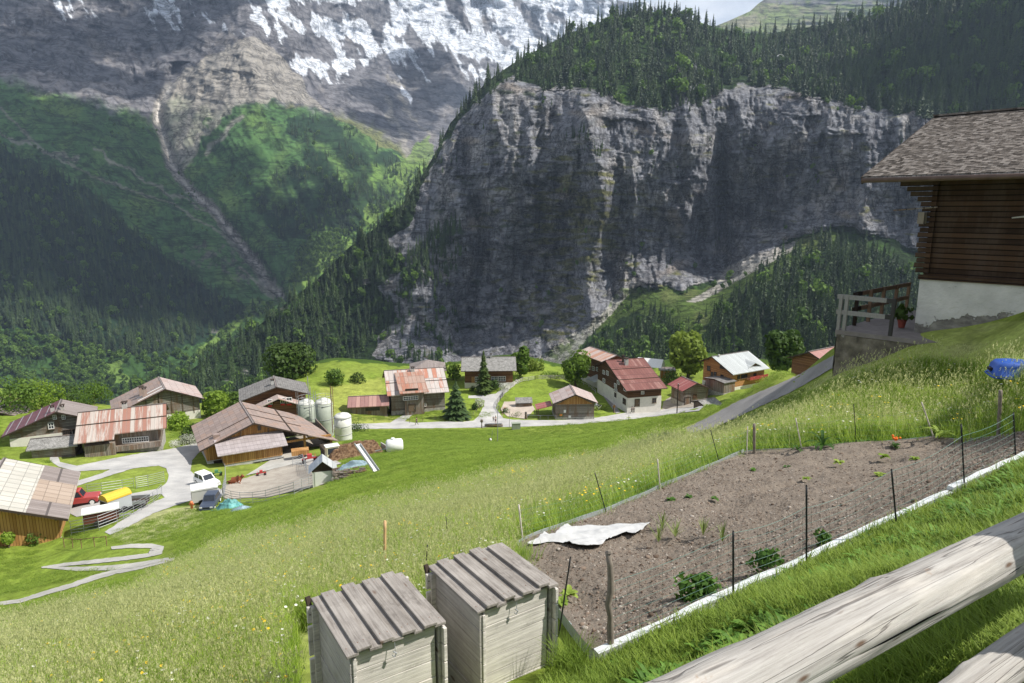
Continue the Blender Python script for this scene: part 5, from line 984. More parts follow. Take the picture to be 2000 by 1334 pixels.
# ---------------------------------------------------------------- vehicles
def paint(name, c, rough=.3): return m_plain(name, c, rough, 0, .05, 1., .6)
def car(name, label, cat, px, py, yaw, L_, W_c, H_, body, style='wagon', tmin=50.):
    g = G(px, py, tmin); o = thing(name, label, cat, tuple(g+np.array([0, 0, .06])), R(yaw)); hw = W_c/2; r = H_*.205; hb = H_*.56; zf = r*.75
    prof = {'wagon': [(-.5, .42), (-.5, .9), (-.49, 1.), (.18, 1.0), (.44, .93), (.5, .72), (.5, .40)], 'suv': [(-.5, .4), (-.5, 1.), (.12, 1.), (.47, .97), (.5, .9), (.5, .4)], 'small': [(-.5, .42), (-.5, .85), (-.46, 1.), (.15, 1.), (.40, .92), (.5, .7), (.5, .42)]}[style]
    P2 = [(x*L_, z*hb) for x, z in prof]; nseg = 5; m = MB()
    rows = []
    for k, (yy, sx, sz) in enumerate([(-hw, .965, .93), (-hw*.93, 1., 1.), (hw*.93, 1., 1.), (hw, .965, .93)]): rows.append([(x*sx, yy, zf+(z-zf)*sz if z > zf else z) for x, z in P2])
    n = len(P2); vs = [p for q in rows for p in q]; fs = [tuple(range(n)), tuple(reversed(range(3*n, 4*n)))]
    for k in range(3):
        for i in range(n): fs.append((k*n+i, (k+1)*n+i, (k+1)*n+(i+1) % n, k*n+(i+1) % n))
    m.add(vs, fs); m.build('body', body, o)
    c0, c1, r0, r1 = {'wagon': (-.485, .20, -.45, .02), 'suv': (-.49, .12, -.48, .0), 'small': (-.47, .17, -.36, .04)}[style]
    c0, c1, r0, r1 = c0*L_, c1*L_, r0*L_, r1*L_; zb, zt_ = hb-.02, H_-.06; wb, wt = hw*.92, hw*.78
    MB().add([(c0, -wb, zb), (c1, -wb, zb), (c1, wb, zb), (c0, wb, zb), (r0, -wt, zt_), (r1, -wt, zt_), (r1, wt, zt_), (r0, wt, zt_)], [(0, 3, 2, 1), (0, 1, 5, 4), (1, 2, 6, 5), (2, 3, 7, 6), (3, 0, 4, 7), (4, 5, 6, 7)]).build('cabin', body, o)
    MB().add([(r0-.03, -wt-.03, zt_), (r1+.04, -wt-.03, zt_), (r1+.04, wt+.03, zt_), (r0-.03, wt+.03, zt_), (r0+.1, -wt+.1, H_), (r1-.1, -wt+.1, H_), (r1-.1, wt-.1, H_), (r0+.1, wt-.1, H_)], [(0, 3, 2, 1), (0, 1, 5, 4), (1, 2, 6, 5), (2, 3, 7, 6), (3, 0, 4, 7), (4, 5, 6, 7)]).build('car_roof', body, o)
    def pane(q0, q1, f0, f1, u0, u1, nm):     # quad between two edges of the cabin
        A, B, C_, D = [Vector(p) for p in q0+q1]; e = lambda s_, t: (A.lerp(B, s_)).lerp(D.lerp(C_, s_), t); pts = [e(f0, u0), e(f1, u0), e(f1, u1), e(f0, u1)]; nrm = (pts[1]-pts[0]).cross(pts[3]-pts[0]).normalized()
        cen = sum(pts, Vector())/4; nrm = nrm if nrm.dot(cen-Vector((0, 0, zb))) > 0 else -nrm; pp = [p+nrm*.012 for p in pts]+[p+nrm*.004 for p in pts]; MB().add(pp, [(0, 1, 2, 3), (7, 6, 5, 4), (0, 4, 5, 1), (1, 5, 6, 2), (2, 6, 7, 3), (3, 7, 4, 0)]).build(nm, M_GLASS, o)
    pane([(c1, -wb, zb), (c1, wb, zb)], [(r1, wt, zt_), (r1, -wt, zt_)], .08, .92, .12, .92, 'windscreen'); pane([(c0, -wb, zb), (c0, wb, zb)], [(r0, wt, zt_), (r0, -wt, zt_)], .1, .9, .15, .9, 'rear_window')
    for s_ in (-1, 1):
        pane([(c0, s_*wb, zb), (c1, s_*wb, zb)], [(r1, s_*wt, zt_), (r0, s_*wt, zt_)], .54, .94, .14, .9, 'side_window'); pane([(c0, s_*wb, zb), (c1, s_*wb, zb)], [(r1, s_*wt, zt_), (r0, s_*wt, zt_)], .08, .48, .14, .9, 'side_window')
        for x in (-.32, .33):
            q = MB(); q.lathe([(r*.6, -.11), (r*.95, -.11), (r, -.07), (r, .07), (r*.95, .11), (r*.6, .11)], 20); q.v = [(p[0]+x*L_, p[2]+s_*(hw-.10), p[1]+r) for p in q.v]; wq = q.build('wheel', M_BLACK, o, False)
            q = MB(); q.lathe([(.05, .0), (r*.55, .015), (r*.62, .05), (r*.62, .06)], 20); q.v = [(p[0]+x*L_, s_*(hw-.045+p[2]), p[1]+r) for p in q.v]; q.build('rim', M_WFR, wq)
        MB().box((L_*.497, s_*hw*.72-.13, hb*.66), (L_*.51, s_*hw*.72+.13, hb*.84)).build('headlight', m_plain('lamp_glass', (.8, .8, .78), .2, var=.05), o)
    MB().box((L_*.49, -hw*.95, hb*.36), (L_*.525, hw*.95, hb*.52)).build('bumper', M_BLACK if style == 'suv' else body, o); MB().box((-L_*.525, -hw*.95, hb*.36), (-L_*.49, hw*.95, hb*.52)).build('bumper', M_BLACK if style == 'suv' else body, o)
    MB().box((L_*.499, -hw*.45, hb*.62), (L_*.506, hw*.45, hb*.78)).build('grille', M_BLACK, o); return o
car('parked_car', 'red three-door off-road car parked beside the orange barn', 'car', 160, 985, 20, 3.6, 1.65, 1.75, paint('car_paint_red', (.38, .05, .045)), 'suv')
car('parked_car', 'white small car parked nose down on the farm road by the big barn', 'car', 405, 948, -38, 3.7, 1.6, 1.5, paint('car_paint_white', (.80, .80, .79)))
car('parked_car', 'small old dark blue car on the grass beside the grey trailer', 'car', 412, 990, -82, 3.2, 1.45, 1.4, paint('car_paint_dark_blue', (.05, .065, .10)), 'small')
def box_trailer(name, label, cat, px, py, yaw, L_, W_c, H_, mb_, roofm, rh=.0, roof_over=.05):
    g = G(px, py, 50); o = thing(name, label, cat, tuple(g), R(yaw)); hw = W_c/2
    MB().box((-L_/2, -hw, .45), (L_/2, hw, H_)).build('body', mb_, o); nseg = 8; v = []
    poly = [(-hw-roof_over, H_+.005), (-hw-roof_over, H_+.1+rh*.2)]+[(math.cos(math.pi-math.pi*i/nseg)*(hw*.9), H_+.12+rh*.3+rh*.7*math.sin(math.pi*i/nseg)) for i in range(nseg+1)]+[(hw+roof_over, H_+.1+rh*.2), (hw+roof_over, H_+.005)]
    MB().prism(poly, -L_/2-roof_over, L_/2+roof_over, 'x').build('top_cover', roofm, o)
    for s_ in (-1, 1):
        for x in (-.35, .35):
            q = MB(); q.lathe([(.15, -.1), (.33, -.1), (.35, -.06), (.35, .06), (.33, .1), (.15, .1)], 16); q.v = [(p[0]+x, p[2]+s_*(hw+.08), p[1]+.35) for p in q.v]; q.build('wheel', M_BLACK, o)
    MB().bar((L_/2, 0, .5), (L_/2+1.1, 0, .45), .1).build('drawbar', M_STEEL, o)
    for x in (-L_/2-.012, L_/2+.002): MB().box((x, -hw*.85, .6), (x+.01, hw*.85, H_-.15)).build('end_panel', M_DKW, o)
    return o
box_trailer('horse_trailer', 'grey trailer with a bright yellow rounded tarpaulin top', 'trailer', 229, 1000, 60, 2.5, 1.5, 1.75, paint('trailer_grey', (.42, .44, .46)), m_plain('yellow_tarp', (.66, .44, .05), .6, var=.08), .45)
box_trailer('stock_trailer', 'brown slatted livestock trailer with a white flat cover behind the gates', 'trailer', 200, 1022, 30, 3.0, 1.5, 1.5, m_planks('brown_slats', (.05, .018, .01), (.17, .06, .035), 'h', .25), M_WFR, .1, .1)
box_trailer('box_trailer', 'pale grey covered trailer parked against the small dark blue car', 'trailer', 401, 981, 28, 2.6, 1.6, 1.75, paint('trailer_pale', (.50, .50, .48)), m_plain('pale_cover', (.62, .62, .60), .6), .35)
g = G(262, 992, 50); t_ = thing('flatbed_trailer', 'low dark flatbed trailer with pale frame behind the yellow topped trailer', 'trailer', tuple(g), R(12)); MB().box((-1.4, -.8, .5), (1.4, .8, .75)).build('bed', M_DKW, t_)
for s_ in (-1, 1): MB().box((-1.45, s_*.82-.04, .76), (1.45, s_*.82+.04, 1.1)).build('side_board', M_STEEL, t_)
q = MB()
for s_ in (-1, 1): k_ = len(q.v); q.lathe([(.1, -.08), (.3, -.08), (.3, .08), (.1, .08)], 14); q.v = q.v[:k_]+[(p[0], p[2]+s_*.75, p[1]+.3) for p in q.v[k_:]]
q.build('wheels', M_BLACK, t_)
# machines in and by the barn
g = G(646, 894, 60); t_ = thing('farm_truck', 'cream fronted farm truck parked nose out in the barn bay', 'truck', tuple(g), R(-62)); MB().box((-2.6, -.9, .5), (.4, .9, 1.3)).build('load_bed', M_DKW, t_)
CRM = paint('cream_paint', (.55, .54, .36)); MB().add([(.42, -.9, .4), (1.9, -.9, .4), (1.9, .9, .4), (.42, .9, .4), (.42, -.82, 2.1), (1.65, -.8, 2.1), (1.65, .8, 2.1), (.42, .82, 2.1)], [(0, 3, 2, 1), (0, 1, 5, 4), (1, 2, 6, 5), (2, 3, 7, 6), (3, 0, 4, 7), (4, 5, 6, 7)]).build('cab', CRM, t_)
MB().box((.38, -.95, 2.1), (1.72, .95, 2.18)).build('cab_roof', M_WFR, t_); MB().add([(1.84, -.72, 1.2), (1.84, .72, 1.2), (1.7, .7, 1.95), (1.7, -.7, 1.95), (1.79, -.72, 1.2), (1.79, .72, 1.2), (1.62, .7, 1.95), (1.62, -.7, 1.95)], [(0, 1, 2, 3), (7, 6, 5, 4), (0, 4, 5, 1), (1, 5, 6, 2), (2, 6, 7, 3), (3, 7, 4, 0)]).build('windscreen', M_GLASS, t_)
MB().box((1.9, -.55, .65), (1.94, .55, .95)).build('grille', m_plain('orange_red_grille', (.5, .12, .05), .6), t_)
for s_ in (-1, 1):
    for x in (-1.6, 1.1):
        q = MB(); q.lathe([(.1, -.12), (.38, -.12), (.42, -.06), (.42, .06), (.38, .12), (.1, .12)], 16); q.v = [(p[0]+x, p[2]+s_*.82, p[1]+.42) for p in q.v]; q.build('wheel', M_BLACK, t_)
g = G(587, 894, 60); t_ = thing('hay_cart', 'orange brown wooden cart in the dark left part of the barn bay', 'cart', tuple(g), R(20)); MB().box((-1.2, -.7, .6), (1.2, .7, 1.3)).build('box', W_ORV, t_)
for s_ in (-1, 1): q = MB(); q.lathe([(.1, -.06), (.4, -.06), (.4, .06), (.1, .06)], 16); q.v = [(p[0], p[2]+s_*.8, p[1]+.4) for p in q.v]; q.build('wheel', M_BLACK, t_)
def implement(label, px, py, c, seed, s_=1., name='farm_machine'):
    g = G(px, py, 50); o = thing(name, label, 'machine', tuple(g), R(20)); m = paint('implement_%d' % seed, c, .5)
    MB().bar((-1.2*s_, 0, .6*s_), (1.1*s_, 0, .75*s_), .16*s_).build('frame', m, o); MB().box((-.4*s_, -.3*s_, .7*s_), (.3*s_, .3*s_, 1.35*s_)).build('hopper', m, o)
    for x in (-.9, .8):
        for y in (-.5, .5):
            q = MB(); q.lathe([(.22*s_, -.05), (.3*s_, -.05), (.3*s_, .05), (.22*s_, .05)], 14); q.v = [(p[0]+x*s_, p[2]+y*s_, p[1]+.3*s_) for p in q.v]; q.build('wheel', M_BLACK, o)
        MB().bar((x*s_, -.6*s_, .35*s_), (x*s_, .6*s_, 1.1*s_), .06*s_).build('arm', m, o)
implement('orange red field sprayer standing before the white wall of the maroon roofed house', 117, 866, (.6, .10, .03), 1, 1.1); implement('red farm implement beside the foot of the barn bay post', 606, 903, (.45, .04, .04), 2, .9); implement('small red rotary tiller against the stable wall of the big barn', 511, 929, (.45, .04, .04), 3, .55); implement('green and red garden implements piled in the shaded corner of the big barn', 424, 929, (.08, .25, .12), 4, .6)
g = G(460, 944, 50)
def skin_body(name, joints, edges, m, parent=None, sub=1):
    me = bpy.data.meshes.new(name); me.from_pydata([j[:3] for j in joints], edges, []); o = bpy.data.objects.new(name, me); scene.collection.objects.link(o); me.materials.append(m)
    sk = o.modifiers.new('skin', 'SKIN'); sk.use_smooth_shade = True
    for i, j in enumerate(joints): me.skin_vertices[0].data[i].radius = (j[3], j[4] if len(j) > 4 else j[3]); me.skin_vertices[0].data[i].use_root = i == 0
    s_ = o.modifiers.new('sub', 'SUBSURF'); s_.levels = sub; s_.render_levels = sub
    if parent: o.parent = parent
    return o
M_COW = MT('cow_hide', .8, .2); M_COW.col(M_COW.ramp(M_COW.noise(M_COW.obj(), 1.6, 2), [(.62, (.20, .065, .03)), (.66, (.6, .55, .5))])); M_COW = M_COW.m
c = thing('cow', 'reddish brown cow lying down against the stable wall of the big barn', 'cow', tuple(g), R(15))
skin_body('body', [(0, 0, .45, .42), (.45, 0, .48, .38), (-.55, 0, .44, .38), (.72, 0, .72, .2), (.86, -.1, .95, .14), (1.05, -.2, .88, .11), (1.17, -.26, .80, .08), (.5, -.4, .12, .09), (.8, -.5, .08, .06), (-.6, -.42, .14, .12), (-.15, -.55, .08, .07), (-.95, 0, .35, .06), (-1.05, .1, .1, .03), (.84, .1, 1.08, .03), (.86, -.3, 1.06, .03)],
  [(0, 1), (0, 2), (1, 3), (3, 4), (4, 5), (5, 6), (1, 7), (7, 8), (2, 9), (9, 10), (2, 11), (11, 12), (4, 13), (4, 14)], M_COW, c)
# ---------------------------------------------------------------- people
SKINC = m_plain('skin', (.42, .25, .18), .6, var=.05); HAIR = m_plain('dark_hair', (.03, .02, .015), .7)
def person(label, px, py, yaw, hgt, shirt, legs, stride=.3, tmin=60., shorts=False, arm=.25, loc=None):
    g = G(px, py, tmin) if loc is None else np.array(loc); o = thing('person', label, 'person', tuple(g+np.array([0, 0, .07])), R(yaw)); k = hgt/1.75; s = stride
    J = [(0, 0, .95, .13, .10), (0, 0, 1.15, .135, .10), (0, 0, 1.38, .16, .10), (0, 0, 1.5, .055), (.01, 0, 1.58, .085, .075), (.02, 0, 1.68, .09, .075),
         (0, .19, 1.40, .055), (.06*1-arm*.3, .24, 1.15, .042), (-arm*.5+.12, .24, .93, .032), (-arm*.6+.18, .23, .84, .03), (0, -.19, 1.40, .055), (arm*.3, -.24, 1.15, .042), (arm*.9+.06, -.22, .95, .032), (arm+.12, -.21, .87, .03),
         (0, .09, .88, .09), (s*.45, .09, .50, .062), (s, .09, .09, .042), (s+.14, .09, .04, .035), (0, -.09, .88, .09), (-s*.2, -.09, .50, .062), (-s*1.1, -.09, .13, .042), (-s*1.1+.14, -.09, .06, .035), (.11, 0, 1.60, .02)]
    E = [(0, 1), (1, 2), (2, 3), (3, 4), (4, 5), (2, 6), (6, 7), (7, 8), (8, 9), (2, 10), (10, 11), (11, 12), (12, 13), (0, 14), (14, 15), (15, 16), (16, 17), (0, 18), (18, 19), (19, 20), (20, 21), (4, 22)]
    sc = lambda j, f=1.: (j[0]*k, j[1]*k, j[2]*k, j[3]*k*f, (j[4] if len(j) > 4 else j[3])*k*f)
    skin_body('body', [sc(j) for j in J], E, SKINC, o)
    sj = [1, 0, 2, 6, 7, 10, 11]; skin_body('shirt', [sc(J[i], 1.16) for i in sj], [(0, 1), (0, 2), (2, 3), (3, 4), (2, 5), (5, 6)], shirt, o)
    tj = [0, 14, 15, 18, 19]+([] if shorts else [16, 20]); skin_body('trousers', [sc(J[i], 1.2) for i in tj], [(0, 1), (1, 2), (0, 3), (3, 4)]+([] if shorts else [(2, 5), (4, 6)]), legs, o)
    hb = MB(); v = _iv*np.array([.105, .10, .10])*k+np.array([-.01, 0, 1.69])*k; v[:, 0] = np.where(v[:, 2] < 1.66*k, np.minimum(v[:, 0], .03*k), v[:, 0]); hb.add(v, _if); hb.build('hair', HAIR, o, True); return o
BLK = m_plain('dark_cloth', (.03, .03, .035), .9); person('person in dark clothes walking left on the road below the patchy roofed farmhouse', 814, 831, 180, 1.75, BLK, m_plain('grey_trousers', (.10, .10, .11), .9), .32)
person('person in white top and dark red shorts standing on the road by the log trough', 968, 828, 95, 1.75, m_plain('white_top', (.7, .68, .66), .9), m_plain('wine_shorts', (.12, .02, .03), .9), .1, shorts=True)
person('small child in dark clothes standing left of the person with the white top', 963.5, 823, 90, 1.1, BLK, BLK, .05); person('child in light pink clothes at the hedge corner of the junction', 981.5, 815, 200, 1.1, m_plain('pink_cloth', (.6, .35, .32), .9), m_plain('pale_cloth', (.6, .5, .45), .9), .08)
person('person in dark blue clothes striding past the white walled corner of the red roofed house', 1234, 808.5, 178, 1.75, m_plain('navy_cloth', (.02, .025, .05), .9), BLK, .34); person('person in dark clothes walking close behind the striding one, by the curved railing', 1238, 807.5, 178, 1.6, BLK, BLK, .25)
# ---------------------------------------------------------------- fences
def polyw(px, tmin=40.): return [G(x, y, tmin) for x, y in px]
def rail_fence(name, label, pts, rails, hgt, m, step=2.6, rr=.024, post=.05, tmin=40., sq=False, group=None, prail='rail'):
    q = polyw(pts, tmin); o = thing(name, label, 'fence', tuple(q[0]), 0, group); S = [q[0]]
    for a, b in zip(q[:-1], q[1:]):
        n = max(1, int(round(np.linalg.norm(b-a)/step)))
        for i in range(1, n+1): c = a+(b-a)*i/n; c = np.array([c[0], c[1], h(c[0], c[1])]); S.append(c)
    S = [s_-q[0] for s_ in S]
    for s_ in S[:100]: (MB().bar(tuple(s_-[0, 0, .2]), tuple(s_+[0, 0, hgt+.05]), post) if sq else MB().tube([tuple(s_-[0, 0, .2]), tuple(s_+[0, 0, hgt+.05])], post/2, 6)).build('post', m, o)
    for k in range(rails):
        z = hgt*(k+1)/rails-.03; mb = MB()
        for a, b in zip(S[:-1], S[1:]):
            a_, b_ = tuple(a+[0, .03, z]), tuple(b+[0, .03, z])
            (mb.bar(a_, b_, .03, .11) if sq else mb.tube([a_, b_], rr, 5))
        mb.build(prail, m, o)
    return o
rail_fence('metal_fence', 'galvanised tube fence along the lower edge of the farmyard', [(436, 975), (470, 985), (520, 982), (575, 968), (617, 948)], 5, 1.35, M_STEEL)
rail_fence('metal_fence', 'short galvanised gate fence from barn corner down to the farmyard', [(441, 928), (442, 950), (437, 975)], 6, 1.6, M_STEEL, 1.2)
rail_fence('metal_fence', 'galvanised hurdles between the farmyard and the barn bay', [(572, 912), (592, 903), (600, 925), (612, 930)], 5, 1.2, M_STEEL, 1.6)
rail_fence('metal_fence', 'galvanised tube fence behind the red car, on the grass strip', [(172, 966), (200, 963), (240, 957), (262, 953)], 4, 1.25, M_STEEL); rail_fence('metal_gate', 'denser galvanised gate panel at the right end of the upper fence', [(267, 955), (290, 951), (322, 943)], 6, 1.5, M_STEEL, 1.8)
rail_fence('metal_fence', 'galvanised gates in front of the brown stock trailer beside the orange barn', [(140, 1046), (165, 1042), (194, 1036), (230, 1022), (242, 1016)], 5, 1.5, M_STEEL, 2.)
rail_fence('metal_fence', 'long galvanised fence curving up from the trailers to the farm road', [(242, 1016), (262, 1005), (277, 997), (300, 983), (317, 967)], 5, 1.3, M_STEEL, 2.2)
M_PALE = m_planks('pale_fence_wood', (.30, .28, .25), (.58, .56, .52), 'x', 9.)
rail_fence('rail_fence', 'pale wooden rail fence curving along the side road and around the paddock', [(978, 806), (970, 796), (973, 786), (985, 770), (1003, 754), (1020, 746), (1045, 742), (1090, 741), (1122, 744)], 3, 1.1, M_PALE, 2.3, .03, .1, 100., True)
rail_fence('rail_fence', 'wooden rail fence in shade left of the garden path by the red roofed house', [(1130, 745), (1150, 756), (1163, 768)], 2, 1.0, M_PALE, 2.3, .03, .1, 100., True)
rail_fence('rail_fence', 'small rusty handrail posts below the orange barn by the stepped path', [(126, 1069), (160, 1071), (185, 1068), (209, 1066)], 1, .9, M_RUSTP, 1.6, .03, .07, 40.)
rail_fence('wire_fence', 'thin low stake fence between lawn and road below the patchy farmhouse', [(640, 826), (700, 824), (760, 823), (800, 826), (850, 821), (900, 820), (925, 812), (941, 790)], 2, .9, W_GREYV, 3.2, .008, .07, 100.)
rail_fence('metal_fence', 'pipe railing in front of the dark stall of the small log barn', [(1030, 819), (1055, 820), (1086, 820)], 1, 1.0, M_STEEL, 2., .03, .06, 100.)
rail_fence('railing', 'curved wooden stair railing before the door of the red roofed house', [(1238, 802), (1246, 797), (1253, 797)], 3, 1.1, M_PALE, .5, .03, .06, 100., True)
# poles, trough, cabinet and small things of the road side
def pole(label, px, yb, yt, r_, m, arm=False, tmin=60.):
    g = G(px, yb, tmin); t = proj(*g)[2]; hh = (yb-yt)*t/FOC/.93; o = thing('pole', label, 'pole', tuple(g)); MB().tube([(0, 0, -.3), (0, 0, hh)], [r_, r_*.8], 8).build('shaft', m, o); MB().tube([(0, 0, hh), (0, 0, hh+.06)], r_*1.3, 8).build('cap', M_STEEL, o)
    if arm: MB().bar((-.4, 0, hh-.4), (.4, 0, hh-.4), .08).build('crossarm', m, o)
pole('slender pale metal pole in the pasture before the road junction', 972, 862, 800, .06, M_STEEL); pole('short pale pole on the road edge beside the grey cabinet', 995, 836, 803, .05, M_STEEL); pole('dark wooden power pole at the road edge before the small red roofed barn', 1322, 807, 752, .13, W_BEAM, True); pole('thin light stub pole near the roof behind the grassy bank', 1574, 703, 688, .05, M_PALE, tmin=20.)
pole('short wooden marker post on the road verge below the red roofed house', 1228, 820, 812, .07, W_GREYV)
g = G(952, 834, 60); t_ = thing('log_trough', 'long hollowed log water trough at the roadside by the junction', 'trough', tuple(g), R(3)); m = MB(); m.tube([(-.6, 0, .35), (3.2, .1, .35)], .33, 12); m.build('log', W_GREYH, t_, True); MB().box((-.4, -.18, .62), (3.0, .22, .69)).build('water', M_GLASS, t_)
for x in (-.1, 2.6): MB().box((x-.15, -.3, -.2), (x+.15, .3, .1)).build('block', W_GREYH, t_)
g = G(941, 836, 60); t_ = thing('spout_post', 'carved wooden spout post with forked top at the end of the log trough', 'post', tuple(g)); MB().tube([(0, 0, -.2), (0, 0, 1.2)], [.14, .09], 8).build('shaft', W_GREYV, t_)
for a in (-1, 0, 1, 2): MB().tube([(0, 0, 1.1), (.22*math.cos(a*1.6), .2*math.sin(a*1.6), 1.5), (.16*math.cos(a*1.6+.5), .16*math.sin(a*1.6), 1.9)], [.08, .13, .05], 7).build('fork', W_GREYV, t_, True)
g = G(1008, 839, 60); t_ = thing('utility_cabinet', 'grey green metal utility cabinet with sloping lid on the verge', 'cabinet', tuple(g), R(8)); CB = m_plain('cabinet_grey_green', (.28, .31, .25), .6, var=.08); MB().box((-.85, -.35, -.3), (.85, .35, 1.35)).build('body', CB, t_); MB().prism([(-.42, 1.36), (.42, 1.36), (.42, 1.52), (-.42, 1.42)], -.92, .92, 'x').build('lid', CB, t_)
for x in (-.42, .42): MB().box((x-.40, -.365, -.05), (x+.40, -.352, 1.25)).build('door', CB, t_)
g = G(958, 861, 60); t_ = thing('ground_hook', 'small black and white hydrant-like stump with leaning bar in the pasture', 'hydrant', tuple(g)); MB().lathe([(.22, 0), (.22, .3), (.12, .45), (.05, .5)], 12).build('body', M_WFR, t_, True); MB().bar((.1, 0, .2), (.4, .1, 1.9), .05).build('bar', M_STEEL, t_); MB().box((-.3, -.1, .1), (-.1, .1, .4)).build('coupling', M_BLACK, t_)
g = G(1023, 793, 100); t_ = thing('feed_rack', 'grey roofed feeding rack on the sandy paddock', 'feed rack', tuple(g), R(5)); MB().box((-1.9, -.6, 0), (1.9, .6, .7)).build('trough', W_GREYV, t_); MB().add([(-2.0, -.9, 1.0), (2.0, -.9, 1.0), (2., .8, 1.9), (-2., .8, 1.9), (-2.0, -.9, .92), (2.0, -.9, .92), (2., .8, 1.82), (-2., .8, 1.82)], [(0, 1, 2, 3), (7, 6, 5, 4), (0, 4, 5, 1), (1, 5, 6, 2), (2, 6, 7, 3), (3, 7, 4, 0)]).build('rack_roof', R_GREY, t_)
for x in (-1.8, 1.8): MB().box((x-.06, .5, 0), (x+.06, .62, 1.8)).build('post', W_BEAM, t_)
for px, py, lb, s_ in ((1027, 818, 'carved tree stump figure with pale round head at the paddock corner', 1.), (986, 806, 'white and red garden figure behind the rail fence at the road bend', .8)):
    g = G(px, py, 100); t_ = thing('carved_figure', lb, 'figure', tuple(g)); MB().lathe([(.32*s_, -.1), (.26*s_, .5*s_), (.22*s_, .9*s_), (.3*s_, 1.05*s_), (.16*s_, 1.2*s_)], 12).build('stump', W_GREYV if s_ == 1 else M_WFR, t_, True); q = MB(); q.add(_iv*.27*s_+np.array([0, 0, 1.35*s_]), _if); q.build('head', M_PALE if s_ == 1 else m_plain('terracotta', (.4, .15, .1), .8), t_, True)
g = G(1199, 806, 100); t_ = thing('bird_house', 'wooden bird house on a stout post at the end of the garden path', 'bird house', tuple(g)); MB().tube([(0, 0, -.2), (0, 0, 1.3)], .17, 8).build('post', W_GREYV, t_); MB().box((-.25, -.25, 1.3), (.25, .25, 1.75)).build('box', W_ORV, t_)
for s_ in (-1, 1): MB().prism([(0, 2.0), (s_*.42, 1.7), (s_*.42, 1.66), (0, 1.95)], -.35, .35, 'y').build('roof', W_GREYH, t_)
g = G(1166, 800, 100); t_ = thing('cow_statue', 'white and black patched cow board beside the small log barn', 'figure', tuple(g), R(-60)); m = MT('cow_patches', .6); m.col(m.ramp(m.noise(m.obj(), 1.9, 2), [(.5, (.85, .85, .85)), (.53, (.03, .03, .03))])); skin_body('body', [(0, 0, 1.0, .38), (.8, 0, 1.05, .34), (-.8, 0, 1.0, .34), (1.25, 0, 1.35, .2), (1.6, 0, 1.35, .14), (.8, .2, .5, .1), (.8, .2, 0, .07), (.8, -.2, .5, .1), (.8, -.2, 0, .07), (-.8, .2, .5, .11), (-.85, .2, 0, .07), (-.8, -.2, .5, .11), (-.85, -.2, 0, .07)], [(0, 1), (0, 2), (1, 3), (3, 4), (1, 5), (5, 6), (1, 7), (7, 8), (2, 9), (9, 10), (2, 11), (11, 12)], m.m, t_)
g = G(770, 806, 100); t_ = thing('cattle_cart', 'small cart with white covered load by the gate of the patchy farmhouse', 'cart', tuple(g), R(5)); MB().box((-1.3, -.5, .45), (1.2, .5, .7)).build('bed', W_GREYV, t_); MB().lathe([(.3, -.7), (.34, 0), (.3, .7)], 12).build('load', M_WFR, t_).rotation_euler = (0, R(90), 0)
t_.children[-1].location = (.2, 0, .95)
for s_ in (-1, 1): q = MB(); q.lathe([(.3, -.04), (.4, -.04), (.4, .04), (.3, .04)], 16); q.v = [(p[0]-.6, p[2]+s_*.6, p[1]+.4) for p in q.v]; q.build('wheel', W_BEAM, t_)
g = G(375, 993, 50); t_ = thing('hydrant', 'small orange hydrant on the verge left of the dark blue car', 'hydrant', tuple(g)); ORM = paint('orange_paint', (.7, .2, .08), .5); MB().lathe([(.14, 0), (.13, .55), (.18, .6), (.16, .75), (.05, .85)], 12).build('barrel', ORM, t_, True); MB().tube([(-.25, 0, .5), (.25, 0, .5)], .07, 8).build('outlet', ORM, t_)
# paraglider over the wood, far away
p = P(1524, 113, 700); t_ = thing('paraglider', 'tiny white paraglider in the air before the wooded cliff top', 'paraglider', tuple(p), R(20)); n = 14; v = []
for i in range(n+1):
    a = math.pi*(.12+.76*i/n); v += [(4.2*math.cos(a), -.9, 3.3*math.sin(a)), (4.2*math.cos(a), .9, 3.2*math.sin(a)), (4.15*math.cos(a), .9, 3.0*math.sin(a)), (4.15*math.cos(a), -.9, 3.1*math.sin(a))]
MB().add(v, [(4*i+j, 4*i+4+j, 4*i+4+(j+1) % 4, 4*i+(j+1) % 4) for i in range(n) for j in range(4)]).build('wing', M_WFR, t_); m = MB()
for i in range(1, n, 3): m.tube([v[4*i], (0, 0, -3)], .02, 3)
m.build('lines', M_STEEL, t_); skin_body('pilot', [(0, 0, -3.2, .2), (0, 0, -2.7, .12), (0, -.5, -3.4, .12), (0, -.9, -3.5, .08)], [(0, 1), (0, 2), (2, 3)], BLK, t_)
# ---------------------------------------------------------------- foreground: old house on the right with its terrace
C0 = np.array([12.74, 21.16, -3.8]); ya = R(-47); XD = np.array([math.cos(ya), math.sin(ya), 0]); YD = np.array([-math.sin(ya), math.cos(ya), 0])
Lh, ogh, oeh, WFh = 11., 1.6, 1.2, 6.2; rc = C0+XD*(Lh/2-ogh)+YD*(WFh-oeh)
mpl = MT('crumbling_plaster', .9, .15); o_ = mpl.obj(); f1 = mpl.noise(o_, .7, 7, .62); z_ = mpl.sep(o_)[2]; low = mpl.math('ADD', mpl.math('MULTIPLY', f1, 1.6), mpl.math('MULTIPLY', z_, .42))
stc = mpl.ramp(mpl.noise(mpl.obj((1, 1, 2.4)), 2.2, 6, .7), [(.35, (.12, .11, .10)), (.55, (.24, .225, .20)), (.7, (.33, .31, .28))]); plc = mpl.ramp(mpl.noise(o_, 1.6, 6, .6), [(.3, (.50, .49, .46)), (.7, (.68, .66, .62))])
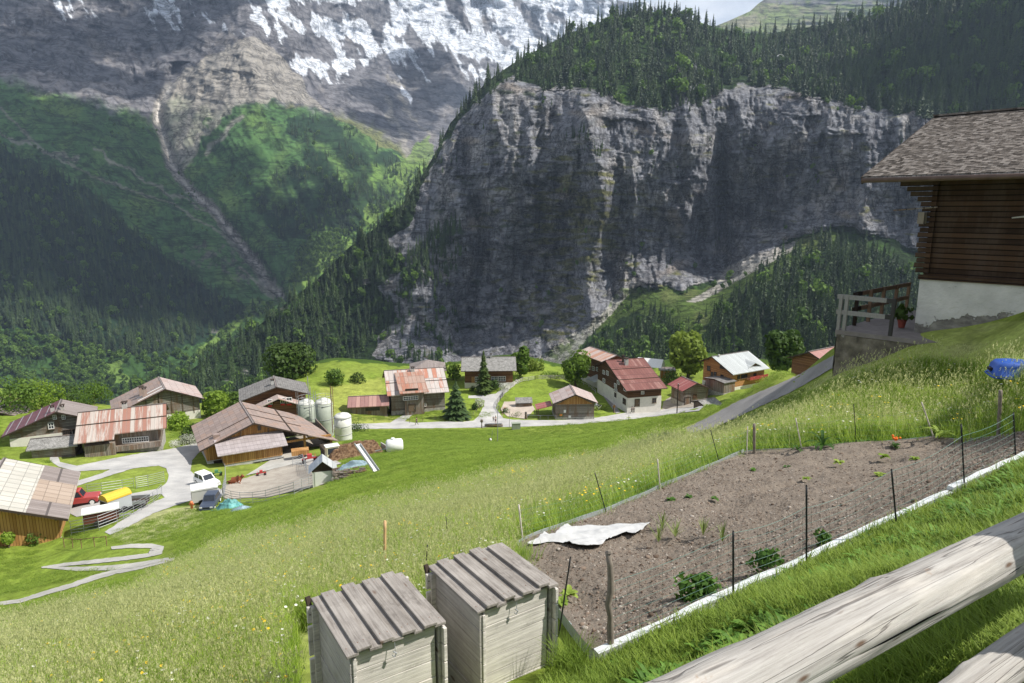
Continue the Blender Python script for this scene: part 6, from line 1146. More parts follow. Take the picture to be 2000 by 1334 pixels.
mk = mpl.ramp(low, [(.97, 0.), (.99, 1.)]); ck = mpl.ramp(mpl.noise(mpl.obj((.6, .6, 1.2)), 1.1, 8, .7, 1.2), [(.63, 1.), (.65, 0.)]); mm = mpl.math('MULTIPLY', mk, ck)
mpl.col(mpl.mix(mm, stc, plc)); mpl.bump(mpl.math('ADD', mpl.math('MULTIPLY', mm, 1.2), mpl.noise(o_, 9, 5)), .7, .05); M_CRUM = mpl.m
W_OLD = m_planks('old_dark_logs', (.018, .010, .006), (.088, .048, .026), 'h', .155, groove=.09, grime=(.085, .06, .045))
M_SHAKE = m_shingle('roof_wood_shakes', (.20, .18, .165), (.42, .39, .36), .13, .15)
b = House('old_chalet', 'old dark log house on crumbling white plaster base with grey shake roof, right edge', 'house', rc[0], rc[1], -3.8, -47, Lh, WFh, 6.0, 7.05, 2.3, 2.2, oeh, ogh, 1.78, W_OLD, M_SHAKE, M_CRUM, th=.13)
for c_ in list(b.root.children):
    if c_.name.split('.')[0] in ('ridge_cap',): bpy.data.objects.remove(c_)
# shakes with real thickness along the near slope
m = MB(); rr = random.Random(3); n_c = 44; sl = math.hypot(WFh, 2.3)
for i in range(n_c):
    d0 = sl*i/n_c; y0 = -WFh+(d0/sl)*WFh; z0 = 7.05-2.3*(-y0/WFh); x = -Lh/2-.02
    while x < -Lh/2+6.2:
        w_ = rr.uniform(.09, .17); l_ = .26+rr.uniform(-.02, .02); ly = l_*WFh/sl; lz = l_*2.3/sl; jj = rr.uniform(-.02, .02); tk = rr.uniform(.012, .028)
        m.add([(x, y0+jj, z0+.012), (x+w_-.008, y0+jj, z0+.012), (x+w_-.008, y0+ly, z0+lz+.006), (x, y0+ly, z0+lz+.006), (x, y0+jj, z0+.012+tk), (x+w_-.008, y0+jj, z0+.012+tk), (x+w_-.008, y0+ly, z0+lz+.012), (x, y0+ly, z0+lz+.012)],
              [(4, 5, 6, 7), (0, 1, 5, 4), (1, 2, 6, 5), (3, 0, 4, 7)]); x += w_
ms = MT('shake_wood', .9, .15); g_ = ms.noise(ms.obj((9, 1.2, 1.2)), 2.5, 6, .7); wn2 = ms.n('TexWhiteNoise', noise_dimensions='3D'); q_ = ms.sep(ms.obj((8.2, 7.1, 1))); ms.l(ms.comb(ms.math('FLOOR', q_[0]), ms.math('FLOOR', q_[1])), wn2.inputs['Vector'])
ms.col(ms.ramp(ms.math('ADD', ms.math('MULTIPLY', g_, .5), ms.math('MULTIPLY', wn2.outputs[0], .5)), [(.2, (.045, .038, .033)), (.5, (.125, .108, .095)), (.85, (.25, .225, .205))])); m.build('shakes', ms.m, b.roof_o)
MB().bar((-Lh/2-.05, -.02, 7.09), (-Lh/2+6.5, -.02, 7.09), .32, .06).build('ridge_cap', ms.m, b.root)
m = MB(); gy, gz = -WFh-.07, 7.05-2.3-.10; m.tube([(-Lh/2, gy, gz), (Lh/2, gy, gz)], .075, 10); m.build('gutter', m_plain('rusty_gutter', (.11, .07, .055), .6), b.root, True)
m = MB()
for i in range(8): m.bar((-Lh/2+.6+i*.95, gy+.02, gz-.02), (-Lh/2+.6+i*.95, gy+.35, gz+.16), .03, .012)
m.build('gutter_bracket', M_DKW, b.root)
m = MB()      # projecting log ends at the corner, stepping out under the eave
for i in range(18):
    z = 1.85+i*.155; e = .24+(.05 if i % 2 else 0)+max(0, i-13)*.16; m.box((b.x0-e, b.y0+.02, z+.01), (b.x0, b.y0+.17, z+.145)); e2 = .10+(.04 if i % 2 else 0); m.box((b.x0+.02, b.y0-e2, z+.01), (b.x0+.17, b.y0, z+.145))
m.build('log_end', W_OLD, b.root)
MB().box((b.x0-.1, b.y0-.12, 1.66), (b.x1, b.y0-.005, 1.80)).build('sill_beam', W_OLD, b.root)
m = MB(); m.tube([(b.x0+2.1, b.y0-.12, 3.55), (b.x0+2.5, b.y0-.2, 3.60), (b.x0+2.95, b.y0-.12, 3.56)], [.02, .035, .015], 6); m.tube([(b.x0+2.4, b.y0-.16, 3.5), (b.x0+2.75, b.y0-.22, 3.52)], .02, 6); m.build('bleached_branch', M_PALE, b.root)
m = MB(); m.tube([(b.x0-1.0, b.y0-.1, 3.75), (b.x0+.25, b.y0-.25, 3.85)], .02, 6); m.box((b.x0-.25, b.y0-.28, 3.35), (b.x0-.05, b.y0-.1, 3.7)); m.build('corner_bracket', W_GREYV, b.root)
# terrace
M_DECK = m_plain('terrace_concrete', (.20, .175, .165), .9, var=.2); LT = b.M
t_ = thing('terrace', 'raised terrace slab on a rough stone wall beside the old log house', 'terrace', tuple(b.M@Vector((b.x0, b.y0, 0))), ya)
MB().box((-1.95, -1.35, -.16), (.05, 5.2, -.02)).build('slab', M_DECK, t_); MB().box((.05, -1.35, -.16), (1.2, -.07, -.02)).build('slab', M_DECK, t_)
n = 60; ns = 18; sv = []; mst = m_plain('dry_stone', (.15, .13, .105), .95, var=.6, scale=3.5)
for sd in range(2):
    U, V_ = np.meshgrid(np.linspace(0, 1, n), np.linspace(0, 1, ns), indexing='ij'); d_ = .07*ridged(U*(9 if sd else 20), V_*10, sd*5, 3)
    if sd == 0: X, Y, Z = -1.9-d_*0+U*0-d_, -1.3+U*6.4, -.17-V_*2.6
    else: X, Y, Z = -1.9+U*3.0, -1.3-d_, -.17-V_*2.6
    o = grid_mesh('stone_wall', np.stack([X, Y, Z], -1), mst); o.parent = t_
def terrace_fence(label, pts, hgt, m, rails):
    o = thing('terrace_railing', label, 'railing', tuple(b.M@Vector((b.x0, b.y0, 0))), ya)
    for p in pts: MB().bar((p[0], p[1], -.25), (p[0]+.02, p[1], hgt), .10, .09).build('post', m, o)
    for z in rails: MB().bar((pts[0][0]-.1, pts[0][1], z), (pts[-1][0]+.05, pts[-1][1], z), .05, .14).build('rail', m, o)
terrace_fence('pale grey wooden railing at the near short end of the terrace', [(-1.9, -1.28), (-1.72, -1.28), (-.35, -1.28)], 1.12, m_planks('grey_rail_wood', (.20, .19, .18), (.42, .40, .38), 'x', 9.), (.55, 1.05))
o = terrace_fence('dark brown wooden railing along the outer long side of the terrace', [(-1.85, -.1), (-1.85, 1.1), (-1.85, 2.3), (-1.85, 3.6), (-1.85, 4.9)], 1.05, m_planks('brown_rail_wood', (.08, .05, .035), (.22, .14, .09), 'y', 9.), (.5, 1.0))
t_ = thing('flower_pot', 'small reddish flower pot with a plant standing on the terrace', 'pot', tuple(b.M@Vector((b.x0-.6, b.y0+.5, 0)))); MB().lathe([(.09, 0), (.13, .22), (.15, .24), (.14, .26)], 14).build('pot', m_plain('pot_red', (.25, .06, .04), .8), t_); v, f = leafball_geo(3, 60, .12, .5, .35, .0, 3); me = bpy.data.meshes.new('plant'); me.from_pydata([(p[0], p[1], p[2]+.2) for p in v], [], f); link('plant', me, M_LEAF['dark'], t_, fix=False)
# blue tub in the shaded grass
g = G(1996, 744, 5.); t_ = thing('plastic_tub', 'upturned blue plastic tub lying in the shaded grass at the right edge', 'tub', tuple(g), R(-20)); n = 26; v = []; sec = [(0, .0, 1.), (.05, .02, 1.), (.25, .06, .93), (.33, .12, .82), (.36, .25, .6)]
m = MB(); ring = []
for z, ins, s_ in sec:
    for j in range(n):
        a = 2*math.pi*j/n; c, s2 = math.cos(a), math.sin(a); e = .35; x = math.copysign(abs(c)**e, c)*.62*s_; y = math.copysign(abs(s2)**e, s2)*.36*s_; m.v.append((x, y, z+.08+(.05 if z == 0 else 0)))
for i in range(len(sec)-1):
    for j in range(n): m.f.append((i*n+j, i*n+(j+1) % n, (i+1)*n+(j+1) % n, (i+1)*n+j))
m.f.append(tuple((len(sec)-1)*n+j for j in range(n))); m.build('shell', m_plain('blue_plastic', (.03, .10, .42), .4, var=.1, spec=.5), t_, True)
m = MB(); m.tube([(.64*math.copysign(abs(math.cos(2*math.pi*j/n))**.35, math.cos(2*math.pi*j/n)), .38*math.copysign(abs(math.sin(2*math.pi*j/n))**.35, math.sin(2*math.pi*j/n)), .10) for j in range(n+1)], .022, 6, False); m.build('rim', m_plain('blue_rim', (.03, .09, .36), .4), t_, True)
for s_ in (-1, 1): MB().box((s_*.60-.05, -.1, .2), (s_*.60+.05, .1, .26)).build('handle', M_BLACK, t_)
# ---------------------------------------------------------------- vegetable bed
NE = Gn([1165, 1320, 1480, 1640, 1855, 2000, 2090, 2160], [1302, 1228, 1152, 1077, 976, 908, 868, 838]); FE = Gn([1010, 1100, 1190, 1290, 1400, 1452, 1482, 1600, 1700, 1820, 1960, 2160], [1078, 1041, 1008, 963, 915, 893, 889, 881, 872, 862, 859, 836])
def resamp(Pl, n, key=None):
    d = np.concatenate([[0], np.cumsum(np.linalg.norm(np.diff(Pl[:, :2], axis=0), axis=1))]); s_ = np.linspace(0, d[-1], n); return np.stack([np.interp(s_, d, Pl[:, k]) for k in range(3)], -1)
nu, nv = 620, 300; A_, B_ = resamp(NE, nu), resamp(FE, nu); tt = np.linspace(0, 1, nv)[None, :, None]; XY = A_[:, None]*(1-tt)+B_[:, None]*tt
xx, yy = XY[..., 0], XY[..., 1]; zs = upsamp(lambda q: H(q[:, 0]*400, q[:, 1]*400), xx, yy, 6)
row = sstep(.4, .75, ridged((yy*.9-xx*.25)/1.1, (xx+yy)/7, 3, 2))*-.09*sstep(-.1, .3, fbm(xx/1.6, yy/1.6, 8, 2))+fbm((yy-xx*.3)*1.8, xx/3, 6, 2)*.03; lump = fbm(xx*2.2, yy*2.2, 0, 3)*.045+fbm(xx*9, yy*9, 5, 4, .6)*.035+np.maximum(0, fbm(xx*22, yy*22, 9, 2))*.03
eu = np.minimum.reduce([np.linspace(0, 1, nu)[:, None]*40+0*xx, (1-np.linspace(0, 1, nu))[:, None]*40+0*xx, tt[..., 0]*30+0*xx, (1-tt[..., 0])*30+0*xx]); zz = zs+.13+(row+lump)*np.clip(eu, .15, 1)
msl = MT('tilled_soil', .98, .08); vv = msl.obj(geo=True); cc = msl.ramp(msl.noise(vv, 2.2, 6, .65), [(.3, (.175, .148, .122)), (.7, (.305, .265, .222))]); cc = msl.mix(msl.ramp(msl.noise(vv, 38, 5, .75), [(.38, 0.), (.7, .9)]), cc, (.30, .24, .19)); cc = msl.mix(msl.ramp(msl.noise(vv, 17, 5, .7), [(.3, .7), (.45, 0.)]), cc, (.06, .04, .03))
msl.col(cc); msl.bump(msl.math('ADD', msl.noise(vv, 30, 6, .75), msl.noise(vv, 90, 4, .7)), .9, .03); o = grid_mesh('soil', np.stack([xx, yy, zz], -1), msl.m); tag(o, None, None, kind='structure')
def soil_at(u, v_): i = int(np.clip(u, 0, 1)*(nu-1)); j = int(np.clip(v_, 0, 1)*(nv-1)); return np.array([xx[i, j], yy[i, j], zz[i, j]])
r = np.random.default_rng(8); n = 16000; ii = r.integers(4, nu-4, n); jj = r.integers(4, nv-4, n); pts = np.stack([xx[ii, jj], yy[ii, jj], zz[ii, jj]], -1); ds = np.hypot(pts[:, 0], pts[:, 1]); sz = (.007+.014*r.random(n)**4)*np.where(r.random(n) < .04, 2.2, 1)
ST = []
for i, c_ in enumerate([(.34, .30, .26), (.10, .07, .05), (.20, .15, .115)]):
    v = _iv*(1+.35*fbm(_iv[:, 0]*1.7+i*3, _iv[:, 1]*1.7, _iv[:, 2]*1.7, 2))[:, None]*np.array([1, .8, .6]); mm_ = m_plain('pebble_%d' % i, c_, .95, var=.3, scale=20); mm_.name = ['pebble_pale', 'clod_dark', 'clod_brown'][i]; ST.append(proto('clod_kind', v, _if, mm_, True))
scatter('soil_clods', pts, np.stack([sz]*3, -1), r.uniform(0, 6.3, n), r.choice(3, n, p=[.22, .38, .40]), ST)
# edging
def strip(label, Pl, hgt, th, m, lean=0., name='garden_edging', cap=False, n=40):
    q = resamp(Pl, n); o = thing(name, label, 'garden edging', tuple(q[0])); v = []; q = q.copy(); q[:, 2] = H(q[:, 0], q[:, 1]); zq = np.convolve(np.pad(q[:, 2], 3, mode='edge'), np.ones(7)/7, 'valid'); q[:, 2] = zq
    for i in range(n):
        d = q[min(i+1, n-1)]-q[max(i-1, 0)]; nn = np.array([-d[1], d[0], 0]); nn /= np.linalg.norm(nn); lo = q[i]-q[0]+[0, 0, -.12]; hi = q[i]-q[0]+[0, 0, hgt]+nn*lean+[0, 0, .006*math.sin(i*.9)]
        v += [tuple(lo), tuple(lo+nn*th), tuple(hi+nn*th), tuple(hi)]
    f = [(4*i+j, 4*i+4+j, 4*i+4+(j+1) % 4, 4*i+(j+1) % 4) for i in range(n-1) for j in range(4)]+[(0, 1, 2, 3), (4*n-1, 4*n-2, 4*n-3, 4*n-4)]; MB().add(v, f).build('sheet', m, o); return o
M_EDG = m_plain('zinc_edging', (.36, .40, .40), .55, .3, .12, 2.); M_EDW = m_plain('white_edging', (.66, .68, .68), .45, .1, .07, 2.)
def seg(Pl, a, b_, n=14): q = resamp(Pl, 200); return q[int(a*199):int(b_*199)+1:max(1, int((b_-a)*199/n))]
fe_i = [0, 5]; strip('grey zinc edging strip along the slanting far left side of the bed', FE[:6], .17, .012, M_EDG); strip('grey zinc edging strip along the straight far side of the bed', FE[5:], .15, .012, M_EDG)
strip('white metal edging strip, long lower piece at the near side of the bed', NE[:5], .15, .085, M_EDW, -.03); strip('white metal edging strip, upper piece at the near side running to the right edge', NE[4:]+np.array([.02, .03, .0]), .16, .08, M_EDW, -.03)
strip('short zinc edging strip closing the bed behind the right compost bin', np.array([FE[0], NE[0]]), .14, .012, M_EDG)
# stakes
def stake(label, bx, by, tx, ty, r_, m, group=None, knot=False, name='stake'):
    g = G(bx, by, 2.); v = (667-ty)/FOC; u = (tx-1000)/FOC; t = g[1]/(CP+v*SP); tp = np.array([u*t, g[1], (-SP+v*CP)*t]); d = tp-g; o = thing(name, label, 'stake', tuple(g)); n = 9; rr = random.Random(bx)
    pts = [tuple(d*(i/n*1.06-.06)+np.array([rr.uniform(-1, 1), rr.uniform(-1, 1), 0])*r_*(.5 if knot else .05)) for i in range(n+1)]; MB().tube(pts, [r_*(1+rr.uniform(-.2, .2)*(1 if knot else .1)) for _ in pts], 8 if knot else 6).build('shaft', m, o, True)
    MB().tube([tuple(d*.995), tuple(d*1.012)], [r_*1.05, r_*.6], 6).build('tip', m if knot else M_BLACK if m is M_PLB else m, o); return g, tp
M_PLB = m_plain('black_plastic_rod', (.018, .02, .022), .45, spec=.5); M_BIR = m_plain('peeled_stick', (.55, .50, .44), .8, var=.2, scale=8); M_OLDP = m_plain('old_grey_stake', (.20, .17, .14), .9, var=.4, scale=6)
near = []; far = []
gk = 'black rods carrying the near net'
near.append(stake('gnarled grey wooden stake at the near corner of the bed', 1190, 1287, 1190, 1078, .030, M_OLDP, knot=True, name='wooden_stake'))
for a in ((1432, 1180, 1432, 1038, 'black rod near the two leafy plants, first right of the gnarled stake'), (1575, 1120, 1575, 949, 'tall thin black rod in the middle of the near net'), (1752, 1040, 1741, 917, 'leaning black rod on the near side, third from the gnarled stake'), (1884, 962, 1877, 829, 'thin black rod near the right edge of the near side'), (1984, 910, 1979, 806, 'black rod at the right picture edge')): near.append(stake(a[4], *a[:4], .011, M_PLB, name='plant_rod'))
fl = [('light', 1022, 1066, 1013, 986, 'short peeled stick beside the near end of the far edging'), ('rod', 1187, 1012, 1162, 924, 'thin leaning black rod on the far left side of the bed'), ('light', 1290, 965, 1284, 897, 'peeled stick with reddish foot on the far left side'), ('rod', 1407, 912, 1388, 841, 'thin leaning black rod left of the far corner'), ('light', 1458, 895, 1460, 833, 'thin white stick at the far corner of the bed'), ('post', 1473, 893, 1473, 828, 'dark wooden post at the far corner of the bed'),
      ('light', 1567, 884, 1554, 817, 'leaning white stick on the far side next to the corn plant'), ('rod', 1673, 874, 1667, 790, 'slim black rod in the middle of the far side'), ('light', 1826, 862, 1800, 786, 'long leaning white stick on the far side'), ('post', 1949, 859, 1954, 763, 'grey wooden post with wire at the far right of the bed')]
for k, bx, by, tx, ty, lb in fl: far.append(stake(lb, bx, by, tx, ty, {'light': .014, 'rod': .009, 'post': .035}[k], {'light': M_BIR, 'rod': M_PLB, 'post': M_OLDP}[k], name={'light': 'peeled_stick', 'rod': 'plant_rod', 'post': 'wooden_stake'}[k]))
stake('pale new timber batten standing in the meadow behind the left compost bin', 751, 1135, 752, 1018, .024, m_plain('new_timber', (.60, .38, .20), .8), name='timber_batten'); stake('thin black rod standing in the meadow between batten and garden', 878, 1085, 871, 1010, .007, M_PLB, name='plant_rod'); stake('black rod leaning close behind the right compost bin', 829, 1155, 835, 1063, .009, M_PLB, name='plant_rod'); stake('slim black rod by the lettuces beside the right compost bin', 1091, 1243, 1114, 1089, .009, M_PLB, name='plant_rod')
def net(label, A, m, r_=.0016, cell=.13, rows=8, frac=.93):
    o = thing('wire_netting', label, 'netting', tuple(A[0][0])); o0 = A[0][0]; mb = MB(); mv = MB()
    for (b0, t0), (b1, t1) in zip(A[:-1], A[1:]):
        hh = min(np.linalg.norm(t0-b0), np.linalg.norm(t1-b1), .95)*frac; u0 = (t0-b0)/np.linalg.norm(t0-b0); u1 = (t1-b1)/np.linalg.norm(t1-b1); L_ = np.linalg.norm(b1-b0); n = max(3, int(L_/cell))
        def pt(s_, z): p = b0+(b1-b0)*s_; gz = h(p[0], p[1]); return np.array([p[0], p[1], gz+.04])+(u0*(1-s_)+u1*s_)*z-np.array([0, 0, .05*math.sin(math.pi*s_)*z/hh])-o0
        for k in range(rows): mb.tube([tuple(pt(i/8, hh*(k+1)/rows)) for i in range(9)], r_*(1.5 if k == rows-1 else 1), 3, False)
        for i in range(n): mv.tube([tuple(pt((i+.5)/n, 0)), tuple(pt((i+.5)/n, hh))], r_*.7, 3, False)
    mb.build('strand', m, o); mv.build('cross_wires', m, o)
M_NET = m_plain('green_wire', (.07, .16, .13), .5, var=.1); net('green wire netting along the near side of the bed', near, M_NET); net('thin green wire netting along the far side of the bed', far, M_NET, .0012, .16, 6, .8)
# fleece
fq = Gn([1028, 1062, 1106, 1180, 1268, 1236, 1176, 1150, 1100], [1082, 1066, 1050, 1052, 1045, 1068, 1076, 1092, 1090]); 
def fleece():
    import bmesh
    poly = [(1028, 1083), (1050, 1074), (1062, 1064), (1080, 1066), (1104, 1048), (1125, 1052), (1180, 1050), (1225, 1047), (1268, 1043), (1262, 1050), (1240, 1067), (1222, 1064), (1195, 1070), (1175, 1088), (1155, 1093), (1120, 1088), (1100, 1080), (1070, 1078), (1045, 1083)]
    b_ = bmesh.new(); f = b_.faces.new([b_.verts.new((x, y, 0)) for x, y in poly]); bmesh.ops.triangulate(b_, faces=[f])
    for ax, lo, hi, st in ((0, 1028, 1270, 2.5), (1, 1043, 1094, 1.5)):
        for v in np.arange(lo+st, hi, st): bmesh.ops.bisect_plane(b_, geom=b_.verts[:]+b_.edges[:]+b_.faces[:], plane_co=(v, 0, 0) if ax == 0 else (0, v, 0), plane_no=(1, 0, 0) if ax == 0 else (0, 1, 0), dist=1e-4)
    c = np.array([v.co[:] for v in b_.verts]); q = Gn(c[:, 0], c[:, 1]); z = .06+.07*np.maximum(0, ridged(q[:, 0]*.9+q[:, 1]*.9, q[:, 1]*3.2-q[:, 0]*.8, 3, 3, .5))+.02*fbm(q[:, 0]*6, q[:, 1]*6, 7, 3)
    for v, p, zz_ in zip(b_.verts, q, z): v.co = (p[0], p[1], p[2]+.10+max(.03, zz_))
    me = bpy.data.meshes.new('garden_fleece'); b_.to_mesh(me); b_.free(); m = m_plain('fleece_white', (.48, .48, .475), .9, var=.05); o = link('garden_fleece', me, m, smooth=True); s_ = o.modifiers.new('thick', 'SOLIDIFY'); s_.thickness = .004; tag(o, 'crumpled white garden fleece lying on the soil near the compost bins', 'fleece')
fleece()
# small plants of the bed
M_LET = m_foliage('lettuce_leaf', (.16, .26, .03), (.40, .50, .10), .4); M_HRB = m_foliage('herb_leaf', (.04, .10, .015), (.13, .25, .04), .35)
def rosette(seed, n, L_, w_, up, curl=.4, seg_=4):
    r = random.Random(seed); m = MB()
    for i in range(n):
        a = i*2.4+r.uniform(-.3, .3); e = up*r.uniform(.6, 1.3); l = L_*r.uniform(.7, 1.2); d = Vector((math.cos(a), math.sin(a), 0)); s_ = Vector((-math.sin(a), math.cos(a), 0)); p = Vector((0, 0, 0)); el = e; pr = []
        for k in range(seg_+1):
            t = k/seg_; ww = w_*math.sin(math.pi*min(.97, .12+.8*t))*r.uniform(.85, 1.15); pr.append((p-s_*ww, p+Vector((0, 0, -.15*ww)), p+s_*ww)); p = p+(d*math.cos(el)+Vector((0, 0, math.sin(el))))*l/seg_; el -= curl*r.uniform(.7, 1.3)
        b_ = len(m.v)
        for q in pr: m.v += [tuple(v) for v in q]
        for k in range(seg_): m.f += [(b_+3*k, b_+3*k+1, b_+3*k+4, b_+3*k+3), (b_+3*k+1, b_+3*k+2, b_+3*k+5, b_+3*k+4)]
    return m
def bed_plant(name, label, cat, px, py, m, mat, s_=1., group=None):
    g = G(px, py, 2.); o = m.build(name, mat, None, False); o.location = tuple(g+np.array([0, 0, .13])); o.scale = (s_,)*3; o.rotation_euler.z = px*.7; return tag(o, label, cat, group)
for i, (px, py, s_, lb) in enumerate([(1716, 942, 1., 'bright lettuce in the soil left of the leaning black rod'), (1637, 917, 1.1, 'bright lettuce near the far middle of the bed'), (1725, 905, 1.2, 'bright lettuce below the orange flower'), (1785, 910, 1., 'pale lettuce right of the orange flower'), (1573, 948, .8, 'tiny bright lettuce behind the tall thin rod'), (1110, 1182, 1.1, 'round lettuce between bin and gnarled stake'), (1096, 1200, 1., 'small lettuce touching the right compost bin'), (1345, 985, .8, 'small dark seedling in the left half of the bed'), (1310, 990, .9, 'ragged seedling left of the small dark seedling'), (1395, 988, .7, 'tiny pale seedling beside a stone'), (1470, 930, .7, 'tiny seedling near the far corner post'), (1535, 925, .8, 'small seedling pair behind the bed centre')]):
    bed_plant('lettuce_plant', lb, 'plant', px, py, rosette(i, 14, .12, .035, .9), M_LET if i < 7 else M_HRB, s_)
for i, (px, py, s_, lb) in enumerate([(1497, 1128, .62, 'bushy dark green herb below the tall thin rod'), (1342, 1188, .75, 'broad leafy herb left of the first black rod'), (1378, 1180, .6, 'herb bush touching the first black rod'), (1602, 1080, .45, 'low herb tuft right of the tall thin rod')]):
    m = MB(); v, f = leafball_geo(60+i, 260, .05, .26, .34, .0, 5); m.add(v, f); bed_plant('herb_plant', lb, 'plant', px, py, m, M_HRB, s_)
M_FEA = m_foliage('feathery_leaf', (.16, .22, .05), (.35, .42, .14), .4)
for i, (px, py, lb) in enumerate([(1293, 1050, 'feathery seedling right of the white fleece'), (1318, 1065, 'feathery seedling, second from the white fleece'), (1372, 1062, 'taller feathery seedling left of the first black rod'), (1410, 1075, 'feathery seedling just behind the first black rod'), (1285, 1075, 'small feathery seedling by the fleece edge')]): bed_plant('dill_plant', lb, 'plant', px, py, rosette(80+i, 26, .26, .006, 1.35, .12), M_FEA)
for i, (px, py, lb) in enumerate([(1604, 884, 'young corn-like plant with arching leaves at the far edging'), (1832, 868, 'yellow green upright plant beside the long white stick'), (1556, 890, 'pale grey leafed plant at the far edging')]): bed_plant('corn_plant', lb, 'plant', px, py, rosette(90+i, 9, .55, .04, 1.2, .35, 6), M_LET if i == 1 else M_HRB, .9 if i < 2 else .5)
g = G(1747, 880, 2.); t_ = thing('marigold', 'orange flowering marigold in the far part of the bed', 'flower', tuple(g+np.array([0, 0, .08]))); rosette(5, 16, .14, .03, 1.).build('leaves', M_HRB, t_); m = MB()
for a in range(7): m.add(_iv*.028+np.array([.09*math.cos(a*2.4)*(a/6), .09*math.sin(a*2.4)*(a/6), .17+.01*a]), _if)
m.build('blossoms', m_plain('orange_petal', (.75, .16, .02), .7), t_)
# ---------------------------------------------------------------- compost bins
W_LID = m_planks('lid_boards', (.17, .145, .125), (.42, .385, .35), 'x', 9.); W_BIN = m_planks('bin_boards', (.27, .255, .235), (.60, .57, .53), 'h', .158, groove=.02)
def grain(name, dark, light, ax, knots=True):
    m = MT(name, .85, .2); st = {0: (1.2, 30, 30), 1: (30, 1.2, 30)}[ax]; v = m.obj(st); oi = m.n('ObjectInfo'); g1 = m.noise(v, 1.3, 9, .72, .5); g2 = m.noise(m.obj((2, 2, 2)), 1.5, 5, .6); f = m.math('ADD', m.math('MULTIPLY', g1, .65), m.math('MULTIPLY', g2, .35))
    c = m.ramp(f, [(.3, dark), (.62, light)]); 
    if knots:
        vo = m.n('TexVoronoi', _Scale=1.0); m.l(m.obj((2.1, 4.6, 4.6) if ax == 0 else (4.6, 2.1, 4.6)), vo.inputs['Vector']); c = m.mix(m.ramp(vo.outputs['Distance'], [(.07, .8), (.12, 0.)]), c, (.12, .075, .05))
    c = m.mix(m.ramp(m.noise(m.obj((1, 1, 1)), 3.5, 6, .7), [(.25, .55), (.42, 0.)]), c, tuple(k*.6 for k in dark)); m.col(c); m.bump(g1, .6, .012); return m.m
G_LID = grain('weathered_lid_grain', (.10, .085, .073), (.37, .34, .31), 1); G_SIDE = grain('weathered_sunlit_grain', (.34, .315, .285), (.74, .70, .64), 0); G_SIDY = grain('weathered_side_grain_deep', (.22, .205, .19), (.50, .47, .44), 1)  # front boards paler than side boards, sunlight put into their colour
def bevel(o, w_=.004): m = o.modifiers.new('bevel', 'BEVEL'); m.width = w_; m.segments = 2; m.limit_method = 'ANGLE'; return o
def bin_(label, FL, yaw, W_c, D_, zl, seed):
    r = random.Random(seed); o = thing('compost_bin', label, 'compost bin', (FL[0], FL[1], zl-1.25), yaw); Z = 1.25; n = 9; th = .028
    lid = MB().box((.04, .04, Z-.07), (W_c-.04, .07, Z-.005)); lid = bevel(lid.build('lid', G_SIDE, o))
    for i in range(n):
        a = W_c*i/n; bw = W_c/n; up = i % 2; x0, x1 = (a-.014, a+bw+.014) if up else (a-.004, a+bw+.004); zz_ = Z+(th+.002 if up else 0); q = MB(); y0 = -.035+r.uniform(-.012, .012); y1 = D_+.02+r.uniform(-.025, .02); sg = 10; x0 += r.uniform(-.004, .004)
        for k in range(sg):
            pass
        dz = r.uniform(-.003, .004); q.add([(x0, y0, zz_), (x1, y0+r.uniform(-.006, .006), zz_), (x1, y1, zz_), (x0, y1, zz_), (x0, y0, zz_+th+dz), (x1, y0, zz_+th-dz), (x1, y1, zz_+th), (x0, y1, zz_+th)], [(0, 3, 2, 1), (4, 5, 6, 7), (0, 1, 5, 4), (1, 2, 6, 5), (2, 3, 7, 6), (3, 0, 4, 7)])
        s_ = q.build('lid_board', G_LID, o); s_.parent = lid; bevel(s_, .005)
        nl = MB()
        for yn in (.05, D_-.06):
            for xn in (x0+.03, x1-.03): nl.lathe([(.0045, 0), (.0045, .003), (.002, .004)], 6, (xn+r.uniform(-.006, .006), yn+r.uniform(-.01, .01), zz_+th-.001))
        nl.build('nail', M_RUSTP, s_).parent = lid
    bh = .158; nb = 9
    for k in range(nb):
        z1 = Z-.02-k*bh; z0 = z1-bh+.004; j = r.uniform(-.004, .004); bevel(MB().box((.075, .02+j, z0), (W_c-.075, .045+j, z1)).build('front_board', G_SIDE, o)); bevel(MB().box((.03+j, -.0, z0), (.055+j, D_+.0, z1)).build('side_board', G_SIDY, o)); bevel(MB().box((W_c-.055, .0, z0), (W_c-.03, D_, z1)).build('side_board', G_SIDY, o)); bevel(MB().box((-.02, D_-.06, z0), (W_c+.02, D_-.035, z1)).build('back_board', G_SIDE, o))
        # interlocking board ends beside the corners
        for X0, X1 in ((-.055, .028), (W_c-.028, W_c+.055)): bevel(MB().box((X0, D_-.034, z0-.03*(k % 2)), (X1, D_-.004, z1-.03*(k % 2))).build('corner_block', G_SIDE, o))
        bevel(MB().box((W_c-.027, -.05, z0), (W_c+.004, .075+.01*(k % 2), z1-.006)).build('corner_block', G_SIDE, o)); bevel(MB().box((.056, -.012, z0-.02), (.085, .019, z1-.022)).build('corner_block', G_SIDE, o))
    m = MB(); m.tube([(W_c*.47, -.02, Z-.01), (W_c*.47, -.03, Z-.09)], .003, 5); m.tube([(W_c*.45, -.03, Z-.08), (W_c*.48, -.035, Z-.10), (W_c*.46, -.032, Z-.13), (W_c*.44, -.03, Z-.11)], .006, 5); m.build('latch_hook', M_STEEL, o)
    MB().bar((-.02, D_-.02, Z-.1), (-.03, D_+.03, Z+.05), .04, .03).build('hinge', M_DKW, o); return o
zl = -3.4
def lidp(px, py): d = P(px, py, 1.); return d*(zl/d[2])
